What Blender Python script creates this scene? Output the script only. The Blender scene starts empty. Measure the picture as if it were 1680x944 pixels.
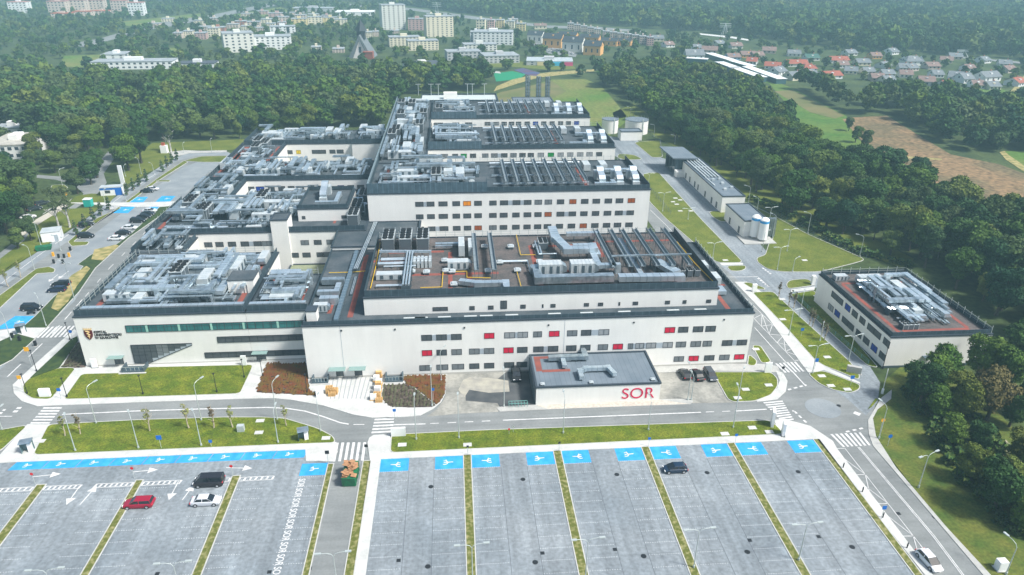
import bpy, math, random
import numpy as np
from mathutils import Vector, Matrix
R = math.radians
sc = bpy.context.scene
# ------------------------------------------------------------------ camera
FPX, YAW, PITCH, ROLL, CH = 1172.65, R(4.794), R(25.2775), R(.5108), 80.0
fw = np.array([math.sin(YAW)*math.cos(PITCH), math.cos(YAW)*math.cos(PITCH), -math.sin(PITCH)])
rt = np.array([math.cos(YAW), -math.sin(YAW), 0.0]); up = np.cross(rt, fw)
r2 = rt*math.cos(ROLL)+up*math.sin(ROLL); u2 = -rt*math.sin(ROLL)+up*math.cos(ROLL)
cam = bpy.data.cameras.new('camera'); co = bpy.data.objects.new('camera', cam); sc.collection.objects.link(co)
cam.sensor_width = 36; cam.lens = FPX/1680*36; cam.clip_start = .5; cam.clip_end = 12000
M4 = Matrix([[r2[i], u2[i], -fw[i], (0, 0, CH)[i]] for i in range(3)]+[[0, 0, 0, 1]])
co.matrix_world = M4; sc.camera = co
# ------------------------------------------------------------------ light
SUN_EL, SUN_AZ = 52, 118      # azimuth clockwise from +Y
w = bpy.data.worlds.new('World'); sc.world = w; w.use_nodes = True
nt = w.node_tree; bg = nt.nodes['Background']; sky = nt.nodes.new('ShaderNodeTexSky')
sky.sky_type = 'NISHITA'; sky.sun_disc = False; sky.sun_elevation = R(SUN_EL); sky.sun_rotation = R(SUN_AZ)
sky.air_density = 1.0; sky.dust_density = 4.0; sky.ozone_density = 1.0; sky.altitude = 200
nt.links.new(sky.outputs[0], bg.inputs[0]); bg.inputs[1].default_value = 0.092
sl = bpy.data.lights.new('sun', 'SUN'); sl.energy = 3.3; sl.angle = R(9); sl.color = (1, .99, .965)
so = bpy.data.objects.new('sun', sl); sc.collection.objects.link(so)
sd = Vector((math.sin(R(SUN_AZ))*math.cos(R(SUN_EL)), math.cos(R(SUN_AZ))*math.cos(R(SUN_EL)), math.sin(R(SUN_EL))))
so.rotation_euler = sd.to_track_quat('Z', 'Y').to_euler(); so.location = (60, -60, 200)
sc.view_settings.view_transform = 'Standard'; sc.view_settings.look = 'None'
sc.view_settings.exposure = 0.84; sc.view_settings.gamma = 1; sc.view_settings.use_curve_mapping = False
sc.cycles.volume_bounces = 0; sc.cycles.max_bounces = 5; sc.cycles.diffuse_bounces = 3; sc.cycles.glossy_bounces = 2
sc.cycles.transmission_bounces = 2; sc.cycles.transparent_max_bounces = 4
sc.cycles.use_denoising = True; sc.cycles.denoising_prefilter = 'ACCURATE'
# ------------------------------------------------------------------ helpers
def G(x, y, z=0.0):
    """photo pixel -> point of the level z"""
    d = fw*FPX+r2*(x-840)-u2*(y-472); t = (z-CH)/d[2]
    return (float(d[0]*t), float(d[1]*t))
def GP(l, z=0.0): return [G(a, b, z) for a, b in l]
def PJ(X, Y, Z):
    v = np.array([X, Y, Z-CH]); k = FPX/(v@fw); return (840+k*(v@r2), 472-k*(v@u2))
def PY(x, y, Y):
    d = fw*FPX+r2*(x-840)-u2*(y-472); t = Y/d[1]; return (float(d[0]*t), float(CH+d[2]*t))
def PX(x, y, X):
    d = fw*FPX+r2*(x-840)-u2*(y-472); t = X/d[0]; return (float(d[1]*t), float(CH+d[2]*t))
def XAT(px, Y, Z):
    a, b = -600.0, 900.0
    for _ in range(36):
        m = (a+b)/2
        if PJ(m, Y, Z)[0] < px: a = m
        else: b = m
    return a
def ZH(py, X, Y):
    a, b = 0.0, 200.0
    for _ in range(30):
        m = (a+b)/2
        if PJ(X, Y, m)[1] > py: a = m
        else: b = m
    return a
def C(*a):
    return a[0] if len(a) == 1 else a
MATS = {}
def mat(name, col, rough=.8, col2=None, scale=.5, amt=1.0, metal=0, detail=4, spec=.3, lo=.35, hi=.65, fine=None, extra=None, bump=0):
    if name in MATS: return MATS[name]
    m = bpy.data.materials.new(name); m.use_nodes = True; t = m.node_tree; b = t.nodes['Principled BSDF']
    b.inputs['Base Color'].default_value = (*col, 1); b.inputs['Roughness'].default_value = rough
    b.inputs['Metallic'].default_value = metal; b.inputs['Specular IOR Level'].default_value = spec
    if col2 is not None:
        tc = t.nodes.new('ShaderNodeTexCoord'); n = t.nodes.new('ShaderNodeTexNoise'); n.inputs['Scale'].default_value = scale
        n.inputs['Detail'].default_value = detail; t.links.new(tc.outputs['Object'], n.inputs['Vector'])
        r = t.nodes.new('ShaderNodeValToRGB'); r.color_ramp.elements[0].position = lo; r.color_ramp.elements[1].position = hi
        r.color_ramp.elements[0].color = (*col, 1); r.color_ramp.elements[1].color = (*col2, 1)
        t.links.new(n.outputs[0], r.inputs[0]); out = r.outputs[0]
        if fine:   # (scale, strength)
            n2 = t.nodes.new('ShaderNodeTexNoise'); n2.inputs['Scale'].default_value = fine[0]; n2.inputs['Detail'].default_value = 3
            t.links.new(tc.outputs['Object'], n2.inputs['Vector'])
            mr = t.nodes.new('ShaderNodeMapRange'); mr.inputs[1].default_value = .3; mr.inputs[2].default_value = .7
            mr.inputs[3].default_value = 1-fine[1]; mr.inputs[4].default_value = 1+fine[1]
            t.links.new(n2.outputs[0], mr.inputs[0])
            mx = t.nodes.new('ShaderNodeVectorMath'); mx.operation = 'MULTIPLY'
            t.links.new(out, mx.inputs[0]); t.links.new(mr.outputs[0], mx.inputs[1]); out = mx.outputs[0]
        if extra: out = extra(t, tc, out)
        t.links.new(out, b.inputs['Base Color'])
        if bump:
            bp = t.nodes.new('ShaderNodeBump'); bp.inputs['Strength'].default_value = bump
            t.links.new(n.outputs[0], bp.inputs['Height']); t.links.new(bp.outputs[0], b.inputs['Normal'])
    MATS[name] = m; return m
def lines(axis, freq, width, dark, strength=1):
    """thin darker joints across a surface (panel joints, paver courses)"""
    def f(t, tc, out):
        for ax in axis:
            s = t.nodes.new('ShaderNodeSeparateXYZ'); t.links.new(tc.outputs['Object'], s.inputs[0])
            mm = t.nodes.new('ShaderNodeMath'); mm.operation = 'MULTIPLY'; mm.inputs[1].default_value = freq
            t.links.new(s.outputs[ax], mm.inputs[0])
            fr = t.nodes.new('ShaderNodeMath'); fr.operation = 'FRACT'; t.links.new(mm.outputs[0], fr.inputs[0])
            lt = t.nodes.new('ShaderNodeMath'); lt.operation = 'LESS_THAN'; lt.inputs[1].default_value = width
            t.links.new(fr.outputs[0], lt.inputs[0])
            mr = t.nodes.new('ShaderNodeMapRange'); mr.inputs[3].default_value = 1; mr.inputs[4].default_value = dark
            t.links.new(lt.outputs[0], mr.inputs[0])
            mx = t.nodes.new('ShaderNodeVectorMath'); mx.operation = 'MULTIPLY'
            t.links.new(out, mx.inputs[0]); t.links.new(mr.outputs[0], mx.inputs[1]); out = mx.outputs[0]
        return out
    return f
def streaks(sc3, lo, hi, nxt=None, a=.35, b_=.65, det=5):
    """stretched noise that multiplies the colour: tyre tracks, dust, rain marks"""
    def f(t, tc, out):
        mp = t.nodes.new('ShaderNodeMapping'); mp.inputs['Scale'].default_value = sc3; t.links.new(tc.outputs['Object'], mp.inputs[0])
        n = t.nodes.new('ShaderNodeTexNoise'); n.inputs['Scale'].default_value = 1; n.inputs['Detail'].default_value = det; t.links.new(mp.outputs[0], n.inputs['Vector'])
        mr = t.nodes.new('ShaderNodeMapRange'); mr.inputs[1].default_value = a; mr.inputs[2].default_value = b_; mr.inputs[3].default_value = lo; mr.inputs[4].default_value = hi
        t.links.new(n.outputs[0], mr.inputs[0]); mx = t.nodes.new('ShaderNodeVectorMath'); mx.operation = 'MULTIPLY'
        t.links.new(out, mx.inputs[0]); t.links.new(mr.outputs[0], mx.inputs[1]); return nxt(t, tc, mx.outputs[0]) if nxt else mx.outputs[0]
    return f
class MB:
    def __init__(s): s.v = []; s.f = []; s.m = []
    def face(s, pts, mi=0):
        n = len(s.v); s.v += [tuple(p) for p in pts]; s.f.append(tuple(range(n, n+len(pts)))); s.m.append(mi)
    def hexa(s, p, mi=0):      # p: 4 bottom ccw + 4 top ccw
        n = len(s.v); s.v += [tuple(q) for q in p]
        for q in ((3, 2, 1, 0), (4, 5, 6, 7), (0, 1, 5, 4), (1, 2, 6, 5), (2, 3, 7, 6), (3, 0, 4, 7)):
            s.f.append(tuple(n+i for i in q)); s.m.append(mi)
    def box(s, x0, y0, z0, x1, y1, z1, mi=0):
        s.hexa([(x0, y0, z0), (x1, y0, z0), (x1, y1, z0), (x0, y1, z0), (x0, y0, z1), (x1, y0, z1), (x1, y1, z1), (x0, y1, z1)], mi)
    def beam(s, a, b, w, h, mi=0):     # rectangular bar from a to b, w across, h high, a/b on its bottom centre
        a = Vector(a); b = Vector(b); d = b-a; n = Vector((-d.y, d.x, 0))
        n = n.normalized()*w/2 if n.length > 1e-6 else Vector((w/2, 0, 0)); z = Vector((0, 0, h))
        s.hexa([a-n, b-n, b+n, a+n, a-n+z, b-n+z, b+n+z, a+n+z], mi)
    def prism(s, poly, z0, z1, mi=0, bottom=False):
        ar = sum(poly[i][0]*poly[(i+1) % len(poly)][1]-poly[(i+1) % len(poly)][0]*poly[i][1] for i in range(len(poly)))
        if ar < 0: poly = poly[::-1]
        k = len(poly); n = len(s.v); s.v += [(x, y, z0) for x, y in poly]+[(x, y, z1) for x, y in poly]
        s.f.append(tuple(range(n+k, n+2*k))); s.m.append(mi)
        for i in range(k):
            j = (i+1) % k; s.f.append((n+i, n+j, n+k+j, n+k+i)); s.m.append(mi)
    def cyl(s, x, y, z0, z1, r0, r1=None, n=12, mi=0):
        r1 = r0 if r1 is None else r1; b = len(s.v)
        for z, r in ((z0, r0), (z1, r1)):
            for i in range(n): s.v.append((x+r*math.cos(2*math.pi*i/n), y+r*math.sin(2*math.pi*i/n), z))
        for i in range(n):
            j = (i+1) % n; s.f.append((b+i, b+j, b+n+j, b+n+i)); s.m.append(mi)
        s.f.append(tuple(b+n+i for i in range(n))); s.m.append(mi)
        s.f.append(tuple(b+n-1-i for i in range(n))); s.m.append(mi)
    def tube(s, pts, r, n=6, mi=0):
        pts = [Vector(p) for p in pts]
        for a, b in zip(pts[:-1], pts[1:]):
            d = (b-a).normalized(); q = d.orthogonal().normalized(); p = d.cross(q); c = len(s.v)
            for o in (a, b):
                for i in range(n):
                    t = 2*math.pi*i/n; s.v.append(tuple(o+q*(r*math.cos(t))+p*(r*math.sin(t))))
            for i in range(n):
                j = (i+1) % n; s.f.append((c+i, c+j, c+n+j, c+n+i)); s.m.append(mi)
            s.f.append(tuple(c+n+i for i in range(n))); s.m.append(mi); s.f.append(tuple(c+n-1-i for i in range(n))); s.m.append(mi)
    def mesh(s, name, mats, smooth=False):
        me = bpy.data.meshes.new(name); me.from_pydata(s.v, [], s.f)
        for m in (mats if isinstance(mats, (list, tuple)) else [mats]): me.materials.append(m)
        me.polygons.foreach_set('material_index', s.m)
        if smooth: me.polygons.foreach_set('use_smooth', [True]*len(s.f))
        me.update(); return me
    def build(s, name, mats, parent=None, loc=None, smooth=False):
        o = bpy.data.objects.new(name, s.mesh(name, mats, smooth)); sc.collection.objects.link(o)
        if parent is not None: o.parent = parent
        if loc is not None: o.location = loc
        return o
def tag(o, label=None, cat=None, group=None, kind=None):
    if label: o['label'] = label
    if cat: o['category'] = cat
    if group: o['group'] = group
    if kind: o['kind'] = kind
    return o
def struct(name, mb, m, label=None, kind='structure', loc=None):
    return tag(mb.build(name, m, None, loc), label, name.replace('_', ' '), None, kind)
def empty(name, loc=(0, 0, 0), rz=0, label=None, cat=None, group=None):
    o = bpy.data.objects.new(name, None); sc.collection.objects.link(o); o.location = loc; o.rotation_euler = (0, 0, rz)
    o.empty_display_size = .5
    return tag(o, label, cat, group)
def tree_copy(o, parent=None, children=None):
    c = o.copy(); sc.collection.objects.link(c)
    if parent is not None: c.parent = parent
    for ch in list(o.children): tree_copy(ch, c)
    return c
def dup(o, loc, rz=0, label=None, cat=None, group=None, scale=None):
    c = tree_copy(o); c.location = loc; c.rotation_euler = (0, 0, rz)
    if scale: c.scale = scale
    return tag(c, label, cat, group)
def fillet(poly, r=1.5, only=None):
    out = []; n = len(poly)
    for i in range(n):
        p = Vector(poly[i]); a = Vector(poly[i-1]); b = Vector(poly[(i+1) % n]); da = a-p; db = b-p
        k = min(r, da.length*.45, db.length*.45)
        if k < .05: out.append(tuple(p)); continue
        s = p+da.normalized()*k; e = p+db.normalized()*k
        for t in (0, .25, .5, .75, 1): out.append(tuple(s*(1-t)**2+p*(2*t*(1-t))+e*t*t))
    return out
def ccw(poly):
    ar = sum(poly[i][0]*poly[(i+1) % len(poly)][1]-poly[(i+1) % len(poly)][0]*poly[i][1] for i in range(len(poly)))
    return poly if ar > 0 else poly[::-1]
def offset(poly, d):
    poly = ccw(poly); n = len(poly); out = []
    for i in range(n):
        p = Vector(poly[i]); a = (p-Vector(poly[i-1])); b = (Vector(poly[(i+1) % n])-p)
        if a.length < 1e-5: a = b
        if b.length < 1e-5: b = a
        a.normalize(); b.normalize(); na = Vector((a.y, -a.x)); nb = Vector((b.y, -b.x)); m = na+nb
        if m.length < .3: m = na
        m.normalize(); out.append(tuple(p+m*d/max(.5, m.dot(na))))
    return out
def inpoly(x, y, poly):
    c = False; j = len(poly)-1
    for i in range(len(poly)):
        xi, yi = poly[i]; xj, yj = poly[j]
        if (yi > y) != (yj > y) and x < (xj-xi)*(y-yi)/(yj-yi)+xi: c = not c
        j = i
    return c
# ------------------------------------------------------------------ materials
m_ground = mat('ground grass', (.030, .052, .016), .95, (.060, .085, .022), .05, detail=8, fine=(.6, .35))
m_lawn = mat('lawn', (.078, .118, .007), .95, (.150, .170, .014), .35, detail=10, lo=.38, hi=.68, fine=(4, .45), extra=streaks((.08, .7, 1), .90, 1.08, streaks((.5, .5, 1), 1.0, 1.35, None, .62, .8)))
m_lawn2 = mat('back lawn', (.085, .115, .014), .95, (.135, .155, .024), .2, detail=8, fine=(3, .3))
m_strip = mat('strip grass', (.10, .115, .02), .95, (.33, .30, .14), 1.6, detail=8, lo=.45, hi=.75)
m_meadow = mat('meadow', (.075, .15, .018), .95, (.16, .17, .045), .03, detail=8, fine=(.5, .3))
m_brown = mat('stubble', (.215, .140, .070), .95, (.135, .105, .052), .05, detail=12, lo=.42, hi=.6, fine=(.5, .55))
m_asph = mat('asphalt', (.175, .187, .185), .9, (.230, .242, .236), .12, detail=8, fine=(2.5, .08), extra=streaks((.05, .9, 1), .90, 1.06, streaks((.3, .3, 1), 1.0, .8, None, .64, .76)))
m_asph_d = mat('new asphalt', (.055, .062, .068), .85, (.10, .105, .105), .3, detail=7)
m_asph_m = mat('worn yard', (.20, .20, .18), .9, (.34, .33, .29), .25, detail=8, fine=(1.5, .15))
m_pave = mat('block paving', (.195, .225, .245), .9, (.270, .296, .310), .07, detail=10, lo=.34, hi=.72, fine=(1.7, .20), extra=streaks((.75, .035, 1), .86, 1.10, streaks((.13, .11, 1), .92, 1.28, streaks((.35, .4, 1), 1.0, .84, lines((0, 1), 1/1.25, .06, .92), .66, .8), .52, .8)))
m_pave2 = mat('grey block paving', (.20, .225, .24), .9, (.26, .285, .295), .2, detail=7, fine=(3, .08))
m_walk = mat('pale flags', (.46, .465, .44), .9, (.56, .56, .53), .4, detail=6, fine=(3, .06), extra=lines((0, 1), 1/.8, .07, .95))
m_walkg = mat('grey flags', (.36, .36, .34), .9, (.44, .44, .41), .4, detail=6, fine=(3, .08))
m_kerb = mat('kerb stone', (.50, .50, .47), .85, (.42, .42, .40), 1)
m_white = mat('road paint', (.68, .68, .66), .7, (.50, .50, .49), 1.5, detail=6)
m_dot = mat('pale paver dots', (.50, .53, .54), .8)
m_blue = mat('blue stall paint', (.022, .30, .66), .75, (.05, .35, .68), .8, detail=7, extra=streaks((.8, .25, 1), .86, 1.06, streaks((3, 3, 1), 1, .7, None, .6, .8)))
m_wall = mat('cream render', (.76, .75, .705), .85, (.80, .79, .745), .15, detail=6, extra=streaks((.5, .5, .10), .965, 1.01, streaks((2.2, 2.2, .4), .985, 1.01, lines((2,), 1/1.1, .04, .97))))
m_wallw = mat('white render', (.74, .73, .69), .85, (.80, .79, .75), .2)
m_roof = mat('bitumen roof', (.040, .058, .070), .85, (.085, .100, .110), .18, detail=8, fine=(2, .15))
m_roof_l = mat('felt roof', (.125, .16, .19), .8, (.16, .195, .225), .3, detail=6, extra=lines((0,), 1/1.0, .10, .8))
m_roofp = mat("worn grey roof", (.070, .070, .068), .85, (.125, .105, .098), .25, detail=9, fine=(2, .2))
m_red = mat('red walkway', (.27, .075, .055), .85, (.19, .065, .052), .6, detail=7)
m_mesh = mat('dark screen', (.028, .050, .066), .6, (.045, .072, .090), .8, detail=5, extra=lines((0, 1), 1/1.4, .08, 1.7))
m_cap = mat('dark coping', (.04, .055, .07), .5)
m_galv = mat('galvanised sheet', (.47, .54, .57), .34, (.28, .35, .39), .5, metal=.7, detail=6, fine=(1.2, .2))
m_galv2 = mat('bright sheet', (.66, .74, .78), .36, (.48, .58, .63), .4, metal=.7, detail=5)
m_steel = mat('dark steel', (.10, .14, .165), .5, metal=.4)
m_beam = mat('galvanised grating', (.22, .27, .29), .5, (.30, .35, .37), 1.2, metal=.4)
m_unit = mat('unit casing', (.56, .60, .60), .5, (.44, .50, .52), .5, metal=.25)
m_black = mat('black rubber', (.012, .014, .016), .6)
m_yel = mat('yellow pipe', (.62, .40, .02), .5)
m_pole = mat('galvanised pole', (.48, .53, .51), .45, metal=.3)
m_blk_pole = mat('black pole', (.02, .022, .025), .5)
m_glass = mat('window glass', (.030, .045, .055), .12, (.06, .08, .09), .7, spec=.6)
m_glassb = mat('tinted glass', (.012, .016, .02), .1, spec=.7)
m_teal = mat('teal glazing', (.012, .10, .10), .15, (.03, .19, .18), .35, spec=.6, extra=lines((0,), 1/1.5, .04, .4))
m_blindd = mat('closed dark blind', (.075, .09, .10), .6, (.10, .115, .125), 1, extra=lines((2,), 9, .3, .55))
m_blindl = mat('closed grey blind', (.27, .29, .30), .6, (.33, .35, .36), 1, extra=lines((2,), 9, .25, .8))
m_blindm = mat('half closed blind', (.16, .18, .19), .6, (.20, .22, .23), 1, extra=lines((2,), 9, .25, .7))
m_wred = mat('red blind', (.62, .008, .05), .6); m_wor = mat('orange blind', (.85, .28, .01), .6); m_wdo = mat('rust blind', (.36, .09, .025), .6)
m_wbl = mat('blue blind', (.01, .05, .32), .6); m_wgr = mat('green blind', (.01, .25, .05), .6); m_wye = mat('yellow blind', (.75, .55, .02), .6)
m_wpa = mat('grey panel', (.36, .41, .45), .6)
m_frame = mat('dark frame', (.03, .035, .04), .5)
m_bark = mat('bark', (.10, .085, .065), .9, (.05, .042, .035), 3)
m_birch = mat('birch bark', (.55, .54, .50), .9, (.25, .24, .22), 2)
m_mulch = mat('mulch bed', (.045, .032, .026), .95, (.13, .10, .08), 1.2, detail=6, lo=.45, hi=.6)
m_plantr = mat('rust ground cover', (.14, .042, .016), .9, (.11, .075, .015), .8, detail=6)
m_plantg = mat('grey green ground cover', (.10, .11, .055), .9, (.065, .05, .035), .8, detail=6)
m_dryg = mat('dry grass', (.42, .34, .15), .95, (.17, .17, .05), .5, detail=8)
m_hedge = mat('low dark cover', (.025, .05, .018), .95, (.05, .08, .02), .8, detail=7)
m_pallet = mat('pallet wood', (.62, .40, .17), .8, (.50, .30, .11), 2)
def foliage(name, attr, stops):
    m = bpy.data.materials.new(name); m.use_nodes = True; t = m.node_tree; b = t.nodes['Principled BSDF']
    b.inputs['Roughness'].default_value = .75; b.inputs['Specular IOR Level'].default_value = .18
    r = t.nodes.new('ShaderNodeValToRGB')
    if attr:
        a = t.nodes.new('ShaderNodeAttribute'); a.attribute_name = 'tint'; src = a.outputs['Fac']
    else:
        a = t.nodes.new('ShaderNodeObjectInfo'); src = a.outputs['Random']
    e = r.color_ramp.elements; e[0].position = 0; e[0].color = (*stops[0], 1); e[1].position = 1; e[1].color = (*stops[-1], 1)
    for i, c in enumerate(stops[1:-1]): q = e.new((i+1)/(len(stops)-1)); q.color = (*c, 1)
    g = t.nodes.new('ShaderNodeNewGeometry'); n = t.nodes.new('ShaderNodeTexNoise'); n.inputs['Scale'].default_value = .45; n.inputs['Detail'].default_value = 5
    t.links.new(g.outputs['Position'], n.inputs['Vector'])
    mr = t.nodes.new('ShaderNodeMapRange'); mr.inputs[1].default_value = .3; mr.inputs[2].default_value = .7; mr.inputs[3].default_value = .6; mr.inputs[4].default_value = 1.5
    mx = t.nodes.new('ShaderNodeVectorMath'); mx.operation = 'MULTIPLY'
    t.links.new(src, r.inputs[0]); t.links.new(n.outputs[0], mr.inputs[0]); t.links.new(r.outputs[0], mx.inputs[0]); t.links.new(mr.outputs[0], mx.inputs[1])
    t.links.new(mx.outputs[0], b.inputs['Base Color']); return m
DARKG = [(.018, .054, .014), (.045, .098, .014), (.068, .122, .015), (.015, .054, .022), (.115, .145, .026), (.034, .082, .016), (.022, .062, .014), (.070, .100, .036), (.088, .140, .014)]
m_leaf = foliage('leaves', False, DARKG); m_leafm = foliage('wood leaves', True, DARKG)
m_leafy = foliage('yellow leaves', False, [(.085, .115, .018), (.11, .125, .02)])
m_leafr = foliage('rusty leaves', False, [(.085, .078, .028), (.10, .085, .03)])
# ------------------------------------------------------------------ terrain
def gz(x, y):
    d = math.hypot(x, y); t = min(1, max(0, (d-1350)/2600)); t = t*t*(3-2*t)
    return t*110*min(1, max(.25, (x+900)/1200))
xs = sorted(set([-5200, -3600, -2400, -1600, -900, -400, 0, 400, 800, 1200, 1600, 2000, 2600, 3400, 4300, 5200]))
ys = [-700, 0, 400, 800, 1200, 1500, 1800, 2100, 2500, 3000, 3600, 4200, 5200]
me = bpy.data.meshes.new('ground'); V = [(x, y, gz(x, y)-.06) for y in ys for x in xs]; nx = len(xs)
me.from_pydata(V, [], [(j*nx+i, j*nx+i+1, (j+1)*nx+i+1, (j+1)*nx+i) for j in range(len(ys)-1) for i in range(nx-1)])
me.materials.append(m_ground); me.polygons.foreach_set('use_smooth', [True]*len(me.polygons))
o = bpy.data.objects.new('ground', me); sc.collection.objects.link(o); tag(o, 'rough green ground reaching to the wooded hills', 'ground', kind='structure')
hz = MB(); hz.box(-5300, -800, -30, 5300, 5300, 175)
mh = bpy.data.materials.new('haze'); mh.use_nodes = True; t = mh.node_tree; t.nodes.remove(t.nodes['Principled BSDF'])
pv = t.nodes.new('ShaderNodeVolumePrincipled'); pv.inputs['Color'].default_value = (.52, .90, 1.0, 1); pv.inputs['Density'].default_value = .00040
pv.inputs['Anisotropy'].default_value = 0
t.links.new(pv.outputs[0], t.nodes['Material Output'].inputs['Volume'])
o = struct('haze', hz, mh, 'pale blue haze over the far woods', 'stuff')
# ------------------------------------------------------------------ paving, roads, lawns
POLYS = []
def sheet(name, poly, z, m, label=None, kind='structure', px=True):
    p = GP(poly) if px else poly
    if name != 'verge': POLYS.append(p)
    b = MB(); b.prism(p, -.05, z); return struct(name, b, m, label, kind)
def lawn(poly, name='lawn', m=None, r=1.0, px=True, z=.13, label=None, kerb=True):
    p = GP(poly, .1) if px else poly; p = ccw(fillet(p, r)) if r else ccw(p)
    b = MB(); b.prism(p, 0, z); o = struct(name, b, m or m_lawn, label or 'short green lawn with a pale kerb')
    if kerb:
        q = offset(p, .16); k = MB(); n = len(p)
        for i in range(n):
            j = (i+1) % n
            k.face([(*p[i], z+.012), (*q[i], z+.012), (*q[j], z+.012), (*p[j], z+.012)])
            k.face([(*q[i], 0), (*q[j], 0), (*q[j], z+.012), (*q[i], z+.012)])
            k.face([(*p[j], z-.02), (*p[i], z-.02), (*p[i], z+.012), (*p[j], z+.012)])
        k.build('kerb', m_kerb, o)
    return o
sheet('road', [(-300, 1100), (-300, 560), (20, 560), (130, 520), (200, 500), (500, 600), (1250, 590), (1290, 600), (1330, 600), (1400, 640), (1441, 655), (1430, 680), (1424, 690), (1435, 720), (1470, 770), (1560, 878), (1660, 1000), (1800, 1200)], .012, m_asph, 'grey asphalt road and junction in front of the hospital')
# left side
sheet('car_park', [(-300, 560), (-160, 500), (0, 452), (52, 420), (127, 370), (193, 321), (250, 282), (280, 262), (310, 251), (372, 249), (400, 262), (400, 300), (330, 330), (200, 440), (150, 500), (135, 520), (60, 590), (-40, 650)], .018, m_pave2, 'grey paved car park beside the left wing')
sheet('side_road', [(0, 607), (54, 556), (122, 495), (155, 441), (210, 392), (289, 337), (330, 293), (372, 262), (420, 262), (330, 350), (150, 530), (124, 545), (47, 605), (22, 630), (-40, 660), (-160, 740), (-200, 700)], .030, m_asph, 'asphalt road running between planted bed and left wing')
sheet('boundary_road', [(-200, 590), (-10, 481), (60, 432), (135, 380), (200, 330), (262, 284), (290, 265), (320, 256), (372, 255), (372, 262), (330, 264), (300, 275), (280, 289), (215, 338), (150, 388), (80, 438), (0, 497), (-200, 620)], .034, m_asph, 'narrow asphalt lane along the far side of left car park')
# right side service yard
sheet('service_road', [(1000, 224), (1045, 230), (1072, 255), (1095, 262), (1150, 300), (1200, 350), (1260, 415), (1350, 440), (1345, 470), (1320, 480), (1420, 590), (1444, 628), (1440, 660), (1421, 682), (1390, 655), (1340, 620), (1240, 520), (1170, 440), (1130, 390), (1050, 330), (1030, 270), (1000, 250)], .020, m_pave, 'pale block paved service road on the right of the hospital')
sheet('delivery_road', [(72.8, 259), (63, 240), (62, 116.5), (71, 116.5), G(1326, 600), G(1300, 570), G(1262, 520), G(1218, 466), G(1160, 418), G(1092, 360)], .036, m_asph, 'asphalt delivery road behind the right wing', px=False)
sheet('pavement', [(1205, 463), (1225, 463), (1250, 480), (1337, 591), (1352, 601), (1411, 628), (1411, 631), (1351, 608), (1326, 612), (1311, 592), (1255, 515)], .10, m_walk, 'pale pavement strip between zigzag lines and lawn')
sheet('pavement', [(1424, 690), (1445, 654), (1463, 640), (1462, 655), (1440, 672), (1432, 687), (1437, 716), (1470, 768), (1553, 866), (1640, 960), (1700, 1030), (1690, 1040), (1616, 948), (1432, 732), (1425, 712)], .10, m_walkg, 'grey pavement edging the right road')
# front pavements
sheet('pavement', [(21, 632), (50, 605), (122, 541), (128, 545), (145, 602), (300, 596), (440, 588), (505, 590), (508, 617), (640, 611), (760, 606), (729, 616), (731, 646), (724, 660), (711, 671), (690, 682), (675, 684), (610, 686), (580, 681), (530, 666), (480, 657), (450, 654), (395, 655), (220, 661), (61, 667), (36, 659), (23, 646)], .10, m_walk, 'wide pale forecourt paving in front of the hospital')
sheet('yard', [(729, 606), (820, 602), (880, 600), (882, 668), (822, 668), (817, 676), (755, 679), (700, 684), (715, 673), (727, 658), (732, 646)], .026, m_asph_m, 'worn ambulance yard with sand stains')
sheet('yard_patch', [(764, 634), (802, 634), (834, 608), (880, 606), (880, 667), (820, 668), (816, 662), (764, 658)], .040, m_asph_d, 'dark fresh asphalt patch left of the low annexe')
sheet('yard', [(1070, 600), (1165, 606), (1180, 622), (1203, 661), (1140, 662), (1082, 658)], .026, m_asph_m, 'worn asphalt yard right of the low annexe')
sheet('pavement', [(1060, 597), (1260, 598), (1276, 602), (1280, 612), (1265, 611), (1170, 609), (1080, 612)], .10, m_walkg, 'grey footpath along the foot of right wing')
sheet('pavement', [(815, 670), (822, 668), (877, 665), (1082, 656), (1134, 655), (1137, 660), (1132, 664), (900, 672.5), (820, 676)], .11, m_walkg, 'narrow kerbed footway in front of low annexe')
sheet('pavement', [(1237, 650), (1242, 660), (1275, 656), (1289, 643), (1292, 626), (1284, 612), (1273, 609), (1279, 625), (1275, 638), (1262, 647)], .105, m_walk, 'curved pale pavement at the junction')
sheet('pavement', [(45, 697), (83, 697), (55, 746), (493, 728), (552, 726), (554, 742), (546, 758), (502, 757), (501, 738.3), (20, 759.3), (-120, 766), (-120, 754), (0, 747)], .10, m_walk, 'pale footpath along the accessible bays')
sheet('pavement', [(603, 727), (606, 719), (613, 714.5), (643, 713), (641, 743), (1283, 713.5), (1269, 690), (1286, 688), (1330, 700), (1366, 724), (1374, 738), (1548, 968), (1536, 968), (1341, 721.5), (1330, 721.5), (625, 754.2), (600, 944), (592, 1010), (572, 1010), (580, 944), (607, 757)], .10, m_walk, 'pale footpath along the top of main car park')
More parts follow.
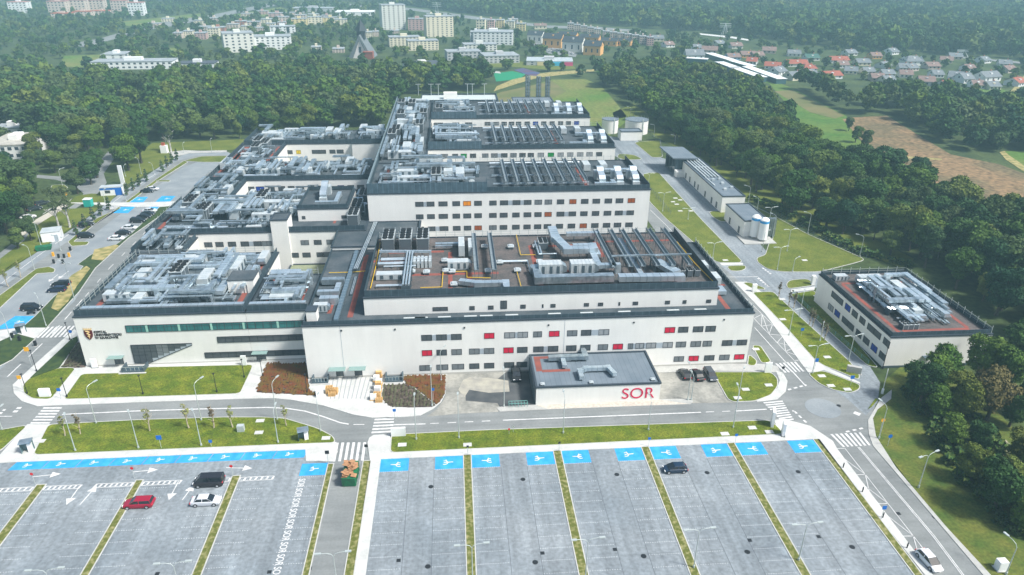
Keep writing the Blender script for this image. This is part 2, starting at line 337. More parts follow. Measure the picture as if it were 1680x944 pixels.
# car parks in front (world coordinates)
TOP = 100.85
def rect(x0, y0, x1, y1): return [(x0, y0), (x1, y0), (x1, y1), (x0, y1)]
sheet('car_park', rect(-14.15, 25, 63.6, TOP), .030, m_pave, 'grey-blue paved main car park', px=False)
sheet('car_park', rect(-125, 25, -22.6, 104.3), .030, m_pave, 'grey-blue paved left car park', px=False)
sheet('access_lane', [(-22.6, 25), (-17, 25), (-17, 100.6), G(604, 728), G(549, 728), (-22.6, 101)], .024, m_asph, 'asphalt access lane between the car parks', px=False)
strips = [(-69.6, -68.3, 98), (-53.9, -52.9, 98), (-38.35, -37.2, 98), (-22.9, -22.1, 100), (-17.0, -15.8, 100.4), (.25, 1.45, TOP), (16.1, 17.3, TOP), (31.9, 33.1, TOP), (47.6, 48.8, TOP), (63.7, 64.75, TOP), (-85.2, -84.1, 98)]
for a, b, t_ in strips: lawn(rect(a, 25, b, t_), 'grass_strip', m_strip, 0, False, .10, 'narrow strip of patchy grass between parking rows')
LAWNS = [
 [(134, 614), (200, 612.5), (225, 612), (240, 603), (414, 599), (412, 606), (396, 640), (394, 644), (387, 646), (105, 655)],
 [(38, 632), (50, 620), (97, 604), (124, 604), (83, 655), (54, 654), (40, 645)],
 [(80, 697), (233, 689), (367, 685), (433, 685), (467, 687), (520, 703), (545, 716), (550, 726), (493, 728), (55, 746)],
 [(-60, 712), (0, 706), (45, 698), (0, 740), (-60, 756)],
 [(643, 713.5), (800, 706), (1120, 695), (1262, 690), (1275, 700), (1285, 712), (641, 742.5)],
 [(1180, 611), (1264, 611), (1275, 621), (1275, 634), (1264, 648), (1237, 658), (1203, 659), (1195, 655), (1170, 611)],
 [(1326, 612.5), (1351, 609), (1411, 632), (1408, 639.5), (1394, 644.5), (1367, 639.5), (1344, 629)],
 [(1235, 480), (1268, 479), (1314, 522), (1394, 594), (1409, 614), (1409, 623), (1381, 611), (1352, 600), (1337, 590), (1290, 537)],
 [(1297, 483), (1335, 477), (1352, 500), (1440, 603), (1424, 600), (1350, 534)],
 [(1235, 567), (1247, 567.5), (1265, 594), (1250, 596)],
 [(1229, 582), (1242, 592.6), (1238, 600), (1227, 599)],
]
for l in LAWNS: lawn(l)
LAWNSB = [
 [(1291, 465), (1297, 460), (1326, 457.6), (1336, 468), (1292, 474)],
 [(1056, 285), (1080, 283), (1150, 360), (1219, 431), (1176, 431), (1150, 408), (1094, 360), (1067, 332), (1055, 310)],
 [(1163, 347), (1201, 346), (1195, 363.5), (1182, 363.4), (1169, 355.6)],
 [(1192, 436.6), (1223, 436), (1223, 441), (1215, 444.6), (1199, 444.6)],
 [(1219, 464), (1230, 464), (1260, 475), (1234, 474)],
 [(1012, 258.5), (1016, 252.5), (1040, 254.5), (1054, 261.5), (1026, 262.5)],
 [(1041, 234), (1083, 230), (1087, 258), (1070, 258.5)],
 [(1243, 430), (1242, 423), (1256, 419), (1262, 400), (1270, 390), (1250, 360), (1222, 340), (1218, 330), (1265, 352), (1324, 384), (1420, 426), (1400, 432), (1344, 446), (1284, 446), (1260, 442)],
]
for l in LAWNSB: lawn(l, m=m_lawn2, r=2.0)
sheet('verge', [(1008, 196), (1040, 190), (1075, 225), (1150, 262), (1220, 326), (1350, 390), (1480, 440), (1500, 425), (1350, 350), (1230, 290), (1100, 215), (1040, 170), (1005, 185)], .02, m_lawn2, 'green verge along the edge of right wood')
sheet('verge', [(1450, 625), (1480, 600), (1560, 600), (1720, 760), (1760, 1000), (1660, 980), (1553, 872), (1440, 725), (1432, 690)], .04, mat('shaggy verge', (.060, .10, .014), .95, (.12, .13, .022), .3, detail=8, fine=(2, .3)), 'shaggy grass slope beside the right road')
sheet('verge', [(1424, 672), (1436, 655), (1441, 655), (1430, 668)], .14, m_lawn)
# left car park lawns and beds
for l in ([(0, 485), (60, 441), (80, 438), (90, 442), (88, 447), (60, 449), (0, 505), (-60, 548), (-60, 525)],
          [(112, 397), (125, 386), (160, 358), (198, 342), (196, 339), (150, 372), (120, 397), (146, 397), (142, 402), (118, 404)],
          [(206, 332), (260, 292), (302, 264), (308, 266), (262, 295), (212, 332)],
          [(302, 264), (330, 257), (372, 256), (365, 266), (330, 266)],
          [(259, 296), (279, 296), (278, 298), (256, 298)]):
    lawn(l, 'lawn', m_lawn2, .6)
for l in ([(53, 549), (122, 494), (147, 452), (122, 434), (135, 434), (160, 436), (210, 388), (285, 338), (262, 340), (222, 366), (215, 385), (180, 402), (135, 425), (122, 435), (60, 500), (28, 538)],
          ):
    pass
lawn([(36, 538), (57, 520), (88, 488), (110, 470), (137, 437), (128, 434), (150, 418), (190, 402), (215, 384), (262, 340), (286, 338), (211, 390), (156, 440), (130, 478), (110, 500), (76, 538)], 'planted_bed', m_hedge, 0, label='planted bed between left car park and side road')
for i, l in enumerate(([(84, 506), (100, 470), (118, 452), (142, 437), (148, 441), (126, 470), (112, 495), (95, 511)], [(150, 426), (155, 410), (190, 402), (195, 404), (178, 420), (168, 428)])):
    lawn(l, 'dry_grass_bed', m_dryg, 0, z=.2, kerb=False, label=('long patch of straw coloured dry grass in bed', 'short patch of straw coloured dry grass farther back')[i])
lawn([(0, 560), (28, 548), (57, 556), (20, 590), (0, 600), (-60, 640), (-60, 600)], 'planted_bed', m_hedge, 0, label='dark planted bed at the left edge')
sheet('pavement', [(-60, 560), (0, 543), (36, 538), (76, 538), (60, 554), (40, 560), (28, 548), (0, 560), (-60, 590)], .11, m_walk, 'pale crossing path from left car park')
sheet('pavement', [(103, 333), (180, 338), (224, 340), (243, 340), (262, 340), (290, 338), (297, 331), (254, 332), (232, 333), (200, 333), (150, 333)], .11, m_walk, 'pale path crossing the far end of car park')
sheet('pavement', [(275, 250), (302, 247), (330, 248), (372, 247), (372, 250), (310, 252), (285, 258)], .10, m_walkg)
sheet('public_road', [(0, 415), (20, 400), (60, 372), (100, 350), (130, 330), (137, 318), (120, 302), (90, 295), (60, 292), (60, 287), (100, 290), (135, 290), (150, 280), (185, 240), (190, 180), (200, 180), (198, 245), (170, 285), (175, 300), (160, 318), (120, 345), (92, 365), (40, 405), (0, 432), (-60, 470), (-60, 450)], .02, m_asph, 'public road curving past the booth')
sheet('pavement', [(60, 360), (92, 342), (105, 332), (112, 338), (70, 364), (30, 392), (28, 388)], .08, mat('gravel path', (.42, .39, .33), .95, (.5, .47, .4), 2), 'gravel footpath beside public road')
lawn([(82, 312), (86, 304), (104, 303), (111, 308), (108, 316), (92, 320)], 'lawn', m_lawn2, 1)
lawn([(0, 450), (52, 412), (68, 390), (90, 372), (120, 355), (158, 342), (150, 348), (125, 368), (52, 418), (0, 448)], 'lawn', m_lawn2, 0, kerb=False)
sheet('lawn', [(60, 366), (95, 345), (108, 343), (160, 341), (157, 347), (127, 367), (52, 419), (0, 447), (0, 425), (40, 395)], .03, m_lawn2, 'grass bank between public road and lane')
sheet('lawn', [(110, 335), (125, 322), (150, 318), (190, 320), (180, 333)], .035, m_lawn2)
sheet('lawn', [(240, 285), (215, 300), (200, 305), (205, 270), (250, 235), (420, 228), (425, 240), (372, 247), (302, 246), (275, 250), (285, 262)], .03, m_lawn2, 'bright lawn at the foot of left wood')
# planters
def planter(poly, n, m, label, seed, zed=.35):
    p = GP(poly, .1); b = MB(); b.prism(p, 0, .12); o = struct('flower_bed', b, m_mulch, label)
    rnd = random.Random(seed); x0 = min(a for a, _ in p); x1 = max(a for a, _ in p); y0 = min(a for _, a in p); y1 = max(a for _, a in p)
    q = MB(); s = n; y = y0
    while y < y1:
        x = x0+rnd.random()*.2
        while x < x1:
            if inpoly(x, y, p) and rnd.random() < .93:
                for k in range(5):
                    a = rnd.random()*6.28; r = .16+.14*rnd.random(); cx = x+math.cos(a)*.12; cy = y+math.sin(a)*.12; zz = .13+zed*rnd.random()
                    q.face([(cx-r, cy-r, zz-.1), (cx+r, cy-.1, zz-.08), (cx+.05, cy+r, zz+.1)])
            x += s
        y += s*.9
    f = q.build('planting', m, o); return tag(f, None, None, None, 'stuff')
planter([(439, 597.5), (502, 596), (505, 610), (507, 640), (522, 650), (480, 647), (421, 644), (423, 636)], .55, m_plantr, 'rust coloured planting bed right of the entrance path', 1)
planter([(664, 617), (729, 615.5), (730, 646), (722, 659), (716, 664), (680, 636), (664, 630)], .5, m_plantr, 'rust coloured corner of the forecourt bed', 2)
planter([(631, 632), (664, 630.5), (679, 636.5), (715, 665), (709, 668), (670, 669), (640, 667), (627, 655)], .75, m_plantg, 'grey green planting rows in the forecourt bed', 3)
planter([(101, 603), (118, 575), (128, 561), (133, 566), (143, 592), (140, 603), (125, 604)], .8, m_plantg, 'grey green planting rows by the left corner', 4)
lawn([(50, 621), (97, 604), (118, 574), (128, 560), (127, 553), (118, 557)], 'ground_cover_bed', m_hedge, 0, label='dark green ground cover bed by left corner', z=.3, kerb=False)
sheet('path', [(1297, 476), (1337, 471), (1336, 476), (1298, 480)], .12, m_walk, 'pale path to the side building')
sheet('path', [(1180, 432), (1219, 432), (1219, 435), (1184, 436)], .11, m_walk)
sheet('gravel_margin', [(900, 672), (1130, 663.5), (1082, 657), (880, 666)], .125, mat('gravel', (.42, .38, .32), .95, (.55, .5, .43), 2), 'gravel margin in front of the low annexe')
sheet('sand_patch', [(760, 624), (772, 619), (780, 622), (800, 620), (834, 625), (836, 643), (802, 645), (770, 640), (762, 652), (752, 640)], .045, mat('sand stain', (.40, .38, .31), .95, (.28, .27, .24), .5), 'pale sand stain on the yard')
# fields and far surfaces
sheet('meadow', [(820, 152), (870, 141), (905, 131), (960, 130), (985, 140), (1010, 168), (1032, 196), (1000, 222), (960, 240), (780, 240), (780, 170)], .02, m_meadow, 'sloping meadow behind the hospital')
sheet('field', [(820, 152), (870, 141), (905, 133), (930, 150), (880, 175), (800, 180)], .05, mat('dry field', (.17, .15, .06), .95, (.11, .13, .04), .06, detail=8), 'dry brownish corner of the meadow')
sheet('meadow', [(1170, 105), (1262, 138), (1288, 168), (1302, 205), (1345, 240), (1425, 275), (1490, 275), (1475, 262), (1405, 228), (1388, 190), (1345, 168), (1300, 145), (1180, 98)], .02, mat('bright meadow', (.05, .13, .015), .95, (.11, .165, .025), .04, detail=8, fine=(.4, .25)), 'bright green field between the woods')
sheet('field', [(1270, 150), (1300, 148), (1350, 172), (1385, 190), (1370, 195), (1330, 185)], .05, mat('dry field', (.17, .15, .06)), 'brownish strip across the green field')
sheet('field', [(1382, 196), (1400, 193), (1455, 190), (1492, 213), (1560, 254), (1640, 270), (1800, 330), (1900, 420), (1700, 370), (1610, 325), (1530, 308), (1440, 285), (1490, 272), (1420, 238)], .03, m_brown, 'ploughed brown stubble field')
sheet('path', [(1466, 256), (1510, 258), (1545, 261), (1545, 263), (1500, 261), (1466, 258)], .06, m_dryg, 'pale track across the brown field')
sheet('path', [(1640, 250), (1650, 262), (1680, 282), (1720, 300), (1720, 294), (1680, 272), (1655, 255), (1648, 248)], .06, m_dryg, 'pale dirt track at the edge of brown field')
sheet('meadow', [(1645, 248), (1760, 250), (1760, 300), (1680, 275)], .04, m_meadow, 'small green field at the right edge')
sheet('field', [(100, 92), (165, 90), (170, 100), (150, 112), (105, 110)], .04, m_meadow, 'small green field beside the white school')
sheet('public_road', [(125, 76), (128, 70), (165, 63), (240, 42), (280, 34), (340, 26), (420, 10), (450, 4), (520, 0), (540, 4), (450, 10), (360, 28), (290, 42), (240, 50), (175, 68), (150, 78)], .05, m_asph, 'far main road among trees')
sheet('public_road', [(480, 2), (560, 4), (680, 14), (800, 30), (900, 42), (990, 45), (1060, 51), (1060, 54), (980, 49), (900, 46), (790, 34), (680, 18), (560, 9), (480, 6)], .05, m_asph, 'far motorway below the wooded hill')
sheet('public_road', [(1148, 55), (1200, 60), (1228, 65), (1228, 67), (1200, 63), (1148, 57)], .05, mat('bright far road', (.6, .6, .58)), 'far road stretch in front of the woods')
sheet('public_road', [(1552, 91), (1600, 95), (1700, 104), (1760, 110), (1760, 114), (1700, 107), (1600, 98), (1552, 93)], .05, m_asph, 'far road at right edge')
sheet('field', [(160, 40), (330, 22), (338, 32), (240, 45)], .04, m_meadow)
sheet('field', [(252, 82), (290, 78), (300, 84), (270, 90)], .04, m_meadow)
sheet('field', [(350, 30), (460, 12), (480, 20), (400, 32), (360, 36)], .04, m_meadow)
sheet('sports_court', [(810, 121), (840, 117), (862, 122), (853, 130), (814, 134)], .06, mat('green court', (.01, .22, .10)), 'green sports court behind the school')
sheet('sports_court', [(843, 115), (858, 112), (886, 120), (880, 125), (866, 124)], .08, mat('blue court', (.05, .09, .20), .9, (.10, .06, .10), .08), 'blue and purple sports court')
sheet('sports_court', [(735, 115), (762, 113), (775, 118), (745, 121)], .06, mat('green court', (.01, .22, .10)), 'smaller green court by the hall')
sheet('path', [(810, 150), (850, 137), (885, 127), (960, 119), (975, 117), (975, 114), (900, 119), (880, 122), (840, 131), (815, 142)], .07, m_dryg, 'pale dirt path along the meadow')
sheet('path', [(752, 110), (820, 118), (822, 121), (800, 119), (750, 113)], .07, m_walkg)
sheet('school_yard', [(735, 104), (800, 97), (940, 108), (945, 113), (900, 115), (840, 110), (760, 112)], .05, m_lawn2, 'school lawn')
sheet('parking_lot', [(860, 72), (880, 70), (948, 88), (944, 94), (900, 88)], .05, m_asph, 'small car park by the row houses')
sheet('path', [(1650, 158), (1660, 148), (1675, 130), (1680, 124), (1684, 126), (1672, 145), (1655, 160)], .07, m_dryg)
sheet('meadow', [(1575, 142), (1620, 140), (1655, 150), (1640, 157), (1590, 152)], .04, m_meadow)
sheet('clearing', [(1636, 735), (1650, 722), (1690, 760), (1690, 790), (1660, 770)], .06, mat('dirt', (.40, .36, .27), .95, (.10, .13, .04), 1.2), 'bare pale dirt patch among the shrubs')
# ------------------------------------------------------------------ windows
WCODE = {'d': m_blindd, 'l': m_blindl, 'm': m_blindm, 'k': m_glass, 'r': m_wred, 'o': m_wor, 'O': m_wdo, 'b': m_wbl, 'g': m_wgr, 'y': m_wye, 'p': m_wpa}
WMESH = {}
def wmesh(code, plain=False):
    """unit window facing -Y, 1 wide 1 high, dark frame standing .5 mm deep units proud, pane set back"""
    k = (code, plain)
    if k in WMESH: return WMESH[k]
    b = MB()
    if code == 'p': b.box(-.5, -.05, 0, .5, .02, 1)
    else:
        b.box(-.47, -.02, .05, .47, .02, .96)
        for x0, z0, x1, z1 in ((-.5, 0, -.465, 1), (.465, 0, .5, 1), (-.465, .955, .465, 1), (-.465, 0, .465, .06), (-.012, .06, .012, .955)):
            b.box(x0, -.07, z0, x1, .02, z1, 1)
    WMESH[k] = b.mesh('window', [WCODE[code], m_frame]); return WMESH[k]
def window(parent, x, y, z, wd, ht, code='d', rz=0, name=None):
    o = bpy.data.objects.new(name or ('panel' if code == 'p' else 'window'), wmesh(code)); sc.collection.objects.link(o)
    o.parent = parent; o.location = (x, y, z); o.rotation_euler = (0, 0, rz); o.scale = (wd, 1, ht)
    if code in 'robgy' and len(code) == 1: o['label'] = {'r': 'bright red window', 'o': 'orange window', 'b': 'blue window', 'g': 'green window', 'y': 'yellow window'}[code]
    if code == 'O': o['label'] = 'rust orange window'
    return o
def row(parent, Y, z, h, spec, base, k, y0=0):
    """spec: 'a-b code' pixel spans in a zoomed crop; base + v/k gives the photo column"""
    for s in spec.split():
        code = 'd'
        if s[-1].isalpha(): code = s[-1]; s = s[:-1]
        a, b = (float(q) for q in s.split('-'))
        xa = XAT(base+a/k, Y, z+h/2); xb = XAT(base+b/k, Y, z+h/2)
        if code == 'p': window(parent, (xa+xb)/2-parent.location.x, Y-parent.location.y+.01, z+.05, xb-xa-.02, h-.1, 'p')
        else: window(parent, (xa+xb)/2-parent.location.x, Y-parent.location.y+.015, z, xb-xa, h, code)
# ------------------------------------------------------------------ hospital blocks
def block(name, label, x0, x1, y0, y1, zt, par=1.3, zb=0, wall=None, roof=None, cat='building', group=None, parsides='fblr', stripes=(), ins=.25, fscreen=None):
    e = empty(name, (x0, y0, 0), 0, label, cat, group); W = x1-x0; D = y1-y0
    b = MB(); b.box(0, 0, zb, W, D, zt); b.build('wall', wall or m_wall, e)
    b = MB(); b.box(.05, .05, zt, W-.05, D-.05, zt+.08); b.build('roof', roof or m_roof, e)
    b = MB()
    cp = zt+.3
    for x_0, y_0, x_1, y_1 in ((-.12, -.12, W+.12, .28), (-.12, D-.28, W+.12, D+.12), (-.12, .28, .28, D-.28), (W-.28, .28, W+.12, D-.28)): b.box(x_0, y_0, zt, x_1, y_1, cp)
    b.build('parapet', m_cap, e)
    if par > .4:
        b = MB(); t = zt+par
        if 'f' in parsides: b.box(ins, ins, cp, W-ins, ins+.1, zt+(fscreen or par))
        if 'b' in parsides: b.box(ins, D-ins-.1, cp, W-ins, D-ins, t)
        if 'l' in parsides: b.box(ins, ins+.1, cp, ins+.1, D-ins-.1, t)
        if 'r' in parsides: b.box(W-ins-.1, ins+.1, cp, W-ins, D-ins-.1, t)
        b.build('screen', m_mesh, e)
    if stripes:
        for i, (a, c, d, f_) in enumerate(stripes):
            if d-a > f_-c: f_ += .12
            else: d += .12
            b = MB(); b.box(a-x0, c-y0, zt+.08, d-x0, f_-y0, zt+.10+.004*(i % 3)); b.build('walkway', m_red, e)
    return e
HG = 'connected blocks of the hospital'
FR = block('hospital_block', 'long front right hospital block with red accent windows facing the road', -31, 61.3, 127.5, 167, 12.1, 1.1, group=HG, parsides='flr',
           stripes=[(-17, 128.6, -2, 129.4), (56, 129.5, 56.9, 150), (55, 141, 60, 141.8), (-22.6, 131, -21.6, 164), (-27, 133, -26.2, 150), (56, 151, 56.9, 160)])
row(FR, 127.5, 8.15, 1.35, '845-915 917-941p 942-1012 1013-1039p 1040-1110 1257-1325r 1390-1460l 1461-1476p 1477-1545l 1580-1637m', 480, 4)
row(FR, 127.5, 8.15, 1.35, '163-232r 282-349m 373-440 441-487p 488-558l 922-990r 1011-1077 1108-1175 1190-1257', 860, 4)
row(FR, 127.5, 4.6, 1.35, '849-917r 945-1013 1043-1111m 1159-1227m 1228-1254p 1255-1324m 1384-1451r 1474-1542', 480, 4)
row(FR, 127.5, 4.6, 1.35, '60-127 128-154p 155-224 275-343 368-435 484-550m 582-648r 681-714m 715-728p 729-786l 787-800p 801-865l 866-908p 909-975l 996-1062m 1092-1160m 1172-1231m 1298-1365 1366-1394p 1395-1462', 860, 4)
row(FR, 127.5, 1.1, 1.3, '833-911m 945-1022m 1046-1126m 1160-1226 1257-1324 1388-1455 1471-1540', 480, 4)
row(FR, 127.5, 1.1, 1.3, '982-1048m 1079-1145r 1181-1248 1280-1347m 1378-1444r', 860, 4)
row(FR, 127.5, .05, 2.3, '286-336k 407-458k', 480, 4)
b = MB()
for px in (553.5, 586.5):
    X = XAT(px, 127.5, 3)+31; b.box(X-1.7, -1.6, 2.6, X+1.7, 0, 2.65)
m_canopy = mat('canopy glass', (.20, .30, .28), .2); b.build('canopy', m_canopy, FR)
b = MB(); b.box(.02, -.03, 0, 92.3, -.001, .45); b.build('plinth', mat('grey plinth', (.45, .44, .40), .8), FR)
for i, (px, z) in enumerate(((648, 11), (762, 10.9), (1040, 10.9), (1188, 10.9), (560, 11.1), (900, 10.9))):
    X = XAT(px, 127.5, z)+31; b = MB(); b.box(X-.16, -.12, z-.16, X+.16, -.001, z+.16); b.build('vent', m_frame, FR)
for px in (562, 925):
    X = XAT(px, 127.5, 6)+31; b = MB(); b.box(X-.03, -.035, .46, X+.03, -.001, 12.05); b.build('expansion_joint', m_wpa, FR)
PH = block('plant_storey', 'set back upper storey roofed with chillers on the front right block', -19.1, 54.6, 131.6, 164.6, 16.0, 1.7, 12.21, group=HG, parsides='flr', roof=m_roofp,
           stripes=[(-15, 142, 9, 143), (17, 134, 18, 158), (18, 142, 30, 143), (-11, 134, -10.2, 142), (-2, 133, -1.2, 155), (-19, 150, -12, 151), (17, 157, 36, 158), (-16, 155, -3, 156), (24, 133, 34, 133.9), (2, 134, 3, 142), (33, 150, 34, 160), (36, 159, 53, 159.9), (43, 133, 52.5, 134)])
row(PH, 131.6, 12.75, .9, '707-825 992-1033 1137-1179 1387-1428', 560, 4.72)
row(PH, 131.6, 12.8, 1.9, '1232-1283', 560, 4.72)
row(PH, 131.6, 12.8, .8, '40-50 100-135 335-370 434-470 578-590 678-716 905-940 1030-1056 1195-1230', 880, 4.29)
TB = block('hospital_block', 'tall back block with orange accent windows, nearest of the three back wings', -23.4, 53.4, 185, 215.3, 20.8, 1.7, group=HG, parsides='flr', fscreen=1.5,
           stripes=[(-11, 191, -8, 192), (-6, 190, -5, 210), (33, 188, 44, 189), (36, 188, 37, 208), (-20, 190, -19.2, 212), (-18, 203, -8, 204)])
row(TB, 185, 17.2, 1.35, '285-332 333-349p 350-395 418-470 498-542 560-605o 623-667 710-752 771-817 818-842p 843-888 889-907p 908-952 970-1013m 1028-1070m 1098-1140 1170-1210O 1237-1279 1303-1346 1372-1415 1436-1479 1505-1547O', 600, 3.5)
row(TB, 185, 13.65, 1.35, '289-332 353-397 419-472 499-542 561-606 624-667 709-752 770-815 842-884 907-951 969-1010 1027-1068O 1096-1140 1141-1164p 1165-1208 1232-1274 1299-1341 1367-1410 1431-1475 1476-1496p 1497-1540', 600, 3.5)
row(TB, 185, 10.1, 1.35, '292-336 357-400 401-423p 424-475 501-545 564-606 625-667O 709-752m 770-813 841-884 906-947 967-1008 1023-1065 1092-1133 1160-1203 1229-1270O 1295-1337 1362-1404 1425-1467 1491-1533', 600, 3.5)
TC = block('hospital_block', 'middle back block with one green window in its row', -8.5, 53.4, 231, 262.5, 20.8, 1.7, group=HG, parsides='flr', fscreen=1.5, stripes=[(-3, 235, 2, 236), (34, 233, 35, 258)])
row(TC, 231, 18.05, 1.45, '378-435 440-505 541-603m 640-690 713-765g 793-845', 620, 5.245)
row(TC, 231, 18.05, 1.45, '6-60m 83-138m 139-166p 167-224 248-303m 326-380 398-451 484-538l 571-624g 655-707l 738-790l 823-876l 903-956l 986-1038', 790, 5.245)
TD = block('hospital_block', 'farthest back block with two blue windows and meadow behind it', -8.5, 53.4, 278, 310, 20.8, 1.7, group=HG, parsides='flr', fscreen=1.5, stripes=[(30, 280, 31, 305)])
row(TD, 278, 18.15, 1.45, '27-75 76-101p 102-150m 172-218 236-282 296-342 371-415 443-487b 514-558 586-630 659-703 726-770 797-841b', 790, 5.245)
row(TD, 278, 18.15, 1.35, '410-465 480-560 640-700 750-812', 620, 5.245)
SP = block('spine_block', 'narrow spine block full of ducts linking the three back wings', -23.4, -8.6, 215.4, 312, 20.8, 1.9, group=HG, parsides='l', stripes=[(-14, 222, -13, 300), (-20, 240, -12, 241)])
CN = block('link_block', 'low dark roofed link between front right block and tall block', -31, -9.5, 167.1, 184.9, 13.0, .9, group=HG, parsides='lr')
CG = block('corridor_block', 'low flat connector in the courtyard behind the front block', -9.3, 53.3, 167.1, 184.9, 5.5, .3, group=HG)
for blk, w_, hh in ((TB, 32.0, 3.0), (TC, 17.5, 2.8), (TD, 17.5, 2.8)):
    b = MB(); b.box(.12, .05, 21.1, w_, .2, 20.8+hh); b.box(w_-.12, .2, 21.1, w_, 4, 20.8+hh)
    for i in range(int(w_/1.6)): b.box(i*1.6+.1, 0, 21.1, i*1.6+.18, .05, 20.8+hh+.05, 1)
    b.build('tall_screen', [m_mesh, m_steel], blk)
b = MB(); b.box(0, 30, 21.1, .12, 126, 23.6); b.box(0, .2, 21.1, .12, 30, 23.6)
for i in range(60): b.box(-.08, .3+i*2.1, 21.1, 0, .42+i*2.1, 23.7, 1)
b.build('edge_screen', [mat('pale mesh screen', (.20, .27, .30), .5), m_steel], TB)
LF = block('hospital_block', 'front left hospital block with the crest and triangular window', -78.2, -44, 135.5, 168, 11.6, 1.6, group=HG, parsides='flr', stripes=[(-76, 137, -75, 166), (-60, 160, -50, 161), (-47, 140, -46, 166)])
LG = block('hospital_block', 'front left block end beside the entrance path with ribbon windows', -43.95, -31.1, 135.5, 154, 11.6, 1.6, group=HG, parsides='f', stripes=[(-42, 151, -33, 152), (-41, 140, -40, 150), (-34, 138, -33.3, 150)])
LA = block('link_block', 'narrow left edge block linking front and middle left wings', -79.5, -66.5, 168.1, 177.9, 12.2, 1.4, group=HG, parsides='lr')
L2 = block('hospital_block', 'middle left wing with duct covered roof beyond the small courtyard', -79.5, -23.6, 178, 206, 13.2, 1.5, group=HG, parsides='fl', stripes=[(-78, 180, -77, 204), (-33, 184, -32.4, 186)])
row(L2, 178, 9.6, 1.35, '60-112 132-184 213-265 295-348 349-377p 378-430 432-495m 682-735m 767-817 849-900m 920-973 974-1085m', 320, 3.933)
row(L2, 178, 6.1, 1.35, '617-670 694-746 785-828 829-925m 928-980 1006-1058', 320, 3.933)
row(L2, 178, 2.7, 1.35, '935-985 1015-1042m', 320, 3.933)
LS = block('stair_tower', 'blank cream stair tower rising out of middle left wing', XAT(444.5, 177.6, 15), XAT(472, 177.6, 15), 177.4, 183, 16.7, .3, group=HG)
LP = block('plant_storey', 'raised dark roofed plant room on the middle left wing', XAT(489, 186, 15), XAT(572, 186, 15), 186, 203, 16.6, 1.3, 13.3, group=HG)
row(LP, 186, 13.9, .9, '690-712 945-985', 320, 3.933)
L3 = block('hospital_block', 'far left wing with a row of dark and blue windows', -79.5, -27, 228, 250, 12.3, 1.5, group=HG, parsides='fl', stripes=[(-78.5, 230, -77, 262), (-55, 232, -45, 233), (-60, 246, -50, 247)])
row(L3, 228, 8.9, 1.5, '173-225 246-297 314-377 404-455 467-531b 560-610 638-690 712-763 777-835 865-915 933-990 1092-1143b 1168-1219 1242-1295', 320, 4.667)
LX = block('link_block', 'left edge block linking the middle and far left wings', -79.5, -66.5, 206.1, 227.9, 12.3, 1.4, group=HG, parsides='lr')
LY = block('link_block', 'left edge block around the far left courtyard', -79.5, -63.5, 250.1, 274.9, 12.3, 1.5, group=HG, parsides='lr', stripes=[(-78, 252, -76.5, 272), (-66, 252, -65, 272)])
L4 = block('hospital_block', 'farthest left wing with one yellow window', -79.5, -38.7, 275, 297, 12.4, 1.7, group=HG, parsides='fl')
row(L4, 275, 8.7, 1.5, '706-747 775-810y 895-1003 1030-1075 1085-1138', 320, 4.667)
LT = block('stair_tower', 'tall blank cream end of the farthest left wing', -38.6, -24, 272, 297, 13.1, 1.9, group=HG, parsides='f')
CL = block('courtyard_roof', 'low greenish gravel roof in the small left courtyard', -43.9, -31.1, 154.1, 177.9, 4.0, .3, group=HG, roof=mat('gravel roof', (.20, .23, .14), .95, (.26, .28, .18), .8))
CM = block('courtyard_roof', 'low roof between the middle and far left wings', -66.4, -27, 206.1, 227.9, 8.6, .4, group=HG)
b = MB(); b.box(-13.2, 0, 0, -12.6, 22, 8.2)
# left front details
def facade(parent, Y, pts, m, name, d=.06, label=None):
    """flat glazed shape standing d proud of the plane y=Y, outline given in photo pixels"""
    q = [PY(a, c, Y) for a, c in pts]; b = MB(); lx, ly = parent.location.x, parent.location.y
    n = len(q); ar = sum(q[i][0]*q[(i+1) % n][1]-q[(i+1) % n][0]*q[i][1] for i in range(n))
    if ar < 0: q = q[::-1]
    b.face([(x-lx, Y-ly-d, z) for x, z in q])
    for i in range(n):
        a, c = q[i], q[(i+1) % n]; b.face([(a[0]-lx, Y-ly-d, a[1]), (a[0]-lx, Y-ly, a[1]), (c[0]-lx, Y-ly, c[1]), (c[0]-lx, Y-ly-d, c[1])])
    return tag(b.build(name, m, parent), label)
def seg(x0, x1, ya, yb, ta, tb):   # column span x0..x1 of a strip whose top edge runs ya..yb (whole 207-499)
    return
def strip(parent, x0, x1, z0, z1, m, name, d=.06, fr=True, n=0, label=None):
    lx = parent.location.x; b = MB(); b.box(x0-lx, -d, z0, x1-lx, -.001, z1)
    if fr:
        for a, c, e_, f_ in ((x0, z0-.08, x1, z0), (x0, z1, x1, z1+.08)): b.box(a-lx, -d-.05, c, e_-lx, -.001, f_, 1)
        k = n or max(1, int((x1-x0)/1.5))
        for i in range(k+1):
            x = x0+(x1-x0)*i/k; b.box(x-.05-lx, -d-.04, z0, x+.05-lx, -.001, z1, 1)
        b.box(x0-lx, -d-.03, (z0+z1)/2+.25, x1-lx, -.001, (z0+z1)/2+.3, 1)
    return tag(b.build(name, [m, m_frame], parent), label)
X0 = XAT(207, 135.5, 8.5)
for a, b_, par in ((X0, -44.03, LF), (-43.93, -31.15, LG)): strip(par, a, b_, 7.95, 9.45, m_teal, 'ribbon_window', label='teal ribbon window')
for px in (241, 294, 347, 400, 456):
    X = XAT(px, 135.5, 8.7); par = LF if X < -44 else LG
    b = MB(); b.box(X-.22-par.location.x, -.16, 7.95, X+.22-par.location.x, -.112, 9.45); b.build('mullion', mat('pale green mullion', (.30, .55, .45)), par)
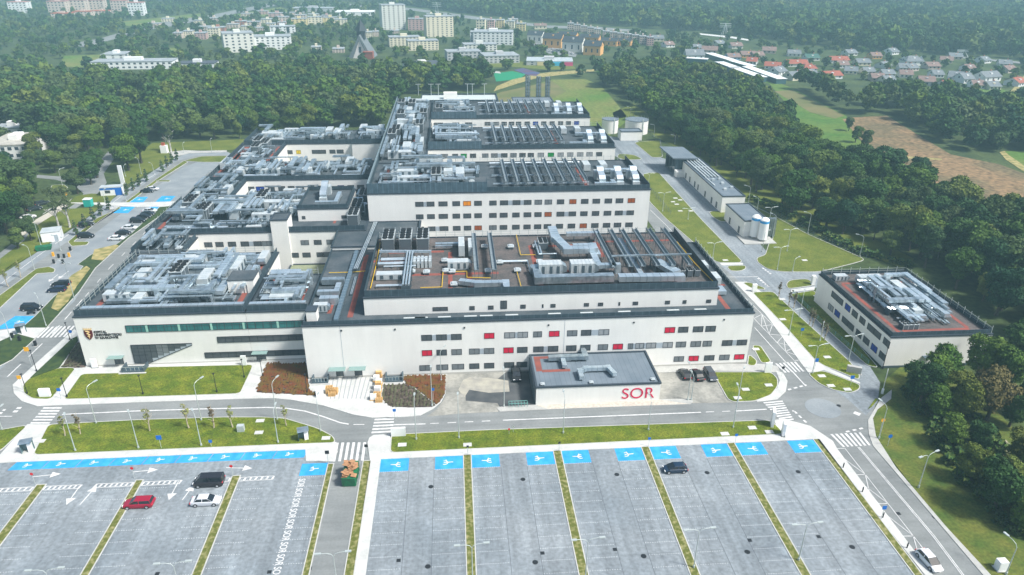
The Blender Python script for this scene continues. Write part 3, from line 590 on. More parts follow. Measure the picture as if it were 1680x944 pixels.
for za, zb, px in ((4.85, 6.15, 357), (1.25, 2.45, 336.5)):
    X1 = XAT(px, 135.5, za+.6); strip(LF, X1, -44.03, za, zb, m_blindd, 'ribbon_window'); strip(LG, -43.93, -31.15, za, zb, m_blindd, 'ribbon_window')
# triangular window: panes that step along the slanting lower edge
tri = [(215, 567), (315, 563), (315.5, 567), (245, 595.3), (222, 595.3)]
q = [PY(a, c, 135.5) for a, c in tri]
b = MB(); lx = LF.location.x
def tz(x):   # lower edge height
    (xa, za), (xb, zb) = q[3], q[2]; return q[4][1] if x < xa else za+(zb-za)*(x-xa)/(xb-xa)
xl, xr = q[0][0], q[1][0]; zt_ = q[0][1]; k = 10; wd = (xr-xl)/k
for i in range(k):
    xa = xl+wd*i; xb = xa+wd-.07; mm = (0, 0, 0, 0, 1, 1, 0, 0, 0, 2)[i]
    za = tz(xa); zb2 = tz(xb)
    if zb2 > zt_-.1: zb2 = zt_-.1
    b.face([(xa-lx, -.07, za), (xb-lx, -.07, zb2), (xb-lx, -.07, zt_), (xa-lx, -.07, zt_)], mm)
    if i > 2: b.face([(xa-lx, -.075, za), (xb-lx, -.075, zb2), (xb-lx, -.075, min(zt_, zb2+.35)), (xa-lx, -.075, min(zt_, zb2+.35))], 2)
b.build('triangular_window', [m_blindd, m_blindm, m_wpa], LF)
b = MB(); b.beam((xl-.1-lx, -.05, zt_), (xr-lx, -.05, zt_), .14, .12); b.beam((q[3][0]-lx, -.05, q[3][1]-.12), (xr-lx, -.05, zt_-.35), .14, .12)
b.beam((xl-.1-lx, -.05, q[4][1]-.12), (q[3][0]-lx, -.05, q[3][1]-.12), .14, .12); b.box(xl-.12-lx, -.12, q[4][1], xl-.02-lx, -.001, zt_)
for i in range(1, k): b.box(xl+wd*i-.06-lx, -.10, tz(xl+wd*i), xl+wd*i-lx, -.001, zt_)
for zz in (.8, 1.6, 2.4):
    if zt_-zz > q[4][1]: b.box(xl-lx, -.09, zt_-zz, xl+(xr-xl)*max(.2, 1-zz/3.2)-lx, -.001, zt_-zz+.05)
b.build('window_frame', m_frame, LF)
row(LF, 135.5, .05, 2.2, '352-412k', 100, 4); row(LG, 135.5, .05, 2.2, '1282-1345k', 100, 4)
for par, px in ((LF, 191), (LG, 427)):
    X = XAT(px, 135.5, 2.6)-par.location.x; b = MB(); b.box(X-1.6, -1.5, 2.45, X+1.6, 0, 2.5); b.build('canopy', m_canopy, par)
for e in (LF, LG):
    b = MB(); b.box(.02, -.03, 0, (34.1 if e is LF else 12.8), -.001, .35); b.build('plinth', mat('grey plinth', (.45, .44, .40), .8), e)
def text(body, size, m, loc, rot, name, parent=None, ext=.03, font=None, sx=1, align='LEFT', bold=0):
    c = bpy.data.curves.new(name, 'FONT'); c.body = body; c.size = size; c.extrude = ext; c.align_x = align; c.offset = bold
    c.space_line = .95
    o = bpy.data.objects.new(name, c); sc.collection.objects.link(o); o.data.materials.append(m); o.location = loc; o.rotation_euler = rot; o.scale = (sx, 1, 1)
    dg = bpy.context.evaluated_depsgraph_get(); me = bpy.data.meshes.new_from_object(o.evaluated_get(dg))
    q = bpy.data.objects.new(name, me); q.location = loc; q.rotation_euler = rot; q.scale = (sx, 1, 1); sc.collection.objects.link(q)
    bpy.data.objects.remove(o)
    if parent: q.parent = parent; q.location = Vector(loc)-parent.location
    return q
m_ink = mat('dark lettering', (.02, .012, .012), .6); m_crim = mat('crimson lettering', (.60, .01, .07), .6)
m_mar = mat('maroon shield', (.10, .008, .012), .5); m_gold = mat('gold emblem', (.72, .52, .24), .5)
tx, tz_ = PY(154, 546, 135.5)
text('SZPITAL\nUNIWERSYTECKI\nW KRAKOWIE', .72, m_ink, (tx, 135.44, tz_-.1), (R(90), 0, 0), 'lettering', LF, sx=.98, bold=.018)
sx_, sz_ = PY(145, 546, 135.5); b = MB()
sh = [(-1.05, .65), (1.05, .65), (1.05, -.3), (.85, -.9), (.45, -1.35), (0, -1.6), (-.45, -1.35), (-.85, -.9), (-1.05, -.3)]
b2 = [(sx_+a*.78-LF.location.x, sz_+c*.95-.1) for a, c in sh]; n = len(b2)
b.face([(x, -.12, z) for x, z in b2][::-1])
for i in range(n):
    a, c = b2[i], b2[(i+1) % n]; b.face([(a[0], -.12, a[1]), (a[0], 0, a[1]), (c[0], 0, c[1]), (c[0], -.12, c[1])])
b.build('shield', m_mar, LF)
b = MB(); cx = sx_-LF.location.x
sn = [(cx-.32+.0, -.15, sz_+.35), (cx+.3, -.15, sz_+.2), (cx-.3, -.15, sz_-.15), (cx+.32, -.15, sz_-.45), (cx-.2, -.15, sz_-.75), (cx+.15, -.15, sz_-1.0)]
b.tube(sn, .10); b.tube([(cx, -.14, sz_+.5), (cx, -.14, sz_-1.3)], .06); b.tube([(cx-.5, -.14, sz_+.42), (cx+.1, -.14, sz_+.3)], .08)
b.build('emblem', m_gold, LF)
b = MB(); zc = sz_+.62
b.box(cx-.72, -.12, zc, cx+.72, 0, zc+.2)
for x in (-.7, -.35, 0, .35, .7): b.face([(cx+x-.16, -.1, zc+.2), (cx+x+.16, -.1, zc+.2), (cx+x*1.15, -.1, zc+.62)])
b.build('crown_emblem', m_gold, LF)
# low annexe with the red letters
SO = block('annexe', 'low flat roofed annexe with large red SOR letters', 14.5, 38.9, 115.1, 127.3, 3.9, .3, roof=m_roof_l, stripes=[(15.2, 121, 16.3, 126.5), (15.2, 125.8, 20, 126.6), (16.3, 120.6, 22, 121.4)])
xs_, zs_ = PY(1018.5, 655, 115.1)
text('SOR', 3.45, m_crim, (xs_, 115.05, .75), (R(90), 0, 0), 'lettering', SO, sx=1.02, bold=-.02).data.transform(Matrix(((1, 0, 0, 0), (0, 1, 0, 0), (0, 0, 1, 0), (0, 0, 0, 1))))
b = MB()
for i in range(12): b.box(-.28, .5+i*.9, .3, -.22, 1.25+i*.9, 3.9)
b.box(-.3, .3, 3.8, -.1, 11.5, 3.95); b.build('side_screen', m_steel, SO)
# side building on the right
RB = block('side_building', 'separate two storey building right of the road with duct covered roof', 90, 112.4, 123.8, 156, 7.3, 1.2, roof=m_roofp, stripes=[(93, 150, 110, 150.8), (92.5, 126, 93.3, 150), (94, 126, 109, 126.8), (108.5, 127, 109.3, 150)], ins=.2)
for s in '185-268-268-370 282-357-318-414b 330-402-368-462 382-450-420-515 435-500-533-617 548-605-593-672'.split()+['163-358-198-413l', '208-402-243-460b', '257-448-343-556', '356-545-395-607', '407-596-448-660', '462-648-503-714b', '518-702-562-768']:
    code = 'd'
    if s[-1].isalpha(): code = s[-1]; s = s[:-1]
    a, c, d, e_ = (float(v) for v in s.split('-')); up_ = s in ('185-268-268-370', '282-357-318-414', '330-402-368-462', '382-450-420-515', '435-500-533-617', '548-605-593-672')
    zc = 4.9 if up_ else 1.5
    y1 = PX(1320+a/4.29, 420+(c+ (e_-c)*.25)/4.29, 90)[0]; y2 = PX(1320+d/4.29, 420+(e_-(e_-c)*.25)/4.29, 90)[0]
    window(RB, -.015, (y1+y2)/2-123.8, zc, abs(y1-y2), 1.5, code, R(-90))
b = MB(); b.box(-.03, -.03, 0, 22.3, -.001, .5); b.box(8, -1.6, 2.6, 10.5, 0, 2.7, 0); b.build('plinth', m_steel, RB)
# service buildings
def shed(name, label, x0, x1, y0, y1, h, roofm=None, doors=()):
    e = block(name, label, x0, x1, y0, y1, h, .3, wall=m_wallw, roof=roofm or m_roof_l, cat='building')
    for yy in doors: window(e, -.015, yy-y0, .3, 1.2, 2.1, 'm', R(-90), 'door')
    return e
SB = shed('service_building', 'long low white service building with louvred roof strips', 89.4, 97.3, 223.5, 273, 5.6, doors=(228, 233, 240, 248, 252, 258, 263, 267))
b = MB()
for i in range(5):
    x = 1.2+i*1.25; b.box(x, 22, 5.9, x+.5, 48, 6.15)
b.box(1, 35, 5.8, 6.8, 35.3, 6.2); b.box(1.2, 12, 5.72, 1.6, 22, 6.0)
for x, y in ((2.5, 18), (4.5, 14), (6, 9), (3, 7), (5.2, 19)): b.box(x, y, 5.7, x+1, y+1, 6.3)
b.build('roof_louvre', m_unit, SB)
SC = shed('service_building', 'small white plant building beside the gas tanks', 88.3, 96.2, 200.5, 217, 5.2, doors=(204, 212))
# canopy shed
e = empty('carport', (87, 266, 0), 0, 'dark metal loading shed with a sloping grey roof', 'shed')
b = MB(); ra = [G(1082.3, 238, 8.5), G(1121, 238.8, 8.5), G(1145.5, 260.5, 7), G(1104.5, 260, 7)]
rp = [(x-87, y-266) for x, y in ra]; b.hexa([(*rp[3], 6.6), (*rp[2], 6.6), (*rp[1], 7.4), (*rp[0], 7.4), (*rp[3], 7.1), (*rp[2], 7.1), (*rp[1], 7.9), (*rp[0], 7.9)]); b.build('roof', m_roof_l, e)
x0, x1 = rp[3][0]+1.2, rp[2][0]-.3; y0, y1 = rp[3][1]+.5, rp[1][1]-.5
b = MB(); b.box(x0, y0, 0, x1, y0+.2, 6.6); b.box(x1-.2, y0, 0, x1, y1, 6.9); b.box(x0, y1-.2, 0, x1, y1, 7.2); b.build('wall', m_mesh, e)
b = MB()
for i in range(4): b.cyl(x0+.2, y0+.5+(y1-y0-1)*i/3, 0, 6.8, .15, n=6)
b.build('post', m_steel, e)
b = MB(); b.box(x0-.1, y0-3, 0, x0+3.6, y0-.1, 2.4); b.build('annex', m_wallw, e)
# water tanks
def tank(px, py, rpx, h, label):
    X, Y = G(px, py); k = math.hypot(X, Y)*1.0; r = rpx/FPX*math.sqrt(X*X+Y*Y+CH*CH); Y += r*.6; X += 0
    e = empty('water_tank', (X, Y, 0), 0, label, 'water tank', 'round water tanks')
    b = MB(); b.cyl(0, 0, 0, h, r, n=32); b.build('shell', m_wallw, e, smooth=False)
    b = MB(); b.cyl(0, 0, h, h+.25, r+.15, n=32); b.build('roof', m_roof_l, e)
    b = MB(); b.box(-.3+r*.3, -r*.99, 0, .3+r*.3, -r*.9, h+1)
    for i in range(20):
        a = i/20*6.283; b.tube([(r*math.cos(a), r*math.sin(a), h+.2), (r*math.cos(a), r*math.sin(a), h+1.2)], .04, 4)
    b.build('ladder', m_pole, e)
tank(1001.5, 219, 13, 6.3, 'smaller round white water tank behind the back wing'); tank(1046, 220.5, 18, 6.3, 'larger round white water tank by the woods')
shed('pump_house', 'small white pump house between the round tanks', 77.5, 87.5, 325.5, 332, 4.0)
for px, py, lab in ((1236, 391, 'slim white gas tank behind its twin beside the plant building'), (1249.5, 396, 'slim white gas tank with blue band, nearest the lawn')):
    X, Y = G(px, py); e = empty('gas_tank', (X, Y, 0), 0, lab, 'gas tank', 'upright gas tanks')
    b = MB(); b.cyl(0, 0, .8, 7.0, 1.35, n=20); b.cyl(0, 0, 7.0, 7.5, 1.35, .8, 20); b.cyl(0, 0, 7.5, 7.7, .8, .2, 20); b.build('vessel', mat('white paint', (.82, .83, .82), .4), e, smooth=False)
    b = MB(); b.cyl(0, 0, 6.0, 6.7, 1.37, n=20); b.build('band', m_blue, e)
    b = MB()
    for i in range(4): a = i*1.57+.7; b.tube([(1.1*math.cos(a), 1.1*math.sin(a), 0), (1.1*math.cos(a), 1.1*math.sin(a), .9)], .12, 6)
    b.tube([(1.8, .5, 0), (1.8, .5, 4), (1.2, .3, 5)], .1); b.build('leg', m_pole, e)
X, Y = G(1240, 399); b = MB(); b.box(X-4, Y-1.2, 0, X+6, Y+6, .3); tag(b.build('concrete_pad', m_walkg), 'pale concrete pad under the gas tanks', 'slab')
e = empty('vaporiser', (*G(1262, 388), 0), 0, 'grey finned vaporiser frame beside the gas tanks', 'vaporiser'); b = MB()
for i in range(5): b.box(-1.2+i*.55, -.9, .3, -1+i*.55, .9, 6)
b.build('fins', m_galv, e)
# boiler house behind the farthest block
BH = block('boiler_house', 'grey roofed boiler house behind the farthest block', 27, 45, 316, 334, 18.5, .3, roof=m_roof_l)
EP = block('hospital_block', 'pale low end block behind the farthest wing', -14, 20, 318, 334, 19.8, .8, group=HG, roof=mat('pale roof', (.45, .5, .48)))
b = MB(); b.box(10, 6, 19.9, 16, 9, 22.6); b.build('roof_hut', m_wall, EP)
for i, px in enumerate((867, 885, 900)):
    X = XAT(px, 333, 24); e = empty('chimney', (X, 336, 0), 0, ('first', 'middle', 'last')[i]+' of three steel flues behind the boiler house, counted from the pale block', 'chimney', 'boiler house flues')
    b = MB(); zt_ = ZH(125+.5*i, X, 336)
    b.cyl(.45, 0, 0, zt_, .42, n=10); b.cyl(-.5, .3, 0, zt_, .42, n=10)
    b.build('flue', m_galv, e); b = MB()
    for z in np.arange(19, zt_, 1.5): b.box(-1.2, -.7, z, 1.2, .9, z+.1)
    for x, y in ((-1.1, -.6), (1.1, -.6), (1.1, .8), (-1.1, .8)): b.tube([(x, y, 0), (x, y, zt_)], .06, 4)
    b.build('mast_frame', m_steel, e)
# ------------------------------------------------------------------ rooftop plant
TN = {}
def place_words(x, y, z):
    x0, x1, y0, y1, nm = z
    u = (x-x0)/(x1-x0); v = (y-y0)/(y1-y0)
    a = 'front' if v < .33 else 'mid' if v < .67 else 'rear'
    b = ' left' if u < .25 else ' left centre' if u < .5 else ' right centre' if u < .75 else ' right'
    return a+b+' of '+nm
def duct(pts, w, h, z, zr, zone, name='ventilation_duct', m=None, legs=True, grp=None, bright=False, label=None):
    """sheet metal duct along pts (world), bottom at z above roof level zr"""
    b = MB(); x0, y0 = pts[0]; P = [(x-x0, y-y0) for x, y in pts]; zz = z
    tot = 0
    for i, (a, c) in enumerate(zip(P[:-1], P[1:])):
        L = math.hypot(c[0]-a[0], c[1]-a[1]); tot += L
        if L < .01: continue
        b.beam((*a, zz), (*c, zz), w, h)
        n = int(L/1.5)
        dx, dy = (c[0]-a[0])/L, (c[1]-a[1])/L
        for k in range(1, n+1):
            t = k*L/(n+1); p = (a[0]+dx*t, a[1]+dy*t)
            b.beam((p[0]-dx*.04, p[1]-dy*.04, zz-.04), (p[0]+dx*.04, p[1]+dy*.04, zz-.04), w+.1, h+.08, 1)
        if legs and z > .3:
            for k in range(max(1, int(L/3.5))):
                t = (k+.5)*L/max(1, int(L/3.5)); p = (a[0]+dx*t, a[1]+dy*t)
                for s in (-1, 1):
                    q = (p[0]-dy*s*w*.45, p[1]+dx*s*w*.45); b.box(q[0]-.05, q[1]-.05, 0, q[0]+.05, q[1]+.05, zz, 2)
    for p in P[1:-1]: b.box(p[0]-w*.54, p[1]-w*.54, zz-.03, p[0]+w*.54, p[1]+w*.54, zz+h+.05)
    e = P[-1]
    if random.random() < .55: b.hexa([(e[0]-w*.5, e[1]-w*.5, 0), (e[0]+w*.5, e[1]-w*.5, 0), (e[0]+w*.5, e[1]+w*.5, 0), (e[0]-w*.5, e[1]+w*.5, 0), (e[0]-w*.42, e[1]-w*.42, zz+h+.02), (e[0]+w*.42, e[1]-w*.42, zz+h+.02), (e[0]+w*.42, e[1]+w*.42, zz+h+.02), (e[0]-w*.42, e[1]+w*.42, zz+h+.02)])
    mm = m or (m_galv2 if bright else m_galv)
    o = b.build(name, [mm, m_galv, m_steel], None, (x0, y0, zr))
    dirn = 'sideways' if abs(P[-1][0]) > abs(P[-1][1]) else 'front to back'
    sh_ = 'straight' if len(pts) == 2 else 'bent' if len(pts) == 3 else 'stepped'
    sz = 'thin' if w < .7 else 'wide' if w > 1.3 else 'medium'
    cx = sum(p[0] for p in pts)/len(pts); cy = sum(p[1] for p in pts)/len(pts)
    return tag(o, label or '%s %s %s duct %s, %s' % ('pale' if bright else 'silver', sz, sh_, 'sideways' if dirn == 'sideways' else 'lengthways', place_words(cx, cy, zone)), 'duct', grp or 'ventilation ducts on '+zone[4])
def proto_ahu():
    e = empty('air_handling_unit', (0, 0, 0), 0, 'white panelled air handling unit', 'air handling unit')
    b = MB(); b.box(-3, -1.1, .3, 3, 1.1, 2.3)
    for i in range(7): b.box(-3+i*.98-.03, -1.14, .3, -3+i*.98+.03, 1.14, 2.34)
    b.build('casing', m_unit, e)
    b = MB(); b.box(-2.9, -.9, 0, 2.9, -.8, .3); b.box(-2.9, .8, 0, 2.9, .9, .3); b.build('skid', m_steel, e)
    b = MB(); b.hexa([(3, -.9, .6), (4.2, -.9, .9), (4.2, .9, .9), (3, .9, .6), (3, -.9, 2.2), (4.2, -.9, 1.7), (4.2, .9, 1.7), (3, .9, 2.2)]); b.build('intake_hood', m_galv, e)
    for i in (-2.2, -.2, 1.6): b = MB(); b.box(i, -1.17, .6, i+.7, -1.15, 2.0); b.build('louvre', m_steel, e)
    return e
def proto_chiller():
    e = empty('rooftop_chiller', (0, 0, 0), 0, 'chiller', 'chiller')
    b = MB(); b.box(-1.1, -2.2, .2, 1.1, 2.2, 2.0); b.build('casing', mat('dark coil', (.08, .10, .115), .6), e)
    b = MB()
    for x in (-1.12, 1.02):
        for y in (-2.2, -.8, .7, 2.1): b.box(x, y, 0, x+.1, y+.1, 2.4)
    b.box(-1.15, -2.25, 2.0, 1.15, 2.25, 2.12); b.build('frame', m_unit, e)
    for i in range(4):
        for x in (-.54, .54): 
            c = MB(); c.cyl(x, -1.65+i*1.1, 2.12, 2.35, .47, n=12); c.cyl(x, -1.65+i*1.1, 2.35, 2.37, .1, n=6); c.build('fan', m_black, e)
    return e
def proto_hood():
    e = empty('roof_fan', (0, 0, 0), 0, 'roof fan', 'roof fan'); b = MB(); b.box(-.45, -.45, 0, .45, .45, .5); b.build('base', m_steel, e)
    b = MB(); b.box(-.6, -.6, .5, .6, .6, .75); b.box(-.35, -.35, .75, .35, .35, 1.0); b.build('cap', m_unit, e); return e
def proto_snorkel():
    e = empty('exhaust_duct', (0, 0, 0), 0, 'exhaust', 'exhaust duct')
    b = MB(); w = .9
    pr = [(-3, .2), (-2.2, .2), (-1.6, 1.2), (1.0, 1.8), (2.0, 3.0), (3.0, 3.0), (3.2, 3.6), (1.6, 3.7), (.6, 2.9), (-1.9, 2.4), (-3.0, 1.6)]
    n = len(pr); b.face([(-w, y, z) for y, z in pr][::-1]); b.face([(w, y, z) for y, z in pr])
    for i in range(n):
        a, c = pr[i], pr[(i+1) % n]; b.face([(-w, a[0], a[1]), (-w, c[0], c[1]), (w, c[0], c[1]), (w, a[0], a[1])])
    b.build('duct', m_galv2, e); b = MB(); b.box(-1.3, 2.2, 0, 1.3, 4.6, 2.2); b.box(-1.0, -3.6, 0, 1.0, -2.4, .9); b.build('casing', m_unit, e); return e
PA, PC, PH_, PS = proto_ahu(), proto_chiller(), proto_hood(), proto_snorkel()
USED = set()
def put(proto, x, y, z, rz, label, group, scale=None):
    cat = proto['category']
    if proto not in USED:
        USED.add(proto); proto.location = (x, y, z); proto.rotation_euler = (0, 0, rz)
        if scale: proto.scale = scale
        return tag(proto, label, cat, group)
    return dup(proto, (x, y, z), rz, label, cat, group, scale)
def truss(x, y0, y1, z, zone, lab=None):
    b = MB(); L = y1-y0; b.box(-.5, 0, 2.1, .5, L, 2.2)
    for s in (-.5, .44): b.box(s, 0, 2.2, s+.06, L, 2.75, 0)
    e = empty('duct_bridge', (x, y0, z), 0, lab or 'grey grated gantry, %s' % place_words(x, (y0+y1)/2, zone), 'gantry', 'grey gantries on '+zone[4])
    b.build('deck', m_beam, e); b = MB()
    n = max(3, int(L/3.5))
    for i in range(n):
        y = .1+(L-.3)*i/(n-1)
        for s in (-.46, .40): b.box(s, y, 0, s+.08, y+.1, 2.1)
        if i < n-1: b.tube([(-.42, y, .2), (-.42, y+(L-.3)/(n-1), 2.0)], .035, 4)
    b.build('leg', m_steel, e); return e
def pipes(pts, n, r, z, zr, zone, m=None, label=None):
    b = MB(); x0, y0 = pts[0]; hor = abs(pts[-1][0]-x0) > abs(pts[-1][1]-y0)
    for k in range(n):
        o = (k-(n-1)/2)*r*3
        P = [((x-x0)+(0 if hor else o), (y-y0)+(o if hor else 0), z) for x, y in pts]; b.tube(P, r, 6)
    for (xa, ya), (xb, yb) in zip(pts[:-1], pts[1:]):
        L = math.hypot(xb-xa, yb-ya)
        for i in range(int(L/3)+1):
            t = min(1, i*3/L); x = xa+(xb-xa)*t-x0; y = ya+(yb-ya)*t-y0; ww = n*r*1.6
            b.box(x-(.05 if hor else ww), y-(ww if hor else .05), 0, x+(.05 if hor else ww), y+(ww if hor else .05), z-r, 1)
    o = b.build('pipe_run', [m or m_galv2, m_steel], None, (x0, y0, zr))
    cx = (pts[0][0]+pts[-1][0])/2; cy = (pts[0][1]+pts[-1][1])/2
    return tag(o, label or '%s of pale pipes %s, %s' % (('single run', 'pair', 'trio', 'bundle', 'broad bundle')[min(n, 5)-1], 'sideways' if hor else 'lengthways', place_words(cx, cy, zone)), 'pipes', 'pipe runs on '+zone[4])
def fill(zone, zr, seed, n_ahu, n_duct, n_pipe, n_ch=0, n_fan=4, xbias=.5, big=1.0, maxl=11, avoid=()):
    rnd = random.Random(seed); random.seed(seed); x0, x1, y0, y1, nm = zone; occ = []
    def free(a, b, c, d):
        for q in occ+list(avoid):
            if a < q[2] and c > q[0] and b < q[3] and d > q[1]: return False
        return a > x0 and b > y0 and c < x1 and d < y1
    def spot(hw, hh, tries=60):
        for _ in range(tries):
            x = rnd.uniform(x0+hw, x1-hw) if x1-x0 > 2*hw else None; y = rnd.uniform(y0+hh, y1-hh) if y1-y0 > 2*hh else None
            if x is None or y is None: return None
            if free(x-hw, y-hh, x+hw, y+hh): occ.append((x-hw, y-hh, x+hw, y+hh)); return x, y
    for i in range(n_ch):
        p = spot(1.5, 2.5)
        if p: put(PC, *p, zr, 0, 'dark fan topped chiller, %s' % place_words(*p, zone), 'chillers on '+nm)
    for i in range(n_ahu):
        hor = rnd.random() < xbias; s = rnd.uniform(.7, 1.15)*big
        hw, hh = ((4.4*s, 1.3*s) if hor else (1.3*s, 4.4*s)); p = spot(hw, hh)
        if p: put(PA, *p, zr, (0 if rnd.random() < .5 else math.pi)+(0 if hor else math.pi/2), '%s air handling unit %s, %s' % ('long' if s > .95 else 'short', 'sideways' if hor else 'lengthways', place_words(*p, zone)), 'air handling units on '+nm, (s, s, s*.95))
    for i in range(int(n_duct*1.45)):
        hor = rnd.random() < xbias; L = rnd.uniform(4, maxl); w = rnd.choice((.35, .45, .6, .75, 1.0, 1.4))*big; lift = rnd.choice((.35, .6, 1.2, 2.0, 2.7))
        if hor:
            x = rnd.uniform(x0+.8, max(x0+1, x1-L-.8)); y = rnd.uniform(y0+1, y1-1); pts = [(x, y), (min(x+L, x1-.8), y)]
            if rnd.random() < .5: pts.append((pts[-1][0], min(y1-.8, max(y0+.8, y+rnd.uniform(-5, 5)))))
            if rnd.random() < .3: pts.insert(0, (x, min(y1-.8, max(y0+.8, y+rnd.uniform(-4, 4)))))
        else:
            y = rnd.uniform(y0+.8, max(y0+1, y1-L-.8)); x = rnd.uniform(x0+1, x1-1); pts = [(x, y), (x, min(y+L, y1-.8))]
            if rnd.random() < .5: pts.append((min(x1-.8, max(x0+.8, x+rnd.uniform(-5, 5))), pts[-1][1]))
        if any(min(p[0] for p in pts) < q[2] and max(p[0] for p in pts) > q[0] and min(p[1] for p in pts) < q[3] and max(p[1] for p in pts) > q[1] for q in avoid): continue
        duct(pts, w, rnd.uniform(.45, .8)*min(w, 1.1), lift+rnd.random()*.05, zr, zone, bright=rnd.random() < .4)
        if rnd.random() < .45:     # a parallel companion
            o = w+rnd.uniform(.25, .6); q = [(a+(0 if hor else o), c+(o if hor else 0)) for a, c in pts]
            if all(x0 < a < x1 and y0 < c < y1 for a, c in q): duct(q, w*rnd.choice((.6, 1)), .5*min(w, 1.1), lift+.03+rnd.random()*.05, zr, zone, bright=rnd.random() < .5)
    for i in range(int(n_pipe*1.3)):
        hor = rnd.random() < xbias; L = rnd.uniform(5, maxl+3)
        if hor: x = rnd.uniform(x0+.8, max(x0+1, x1-L-.8)); y = rnd.uniform(y0+1, y1-1); pts = [(x, y), (min(x+L, x1-.8), y)]
        else: y = rnd.uniform(y0+.8, max(y0+1, y1-L-.8)); x = rnd.uniform(x0+1, x1-1); pts = [(x, y), (x, min(y+L, y1-.8))]
        if any(min(p[0] for p in pts) < q[2] and max(p[0] for p in pts) > q[0] and min(p[1] for p in pts) < q[3] and max(p[1] for p in pts) > q[1] for q in avoid): continue
        pipes(pts, rnd.choice((1, 2, 2, 3, 4)), rnd.uniform(.09, .17), rnd.uniform(.5, 1.6), zr, zone)
    for i in range(n_fan):
        p = spot(.8, .8)
        if p: put(PH_, *p, zr, 0, 'small white capped roof fan, %s' % place_words(*p, zone), 'roof fans on '+nm)
ZP = (-18, 53.8, 132.5, 163.8, 'the chiller roof'); zr = 16.08
# chillers and pipework on the plant storey
for i, x in enumerate((-15.9, -11.9, -7.9)): put(PC, x, 159.3, zr, 0, ('left', 'middle', 'right')[i]+' one of three fan topped chillers by the rear left corner', 'row of three chillers on the chiller roof', (1.25, 1.45, 1.5))
duct([(-17.5, 152), (-6, 151.3)], .55, .5, 1.6, zr, ZP, bright=True)
pipes([(-17.4, 155), (-17.4, 147), (-8, 147)], 2, .22, 1.0, zr, ZP); pipes([(-10.6, 151.5), (-10.6, 133.5)], 3, .2, 1.9, zr, ZP)
pipes([(-17, 149.5), (-7, 149.5)], 2, .25, .9, zr, ZP); pipes([(-17, 136.5), (-11.5, 136.5)], 2, .16, .5, zr, ZP); pipes([(-16, 144.8), (-9, 144.8)], 1, .2, 1.2, zr, ZP)
for i in range(5): duct([(-9.4+i*.85, 146), (-9.4+i*.85, 149)], .6, 1.6, .1, zr, ZP, 'tank_cabinet', m_unit, False, 'row of white tank cabinets on the chiller roof', label='one of five white upright cabinets in a row on chiller roof')
put(PA, -14.2, 141.0, zr, 0, 'long low air handling unit by the left screen of chiller roof', 'air handling units on the chiller roof', (1.0, .9, .6))
put(PA, 1.1, 154.5, zr, math.pi/2, 'tall white air handling unit left of the twin gantries', 'air handling units on the chiller roof', (1.0, .62, 1.25))
put(PA, 3.1, 154.5, zr, math.pi/2, 'slim white air handling unit touching the twin gantries', 'air handling units on the chiller roof', (1.0, .4, 1.1))
put(PA, .2, 145.3, zr, 0, 'squat white unit at the front of the twin gantries', 'air handling units on the chiller roof', (.75, 1.0, .9))
duct([(-5, 158.2), (.8, 158.2)], .9, .5, .6, zr, ZP, bright=True); duct([(-5, 156.6), (-1, 156.6)], .7, .5, .6, zr, ZP)
duct([(.4, 136.6), (4.2, 135.2), (10, 135.2), (10, 133)], 1.4, .9, .5, zr, ZP, bright=True, label='broad silver duct with a rounded bend behind front screen')
for x, lab in ((4.1, 'left gantry of the close pair on the chiller roof'), (7.9, 'right gantry of the close pair on the chiller roof')): truss(x, 139.5, 161.5, zr, ZP, lab)
for x in (33.8, 37.4, 40.2, 43.4, 46.9, 50.6): truss(x, 139.3, 161.8, zr, ZP)
# the big duct system in the middle
duct([(23.2, 162.5), (23.2, 156), (25, 148.5), (31, 148.5)], 2.0, 1.2, 2.0, zr, ZP, bright=True, label='huge pale stepped duct descending from rear edge of chiller roof')
duct([(26.5, 160), (34, 160)], 1.3, .8, 1.6, zr, ZP, bright=True); duct([(27, 153.3), (31.8, 153.3), (31.8, 147)], 1.3, .8, 1.2, zr, ZP, bright=True)
duct([(30.7, 150), (30.7, 141), (35, 141)], 1.4, .8, 1.4, zr, ZP, bright=True)
put(PA, 20, 140.8, zr, 0, 'first long panelled unit of the front line of machinery', 'air handling units on the chiller roof', (.85, 1.2, 1.3))
put(PA, 27, 140.8, zr, 0, 'second long panelled unit of the front line of machinery', 'air handling units on the chiller roof', (.85, 1.2, 1.3))
duct([(15.8, 141.2), (17, 141.2), (17, 136), (33, 136)], 1.7, 1.5, .5, zr, ZP, label='long silver duct along the front line of machinery')
duct([(34, 135.6), (47.3, 135.2)], 1.9, 1.2, .7, zr, ZP, bright=True, label='broad pale duct along the front screen, right part'); duct([(44.2, 143.5), (47, 137)], 2.2, 1.0, .9, zr, ZP, bright=True, label='short broad duct slanting into the front duct')
duct([(39.3, 158), (39.3, 136.6)], 1.1, .6, .9, zr, ZP, bright=True); duct([(34, 143.3), (52, 143.3)], .4, .3, 2.9, zr, ZP)
pipes([(19, 158), (19, 150), (22.5, 150)], 2, .22, 1.1, zr, ZP); pipes([(9, 147.5), (15.8, 147.5), (15.8, 141.5)], 2, .15, .6, zr, ZP)
for i, (x, y) in enumerate(((48.6, 138.6), (50.3, 138.6), (51.9, 138.6))): put(PC, x, y, zr, 0, 'small white condenser %s on chiller roof' % ('left of three by the right edge', 'between two others by the right edge', 'closest to the right screen')[i], 'small condensers on the chiller roof', (.5, .42, .75))
put(PC, 20.3, 156.5, zr, 0, 'dark chiller wrapped in pipes left of the huge stepped duct', 'single chillers on the chiller roof', (1, .8, .9))
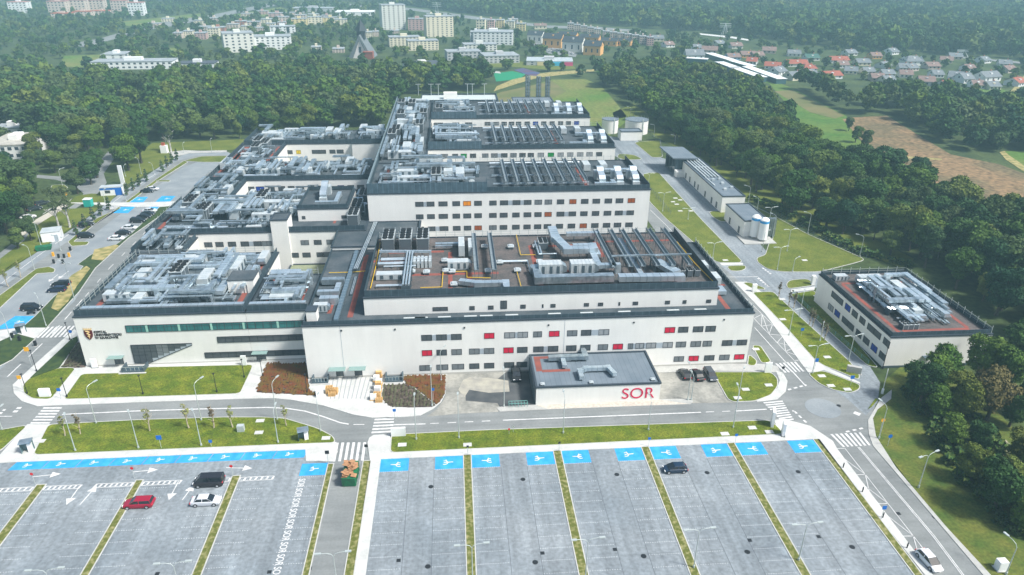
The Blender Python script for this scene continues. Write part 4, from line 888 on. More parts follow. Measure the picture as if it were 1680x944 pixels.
for px, py in ((795, 408), (838, 408), (730, 431), (700, 450), (732, 448), (849, 447), (801, 448), (742, 449), (676, 449), (820, 434), (885, 433), (879, 408), (745, 470)):
    x, y = G(px, py, zr); put(PH_, x, y, zr, 0, 'small white capped roof fan, %s' % place_words(x, y, ZP), 'roof fans on the chiller roof', (1.25, 1.25, 1))
# yellow gas pipes
def ypipe(pts, z, lab):
    b = MB(); b.tube([(*G(a, c, z), z+dz) for a, c, dz in pts], .09, 6); return tag(b.build('gas_pipe', m_yel), lab, 'gas pipe', 'yellow gas pipes')
ypipe([(608, 476, .4), (616, 443, .4), (621, 418, .4), (624, 402, .6)], zr, 'yellow gas pipe along the left screen of the chiller roof')
ypipe([(690, 475, .4), (725, 474, .4), (727, 449, .4), (766, 448, .4), (766, 458, .4), (805, 459, .4)], zr, 'yellow gas pipe stepping through front of chiller roof')
ypipe([(847, 389, .6), (854, 421, .4), (879, 421, .4)], zr, 'yellow gas pipe from the rear edge of chiller roof')
ypipe([(847, 445, .4), (855, 474, .4)], zr, 'short yellow gas pipe near the front line of machinery'); ypipe([(540, 451, .5), (578, 450, .5), (600, 450, .8)], 12.2, 'yellow gas pipe crossing the left roof walkway')
ypipe([(1172, 468, .5), (1140, 436, .5), (1110, 400, .5)], zr, 'yellow pipe along right edge of the chiller roof')
# lower ledge of the front right block
ZL = (55, 61, 128, 166, 'the right ledge roof')
put(PA, 57.5, 150, 12.18, math.pi/2, 'white unit on the right ledge roof, rear one', 'units on the right ledge roof', (.5, .8, .8)); put(PA, 58, 143, 12.18, math.pi/2, 'white unit on the right ledge roof, middle one', 'units on the right ledge roof', (.6, .8, .8))
duct([(56.6, 148), (56.6, 139.5)], .9, .7, .5, 12.18, ZL, bright=True); duct([(56.8, 163), (56.8, 152)], .7, .5, .9, 12.18, ZL); duct([(57.4, 139), (57.4, 136)], 1.8, .8, .3, 12.18, ZL, bright=True)
for px in (640, 651, 689, 732, 758, 800, 870, 923, 985, 1065, 1110):   # pale roof lights along the front ledge
    x = XAT(px+40, 129.2, 12.3); w = 1.3 if px != 640 else 2.2
    if x > 60: continue
    b = MB(); b.box(-w, -.45, 0, w, .45, .25); tag(b.build('roof_light', m_unit, None, (x, 129.4, 12.18)), 'flat white roof light on the front ledge, %s' % place_words(x, 129, (-31, 61, 128, 131, 'the ledge')), 'roof light', 'roof lights along the front ledge')
# left strip of front right roof
ZS = (-30.5, -20, 128.5, 166, 'the walkway roof left of the chillers')
duct([(-24.5, 165), (-24.5, 129)], .9, .5, .35, 12.18, ZS, 'cable_duct', mat('slate duct', (.10, .15, .19), .5), True, label='long dark slate coloured cable duct on the walkway roof')
pipes([(-23, 150), (-23, 141)], 2, .09, .5, 12.18, ZS); pipes([(-21.5, 183), (-23.2, 152)], 3, .12, 1.2, 12.6, ZS)
put(PA, -28.2, 134, 12.18, 0, 'small white unit at front corner of the walkway roof', 'units on the walkway roof', (.45, .7, .8)); duct([(-29, 137.6), (-25.8, 137.6)], 1.6, 1.1, .5, 12.18, ZS, bright=True)
duct([(-30, 141), (-26, 141), (-26, 145)], 1.1, .9, .6, 12.18, ZS, bright=True); duct([(-30, 147), (-25.7, 147)], 1.5, 1.2, .4, 12.18, ZS)
b = MB(); b.box(-1, -1.2, 0, 1, 1.2, 2.4); b.box(-1.1, -1.3, 2.4, 1.1, 1.3, 2.6, 1); tag(b.build('roof_hut', [m_wall, m_cap], None, (-29.3, 130.5, 12.18)), 'small cream roof hut at the front left corner of right block', 'roof hut')
# dense zones
ZA = (-77.5, -44.6, 136.4, 167.2, 'the front left roof'); fill(ZA, 11.68, 11, 10, 46, 12, 1, 5, .62, 1.15, 13)
duct([(-77, 137.3), (-45, 137.3)], 1.2, .7, .7, 11.68, ZA, bright=True, label='long pale duct along the front screen of front left roof')
b = MB(); b.box(0, 0, 0, 5.5, 5, 3); b.box(-.1, -.1, 3, 5.6, 5.1, 3.25, 1); tag(b.build('roof_hut', [m_wall, m_roof], None, (-49.8, 145, 11.68)), 'cream roof hut with a flat dark top on front left roof', 'roof hut')
ZB = (-43.4, -31.8, 136.4, 153.2, 'the front left roof end'); fill(ZB, 11.68, 12, 2, 14, 7, 0, 2, .75, .9, 9)
duct([(-43.4, 137.2), (-31.9, 137.2)], 1.1, .6, .8, 11.68, ZB, bright=True, label='long pale duct along front screen of the front left roof end')
fill((-78.8, -67.2, 168.6, 177.4, 'the left link roof'), 12.28, 13, 0, 7, 4, 0, 1, .2, .9, 8)
ZC = (-78.8, -41.5, 184, 205.2, 'the middle left roof'); fill(ZC, 13.28, 14, 8, 46, 12, 3, 3, .25, 1.0, 12, avoid=((-48.5, 177, -41, 184.5),))
fill((-78.8, -49.5, 179, 184, 'the middle left roof front'), 13.28, 15, 1, 12, 5, 2, 0, .8, .8, 8)
fill((-29.5, -24.2, 179, 205, 'the narrow chiller gap'), 13.28, 16, 1, 4, 3, 3, 0, .4, .8, 6)
ZE = (-41, -31, 186.8, 202, 'the raised plant room roof'); duct([(-38, 189), (-32.5, 189), (-32.5, 197)], 1.1, .8, .4, 16.7, ZE, bright=True, label='pale bent duct on the raised plant room roof')
put(PS, -36.5, 196, 16.68, 0, 'tall pale exhaust duct on the raised plant room', 'tall exhaust ducts', (1, 1, 1.1))
fill((-78.8, -67.2, 206.6, 227.5, 'the left edge roof'), 12.38, 17, 2, 12, 5, 0, 1, .15, .9, 9)
ZF = (-78.8, -27.8, 229, 249.3, 'the far left roof'); fill(ZF, 12.38, 18, 8, 44, 12, 0, 3, .3, 1.05, 11)
fill((-78.8, -64.2, 250.6, 274.4, 'the far left link roof'), 12.38, 19, 2, 12, 5, 3, 1, .4, .9, 8)
fill((-78.8, -39.5, 276, 296.3, 'the farthest left roof'), 12.48, 20, 7, 26, 6, 0, 1, .5, 1.1, 10); fill((-38, -24.6, 273, 296, 'the blank end roof'), 13.18, 21, 3, 7, 2, 0, 0, .5, 1.1, 8)
fill((-66, -28, 207, 227, 'the low middle left roof'), 8.68, 22, 3, 12, 4, 0, 1, .5, .9, 8)
# back wings
for k, (y0, y1, lab) in enumerate(((186.5, 213.8, 'the nearest back wing roof'), (232.5, 261, 'the middle back wing roof'), (279.5, 308.5, 'the farthest back wing roof'))):
    xl = -22 if k == 0 else -8
    Z = (xl, 9.5, y0, y1, lab); fill(Z, 20.88, 30+k, 6 if k == 0 else 4, (30, 17, 15)[k], 8, (1, 0, 1)[k], 2, .75, 1.0, 12)
    ZR = (xl, 53, y0, y1, lab)
    for x in (14, 17.2, 20.2, 23.4, 26.6, 29.8, 32.8, 35.8)[:8]: truss(x, y0+1, y1-3.5 if k == 0 else y1-4, 20.88, ZR)
    for x in (41, 46, 50.5)[0 if k != 1 else 1:]: put(PS, x, y0+6.5, 20.88, 0, 'tall pale exhaust duct, %s' % place_words(x, y0+6.5, ZR), 'tall exhaust ducts', (1, 1, 1.05))
    for x in (39, 44): put(PA, x, y1-8, 20.88, math.pi/2, '%s air handling unit behind the exhaust ducts on %s' % ('left' if x == 39 else 'right', lab), 'air handling units on '+lab, (.8, .9, .9))
    for yy in (y0+4, y0+12, y1-6): duct([(10.5, yy), (37, yy)], .45, .35, .5, 20.88, ZR, bright=True)
    pipes([(10.5, y1-2.5), (38, y1-2.5)], 3, .14, .8, 20.88, ZR)
    duct([(38.5, y0+2), (44, y0+2), (44, y0+5)], 1.2, .8, .4, 20.88, ZR, bright=True); duct([(42.5, y0+15), (52, y0+15)], 1.6, .8, .5, 20.88, ZR, bright=True)
ZSP = (-22.6, -9.4, 217, 311, 'the spine roof')
fill(ZSP, 20.88, 40, 11, 42, 14, 7, 2, .15, 1.15, 13)
duct([(-22.2, 218), (-22.2, 300)], 1.0, .9, 1.4, 20.88, ZSP, label='very long silver duct along the left edge of the spine')
# side building and annexe
ZG = (94, 109, 126.5, 152, 'the side building roof'); fill(ZG, 7.38, 50, 6, 20, 9, 0, 2, .22, .9, 12)
duct([(97, 148), (97, 130), (101, 130)], 1.0, .6, 1.2, 7.38, ZG, bright=True, label='long pale duct on left part of the side building roof'); duct([(106, 146), (106, 130)], 1.3, .9, 1.0, 7.38, ZG, bright=True, label='long pale duct on right part of the side building roof')
put(PC, 96, 127.6, 7.38, math.pi/2, 'dark topped condenser at the front corner of side building roof', 'condensers on the side building roof', (.8, .8, .6))
put(PA, 93.5, 152.6, 7.38, 0, 'white unit near the rear left corner of side building roof', 'units at rear of side building roof', (.5, .8, .6))
ZI = (15, 38, 116, 126.5, 'the annexe roof')
duct([(18, 124.6), (25.6, 124.6), (25.6, 127)], 1.1, .8, .5, 3.98, ZI, m=m_galv, label='silver duct at the rear of annexe roof'); duct([(20.9, 124), (20.9, 121.3)], .9, .7, .4, 3.98, ZI, bright=True, label='short pale duct reaching forward on annexe roof')
duct([(23.6, 116.8), (23.6, 119.3), (25, 120.2), (29.5, 120.2), (30.3, 117.6)], .9, .75, .4, 3.98, ZI, bright=True, label='curved pale duct in the middle of annexe roof')
b = MB(); b.box(-1.2, -.8, 0, 1.2, .8, .8); tag(b.build('air_unit', m_unit, None, (21.4, 125.2, 4.0)), 'small white air unit at the rear left of annexe roof', 'air unit')
for i, (px, py) in enumerate(((890, 632), (970, 629), (1071, 624))):
    x, y = G(px, py, 4); put(PH_, x, y, 3.98, 0, ('left', 'middle', 'right')[i]+' small roof outlet along front edge of the annexe', 'roof outlets on the annexe', (.7, .7, .5))
# ------------------------------------------------------------------ road markings
def mk(name, mb, m=None, label=None): return struct(name, mb, m or m_white, label or 'white painted road markings')
mb = MB()
def ln(pts, w=.15, z=.05, dash=None, px=True, b=None):
    b = b or mb; P = GP(pts) if px else pts
    for (xa, ya), (xb, yb) in zip(P[:-1], P[1:]):
        L = math.hypot(xb-xa, yb-ya)
        if not dash: b.beam((xa, ya, z-.02), (xb, yb, z-.02), w, .02); continue
        t = 0
        while t < L:
            u = min(L, t+dash[0]); b.beam((xa+(xb-xa)*t/L, ya+(yb-ya)*t/L, z-.02), (xa+(xb-xa)*u/L, ya+(yb-ya)*u/L, z-.02), w, .02); t += dash[0]+dash[1]
def bars(c, n, along, fill_=.5, z=.055):
    """zebra: corners tl,tr,br,bl in pixels; stripes parallel to the top edge ('x') or the side edge ('y')"""
    tl, tr, br, bl = [Vector(G(*p)) for p in c]; L = lambda a, d, t: a*(1-t)+d*t
    for i in range(n):
        t0 = (i+.25)/n; t1 = t0+fill_/n
        q = [L(tl, bl, t0), L(tr, br, t0), L(tr, br, t1), L(tl, bl, t1)] if along == 'x' else [L(tl, tr, t0), L(bl, br, t0), L(bl, br, t1), L(tl, tr, t1)]
        mb.prism([tuple(p) for p in q], z-.02, z)
bars([(73, 667.5), (103, 667.5), (80, 697), (48, 697)], 6, 'x'); bars([(615, 686.5), (647, 685.5), (644, 711), (609, 713)], 5, 'x')
bars([(549, 727), (603, 726), (599, 756), (543, 758)], 6, 'y'); bars([(77, 537), (125, 535), (108, 553.5), (58, 555)], 7, 'y', z=.07)
bars([(1251, 660), (1283, 657), (1303, 690), (1283, 693)], 9, 'x'); bars([(1360, 713), (1414, 710), (1430, 731), (1381, 734)], 7, 'y')
bars([(1270, 597), (1307, 594), (1321, 610), (1286, 612)], 6, 'y', z=.06); bars([(232, 333), (254, 331.7), (243, 340), (224, 340.5)], 6, 'y', z=.07)
bars([(182, 340), (200, 336), (190, 343), (172, 346)], 4, 'y', z=.07)
ln([(-30, 684), (20, 683.5)], .2); ln([(102, 680.5), (220, 675), (330, 671.5), (440, 669), (470, 670.5), (500, 675), (530, 684), (558, 694), (572, 696.5)], .3)
ln([(580, 697), (611, 697)], .2, dash=(2, 2)); ln([(646, 697.5), (698, 696)], .3); ln([(706, 695.5), (815, 690.5)], .2, dash=(1.6, 1.6)); ln([(825, 690), (1150, 677)], .28)
ln([(1158, 676.5), (1198, 675)], .2, dash=(1.6, 1.6)); ln([(1206, 675), (1258, 672)], .28)
ln([(1300, 675), (1303, 675), (1325, 696)], .4, dash=(.8, .7)); ln([(1293, 640), (1323, 632)], .4, dash=(.8, .7)); ln([(1301, 611), (1322, 634)], .25)
ln([(1388, 709), (1420, 702)], .4, dash=(.8, .7)); ln([(1401, 677), (1411, 681)], 1.0)
for k in (-.0,): ln([(1407, 734), (1530, 880), (1590, 960), (1660, 1060)], .14); ln([(1409.5, 734), (1533, 880), (1593, 960), (1663, 1060)], .14)
# triangle hatching along the right road
def zig(L, Rr, n, w=.12, z=.055):
    a0, a1 = [Vector(G(*p)) for p in L]; b0, b1 = [Vector(G(*p)) for p in Rr]
    A = [tuple(a0.lerp(a1, i/n)) for i in range(n+1)]; B = [tuple(b0.lerp(b1, i/n)) for i in range(n+1)]
    ln(A, w, z, px=False); ln(B, w, z, px=False)
    for i in range(n):
        ln([A[i], B[i+1]], w, z, px=False); ln([A[i+1], B[i+1]], w, z, px=False)
        if i < n: ln([B[i], A[i+1]], w, z, px=False) if i % 2 else None
    ln([A[0], B[0]], w, z, px=False)
zig([(1363, 737), (1515, 940)], [(1386, 736), (1545, 940)], 4); zig([(1237, 523), (1303, 592)], [(1234, 500), (1325, 590)], 5); zig([(1180, 462), (1237, 523)], [(1178, 448), (1234, 500)], 4)
ln([(1238, 538), (1290, 596)], .16, .06); ln([(1067, 345), (1095, 372), (1150, 430)], .14, .06)
ln([(1196, 455), (1243, 454.5), (1262, 471)], .2, .05); ln([(1251, 440), (1266, 451)], .5, .05, dash=(.7, .5)); ln([(1243, 457), (1263, 472)], .5, .05, dash=(.7, .5))
# left roads
ln([(12, 619), (50, 583), (78, 556)], .22, .06, dash=(5, 3)); ln([(86, 548), (135, 492)], .22, .06, dash=(4, 3)); ln([(140, 487), (180, 440), (300, 320)], .16, .06, dash=(2.5, 6))
ln([(0, 467), (60, 422), (140, 366), (200, 322), (270, 276)], .16, .06, dash=(8, 2)); ln([(0, 680), (8, 672)], .5, .05, dash=(.6, .5)); ln([(24, 677), (33, 668)], .8, .05, dash=(.6, .5))
# car park markings: pale dotted pavers between bays
md = MB(); mr = MB()
def bay(xa, xb, y): 
    x = xa
    while x < xb-.1: md.box(x, y-.05, .02, x+.14, y+.05, .045); x += .36
PITCHY = 2.36
for (a, b_), (c, d) in zip(((-14.15, .25), (1.45, 16.1), (17.3, 31.9), (33.1, 47.6), (48.8, 63.6)), [(1, 1)]*5):
    for k in range(24):
        y = 97.3-k*PITCHY; bay(a, a+5, y); bay(b_-5, b_, y)
    for xx in (a+5.05, b_-5.12): mr.box(xx, 40, .02, xx+.08, 97.2, .036)
for a, b_, t_ in ((-84.1, -69.6, 96), (-68.3, -53.9, 96), (-52.9, -38.35, 96), (-37.2, -22.9, 97)):
    for k in range(24):
        y = t_-k*PITCHY; bay(a, a+4.6, y); bay(b_-4.6, b_, y)
struct('drain_joint', mr, mat('dark joint', (.10, .115, .13), .9), 'thin dark drain joints along the aisles')
struct('parking_markings', md, m_dot, 'dotted pale paver lines between bays')
# blue accessible bays with white wheelchair signs
blu = MB()
def wheel(x, y, r, flip=1, z=.062):
    n = 14; R0, R1 = r*.42, r*.62
    for i in range(10):
        a = -2.2+i*.42; c = a+.42
        mb.face([(x+R0*math.cos(a)*flip, y+R0*math.sin(a), z), (x+R1*math.cos(a)*flip, y+R1*math.sin(a), z), (x+R1*math.cos(c)*flip, y+R1*math.sin(c), z), (x+R0*math.cos(c)*flip, y+R0*math.sin(c), z)][::flip])
    mb.beam((x-r*.2*flip, y, z-.01), (x+r*1.5*flip, y+r*.15, z-.01), r*.22, .011); mb.beam((x+r*.4*flip, y+r*.2, z-.01), (x+r*.2*flip, y+r*.8, z-.01), r*.2, .012)
for a, b_ in ((-14.15, .25), (1.45, 16.1), (17.3, 31.9), (33.1, 47.6), (48.8, 63.6)):
    for xa, xb, f in ((a+.05, a+4.95, -1), (b_-4.95, b_-.05, 1)):
        blu.box(xa, 97.35, .01, xb, TOP-.05, .042); wheel((xa+xb)/2+f*(-.8)*1, 99, .95, 1 if f > 0 else -1)
for i in range(9):
    xa = -76.5+i*5.46; blu.prism([(xa+.05, 102.15), (xa+5.36, 102.15), (xa+5.8, 104.25), (xa+.5, 104.25)], .01, .042); wheel(xa+2.3, 103.2, .75)
blu.box(-27.4, 97.3, .01, -22.95, 100.4, .042); wheel(-25.6, 98.9, .8)
for q in ([(25, 519), (57, 519), (36, 538), (-8, 541)], [(-30, 545), (18, 546), (0, 562), (-50, 575)], [(219, 324), (243, 323.5), (235, 332), (210, 332.5)], [(265.7, 322), (288, 322), (279, 331), (255, 331.5)], [(198, 340), (222, 339.5), (210, 350), (186, 350)], [(247, 339), (268, 338), (259, 348), (233, 349)]):
    blu.prism(GP(q), .01, .042); c = [sum(v)/4 for v in zip(*GP(q))]; wheel(c[0], c[1], 1.0)
struct('blue_bays', blu, m_blue, 'bright blue painted accessible bays')
# arrows and stop bars in the left car park
def arrow(a, d, w=.16):
    a = Vector(G(*a)); d = Vector(G(*d)); u = (d-a).normalized(); n = Vector((-u.y, u.x)); c = d-u*1.5
    mb.beam((*a, .04), (*c, .04), w, .02); mb.face([(*(c-n*.75), .06), (*d, .06), (*(c+n*.75), .06)] if (n.cross(u) < 0) else [(*(c+n*.75), .06), (*d, .06), (*(c-n*.75), .06)])
for a, d in (((131, 798), (109, 829)), ((131, 829), (159, 797)), ((293, 790), (277, 821)), ((299, 821), (318, 796)), ((53, 783), (100, 778)), ((218, 775), (259, 771)), ((371, 768), (414, 769)), ((215, 377), (200, 386)), ((198, 378), (214, 370)), ((95, 451), (80, 463)), ((113, 445), (96, 458)), ((70, 352), (85, 342))): arrow(a, d)
for x0, x1, y in ((-75.6, -70, 97.6), (-68, -62.4, 97.6), (-60, -54.2, 97.6), (-52.5, -46.5, 97.6), (-43, -38.6, 97.6), (-37, -31.5, 97.6)):
    ln([(x0, y), (x1, y)], .12, .05, px=False); ln([(x0, y-.9), (x1, y-.9)], .12, .05, px=False)
    k = int((x1-x0)/.8)
    for i in range(k+1): ln([(x0+i*(x1-x0)/k, y), (x0+i*(x1-x0)/k-.2, y-.9)], .3, .05, px=False)
o = struct('road_markings', mb, m_white, 'white zebra crossings, lane lines and arrows')
# SOR lettering on the paving, read down the row
for k in range(22):
    x, y = G(502.5, 785.5); y = y-k*2.36
    q = text('SOR', 1.55, m_white, (x-1.15, y, .034), (0, 0, R(-90)), 'paint_lettering', None, ext=.012, sx=.72, bold=.015); tag(q, 'white SOR lettering painted on the parking row', 'road markings', None, 'structure')
# circle and cracks in the junction, manhole covers
cx, cy = G(1350, 670); b = MB(); b.cyl(cx, cy, .01, .035, 3.3, n=36); struct('junction_circle', b, m_pave2, 'round paved patch in the junction')
b = MB()
for px, py in ((707, 799), (858, 787), (1012, 779), (1160, 776), (1309.5, 774.5), (702, 930), (878, 923), (1056, 913), (1226, 906), (1398, 898), (1376, 666)):
    x, y = G(px, py); b.cyl(x, y, .0, .045, .42, n=14)
for px, py in ((654, 920), (890, 908), (1009, 902), (1230, 887), (1343, 881), (258, 942), (442, 939), (508, 933), (1474, 843), (1533, 849)):
    x, y = G(px, py); b.box(x-.3, y-.3, 0, x+.3, y+.3, .05)
struct('manhole_covers', b, m_blk_pole, 'dark manhole and drain covers', 'structure')
b = MB()
for px, py in ((67, 725), (427, 691.5), (425, 711), (535, 720), (660, 731), (767, 731), (1189, 713), (1234, 703), (1262, 710), (1223, 640), (1210, 654), (1261, 633), (1283, 492), (1284, 525), (1357, 587), (1348, 618), (1363, 634), (1336, 456.5), (1320, 428), (1108, 326), (1116, 329), (1104, 332), (1110, 336), (1116, 347), (1133, 347), (1240, 574), (1191, 346), (1190, 428), (1340, 487), (1390, 640)):
    x, y = G(px, py); b.box(x-.75, y-.5, .05, x+.75, y+.5, .19)
struct('inspection_slabs', b, m_walk, 'pale square inspection slabs set in the lawns')
# ------------------------------------------------------------------ vehicles
m_glasscar = mat('car glass', (.012, .018, .024), .08, spec=.8)
m_tyre = mat('tyre', (.012, .012, .013), .8); m_rim = mat('alloy rim', (.55, .56, .58), .35, metal=.6); m_tail = mat('tail lamp', (.55, .01, .02), .3); m_headl = mat('head lamp', (.8, .82, .82), .2)
KINDS_ = {  # length, width, belt h, roof h, cabin x: rear bottom, rear top, front top, front bottom (front at +x)
 'sedan': (4.6, 1.80, .92, 1.42, -1.75, -1.15, .45, 1.25), 'estate': (4.7, 1.82, .93, 1.47, -2.15, -1.95, .40, 1.25), 'suv': (4.7, 1.88, 1.05, 1.68, -2.15, -1.9, .5, 1.25), 'van': (4.9, 1.93, 1.15, 1.95, -2.35, -2.25, 1.15, 1.95), 'hatch': (4.15, 1.74, .90, 1.44, -1.85, -1.35, .25, 1.3)}
CARM = {}
def car_meshes(kind, col):
    key = (kind, col)
    if key in CARM: return CARM[key]
    L, W, hb, hr, a, b_, c, d = KINDS_[kind]; h = L/2; w = W/2
    m = mat('car paint %s %.2f %.2f %.2f' % ((kind,)+col), col, .22, spec=.6); r = {}
    st = [(-h, .45, hb-.18, w*.80), (-h+.15, .26, hb-.02, w*.93), (-h+.6, .2, hb, w), (-.3, .18, hb, w), (d-.2, .2, hb, w), (h-.7, .2, hb-.12, w*.98), (h-.22, .24, hb-.24, w*.90), (h, .42, hb-.38, w*.72)]
    b = MB(); ring = []
    for x, z0, z1, hw in st:
        n = len(b.v); zz = (z0+z1)/2; b.v += [(x, -hw*.94, z0), (x, -hw, zz), (x, -hw*.97, z1-.08), (x, -hw*.86, z1), (x, hw*.86, z1), (x, hw*.97, z1-.08), (x, hw, zz), (x, hw*.94, z0)]; ring.append(n)
    for i in range(len(ring)-1):
        for k in range(8): b.f.append((ring[i]+k, ring[i+1]+k, ring[i+1]+(k+1) % 8, ring[i]+(k+1) % 8)); b.m.append(0)
    b.f.append(tuple(range(ring[0]+7, ring[0]-1, -1))); b.f.append(tuple(range(ring[-1], ring[-1]+8))); b.m += [0, 0]
    rw = w*.74; b.hexa([(b_-.03, -rw, hr-.06), (c+.05, -rw, hr-.06), (c+.05, rw, hr-.06), (b_-.03, rw, hr-.06), (b_+.1, -rw*.9, hr), (c-.15, -rw*.9, hr), (c-.15, rw*.9, hr), (b_+.1, rw*.9, hr)])
    bw = w*.87
    for s in (-1, 1):
        for (x0, x1) in ((a, b_), (d, c), (-.35, -.32)):
            p = [(x0-.06, s*bw*1.003, hb-.02), (x0+.06, s*bw*1.003, hb-.02), (x1+.06, s*rw*1.01, hr-.03), (x1-.06, s*rw*1.01, hr-.03)]; b.face(p if s < 0 else p[::-1])
    r['body'] = b.mesh('body', m, False)
    b = MB(); b.hexa([(a, -bw, hb-.04), (d, -bw, hb-.04), (d, bw, hb-.04), (a, bw, hb-.04), (b_, -rw, hr-.05), (c, -rw, hr-.05), (c, rw, hr-.05), (b_, rw, hr-.05)]); r['window'] = b.mesh('window', m_glasscar)
    b = MB(); t = b.v
    n = 14
    for y, rad in ((-.11, .33), (.11, .33)):
        for i in range(n): b.v.append((rad*math.cos(6.283*i/n), y, rad*math.sin(6.283*i/n)))
    for i in range(n): b.f.append((i, (i+1) % n, n+(i+1) % n, n+i)); b.m.append(0)
    b.f.append(tuple(range(n))[::-1]); b.f.append(tuple(range(n, 2*n))); b.m += [0, 0]; r['wheel'] = b.mesh('wheel', m_tyre)
    b = MB()
    for y in (-.125, .125):
        k = len(b.v)
        for i in range(n): b.v.append((.2*math.cos(6.283*i/n), y, .2*math.sin(6.283*i/n)))
        b.f.append(tuple(range(k, k+n))); b.m.append(0)
    r['rim'] = b.mesh('rim', m_rim)
    b = MB(); b.box(-.05, -.2, -.09, .06, .2, .09); r['headlight'] = b.mesh('headlight', m_headl); r['tail_light'] = b.mesh('tail_light', m_tail)
    CARM[key] = r; return r
def car(px, py, ang, kind, col, label, group=None, lite=False):
    x, y = G(px, py); e = empty('parked_car', (x, y, .035), ang, label, 'van' if kind == 'van' else 'car', group); M = car_meshes(kind, col); L, W, hb, hr = KINDS_[kind][:4]
    def ch(n, loc, par=e):
        o = bpy.data.objects.new(n, M[n]); sc.collection.objects.link(o); o.parent = par; o.location = loc; return o
    ch('body', (0, 0, 0)); ch('window', (0, 0, 0))
    if lite: return e
    for sx in (-1, 1):
        for sy in (-1, 1): wv = ch('wheel', (sx*L*.31, sy*(W/2-.07), .33)); ch('rim', (0, 0, 0), wv)
    for sy in (-1, 1): ch('headlight', (L/2-.14, sy*W*.33, hb-.34)); ch('tail_light', (-L/2+.06, sy*W*.36, hb-.22))
    return e
BK = (.010, .012, .016); PI = math.pi
car(229, 830, PI, 'estate', (.30, .006, .03), 'dark red estate car parked nose to a grass strip'); car(344, 795, PI, 'van', (.02, .02, .026), 'black people carrier van parked above the silver car')
car(339, 826, 0, 'sedan', (.55, .57, .60), 'silver saloon parked below the black van'); car(1107, 773, PI, 'hatch', (.012, .03, .06), 'dark navy hatchback alone in the main car park')
car(1523, 924, R(-84), 'hatch', (.75, .76, .77), 'white hatchback driving on the right road', None); car(1123, 617, R(92), 'hatch', BK, 'black car left of three beside the low annexe', 'cars beside the low annexe')
car(1143, 618.5, R(95), 'sedan', BK, 'black saloon between two others beside the low annexe', 'cars beside the low annexe'); car(1165, 618.5, R(-88), 'estate', (.05, .06, .075), 'dark grey estate car by the lawn beside annexe', 'cars beside the low annexe')
car(847, 619, R(-90), 'suv', BK, 'black off-roader in the shade left of the low annexe')
LGp = 'cars in the left car park'
for px, py, k, c, l, a in ((142, 390, 'suv', BK, 'black off-roader beside the curved lawn tip', 0), (142, 371, 'estate', (.02, .022, .028), 'dark estate car on the narrow lane behind lawn', .35), (192, 394, 'sedan', (.7, .71, .70), 'white saloon nearest end of the left row', 0), (203, 385, 'sedan', BK, 'black saloon between two pale cars', 0),
    (213, 376.5, 'sedan', (.6, .62, .63), 'pale silver saloon third in the left row', 0), (227, 365, 'suv', BK, 'large black car fourth in the left row', 0), (237, 358, 'sedan', (.015, .02, .025), 'dark saloon fifth in the left row', 0), (243, 353.5, 'sedan', (.02, .03, .035), 'dark car just nearer than the far silver one', 0),
    (246, 348.5, 'sedan', (.55, .58, .6), 'silver car beside the blue bay', 0), (242, 316, 'sedan', BK, 'black car beyond the crossing path', 0), (250, 312.5, 'sedan', (.6, .62, .63), 'silver car beyond the crossing path', 0), (101, 469, 'estate', BK, 'black estate farther of a close pair', 0), (94, 478.5, 'estate', (.01, .02, .05), 'dark blue estate nearer of a close pair', 0),
    (53, 508.5, 'suv', BK, 'black off-roader with a motorcycle beside it', 0)): car(px, py, a+(PI if px in (94, 101) else 0), k, c, l, LGp)
for px, py, k, c, l, a in ((57, 345, 'estate', (.02, .03, .03), 'dark car driving on the public road', .75), (70, 336, 'estate', (.03, .04, .04), 'dark car following on the public road', .75), (47, 359, 'sedan', (.7, .7, .7), 'white car half under the roadside tree', .75)): car(px, py, a, k, c, l, 'cars on the public road')
# far car park by the row houses
rn = random.Random(5)
for i in range(26):
    t = i/25; px = 862+t*78+rn.uniform(-2, 2); py = 74+t*18+rn.choice((-2.5, 1.5)); c = rn.choice((BK, (.6, .6, .62), (.7, .7, .7), (.1, .12, .16), (.25, .02, .02)))
    car(px, py, rn.uniform(-.4, .1)+PI/2, 'sedan', c, '%s car far off below the row houses' % {BK: 'black', (.6, .6, .62): 'silver', (.7, .7, .7): 'white', (.1, .12, .16): 'grey blue', (.25, .02, .02): 'red'}[c], 'far cars below the row houses', True)
# motorcycle
x, y = G(51.5, 516); e = empty('motorcycle', (x, y, .03), .2, 'dark motorcycle beside the black off-roader', 'motorcycle')
for s in (-.65, .65):
    o = bpy.data.objects.new('wheel', car_meshes('sedan', BK)['wheel']); sc.collection.objects.link(o); o.parent = e; o.location = (s, 0, .33); o.scale = (.95, .6, .95)
b = MB(); b.hexa([(-.6, -.12, .35), (.5, -.12, .35), (.5, .12, .35), (-.6, .12, .35), (-.75, -.14, .8), (.35, -.12, .95), (.35, .12, .95), (-.75, .14, .8)]); b.tube([(.65, 0, .33), (.4, 0, 1.05), (.4, -.35, 1.1)], .04); b.tube([(.4, 0, 1.05), (.4, .35, 1.1)], .04); b.build('body', m_blk_pole, e)
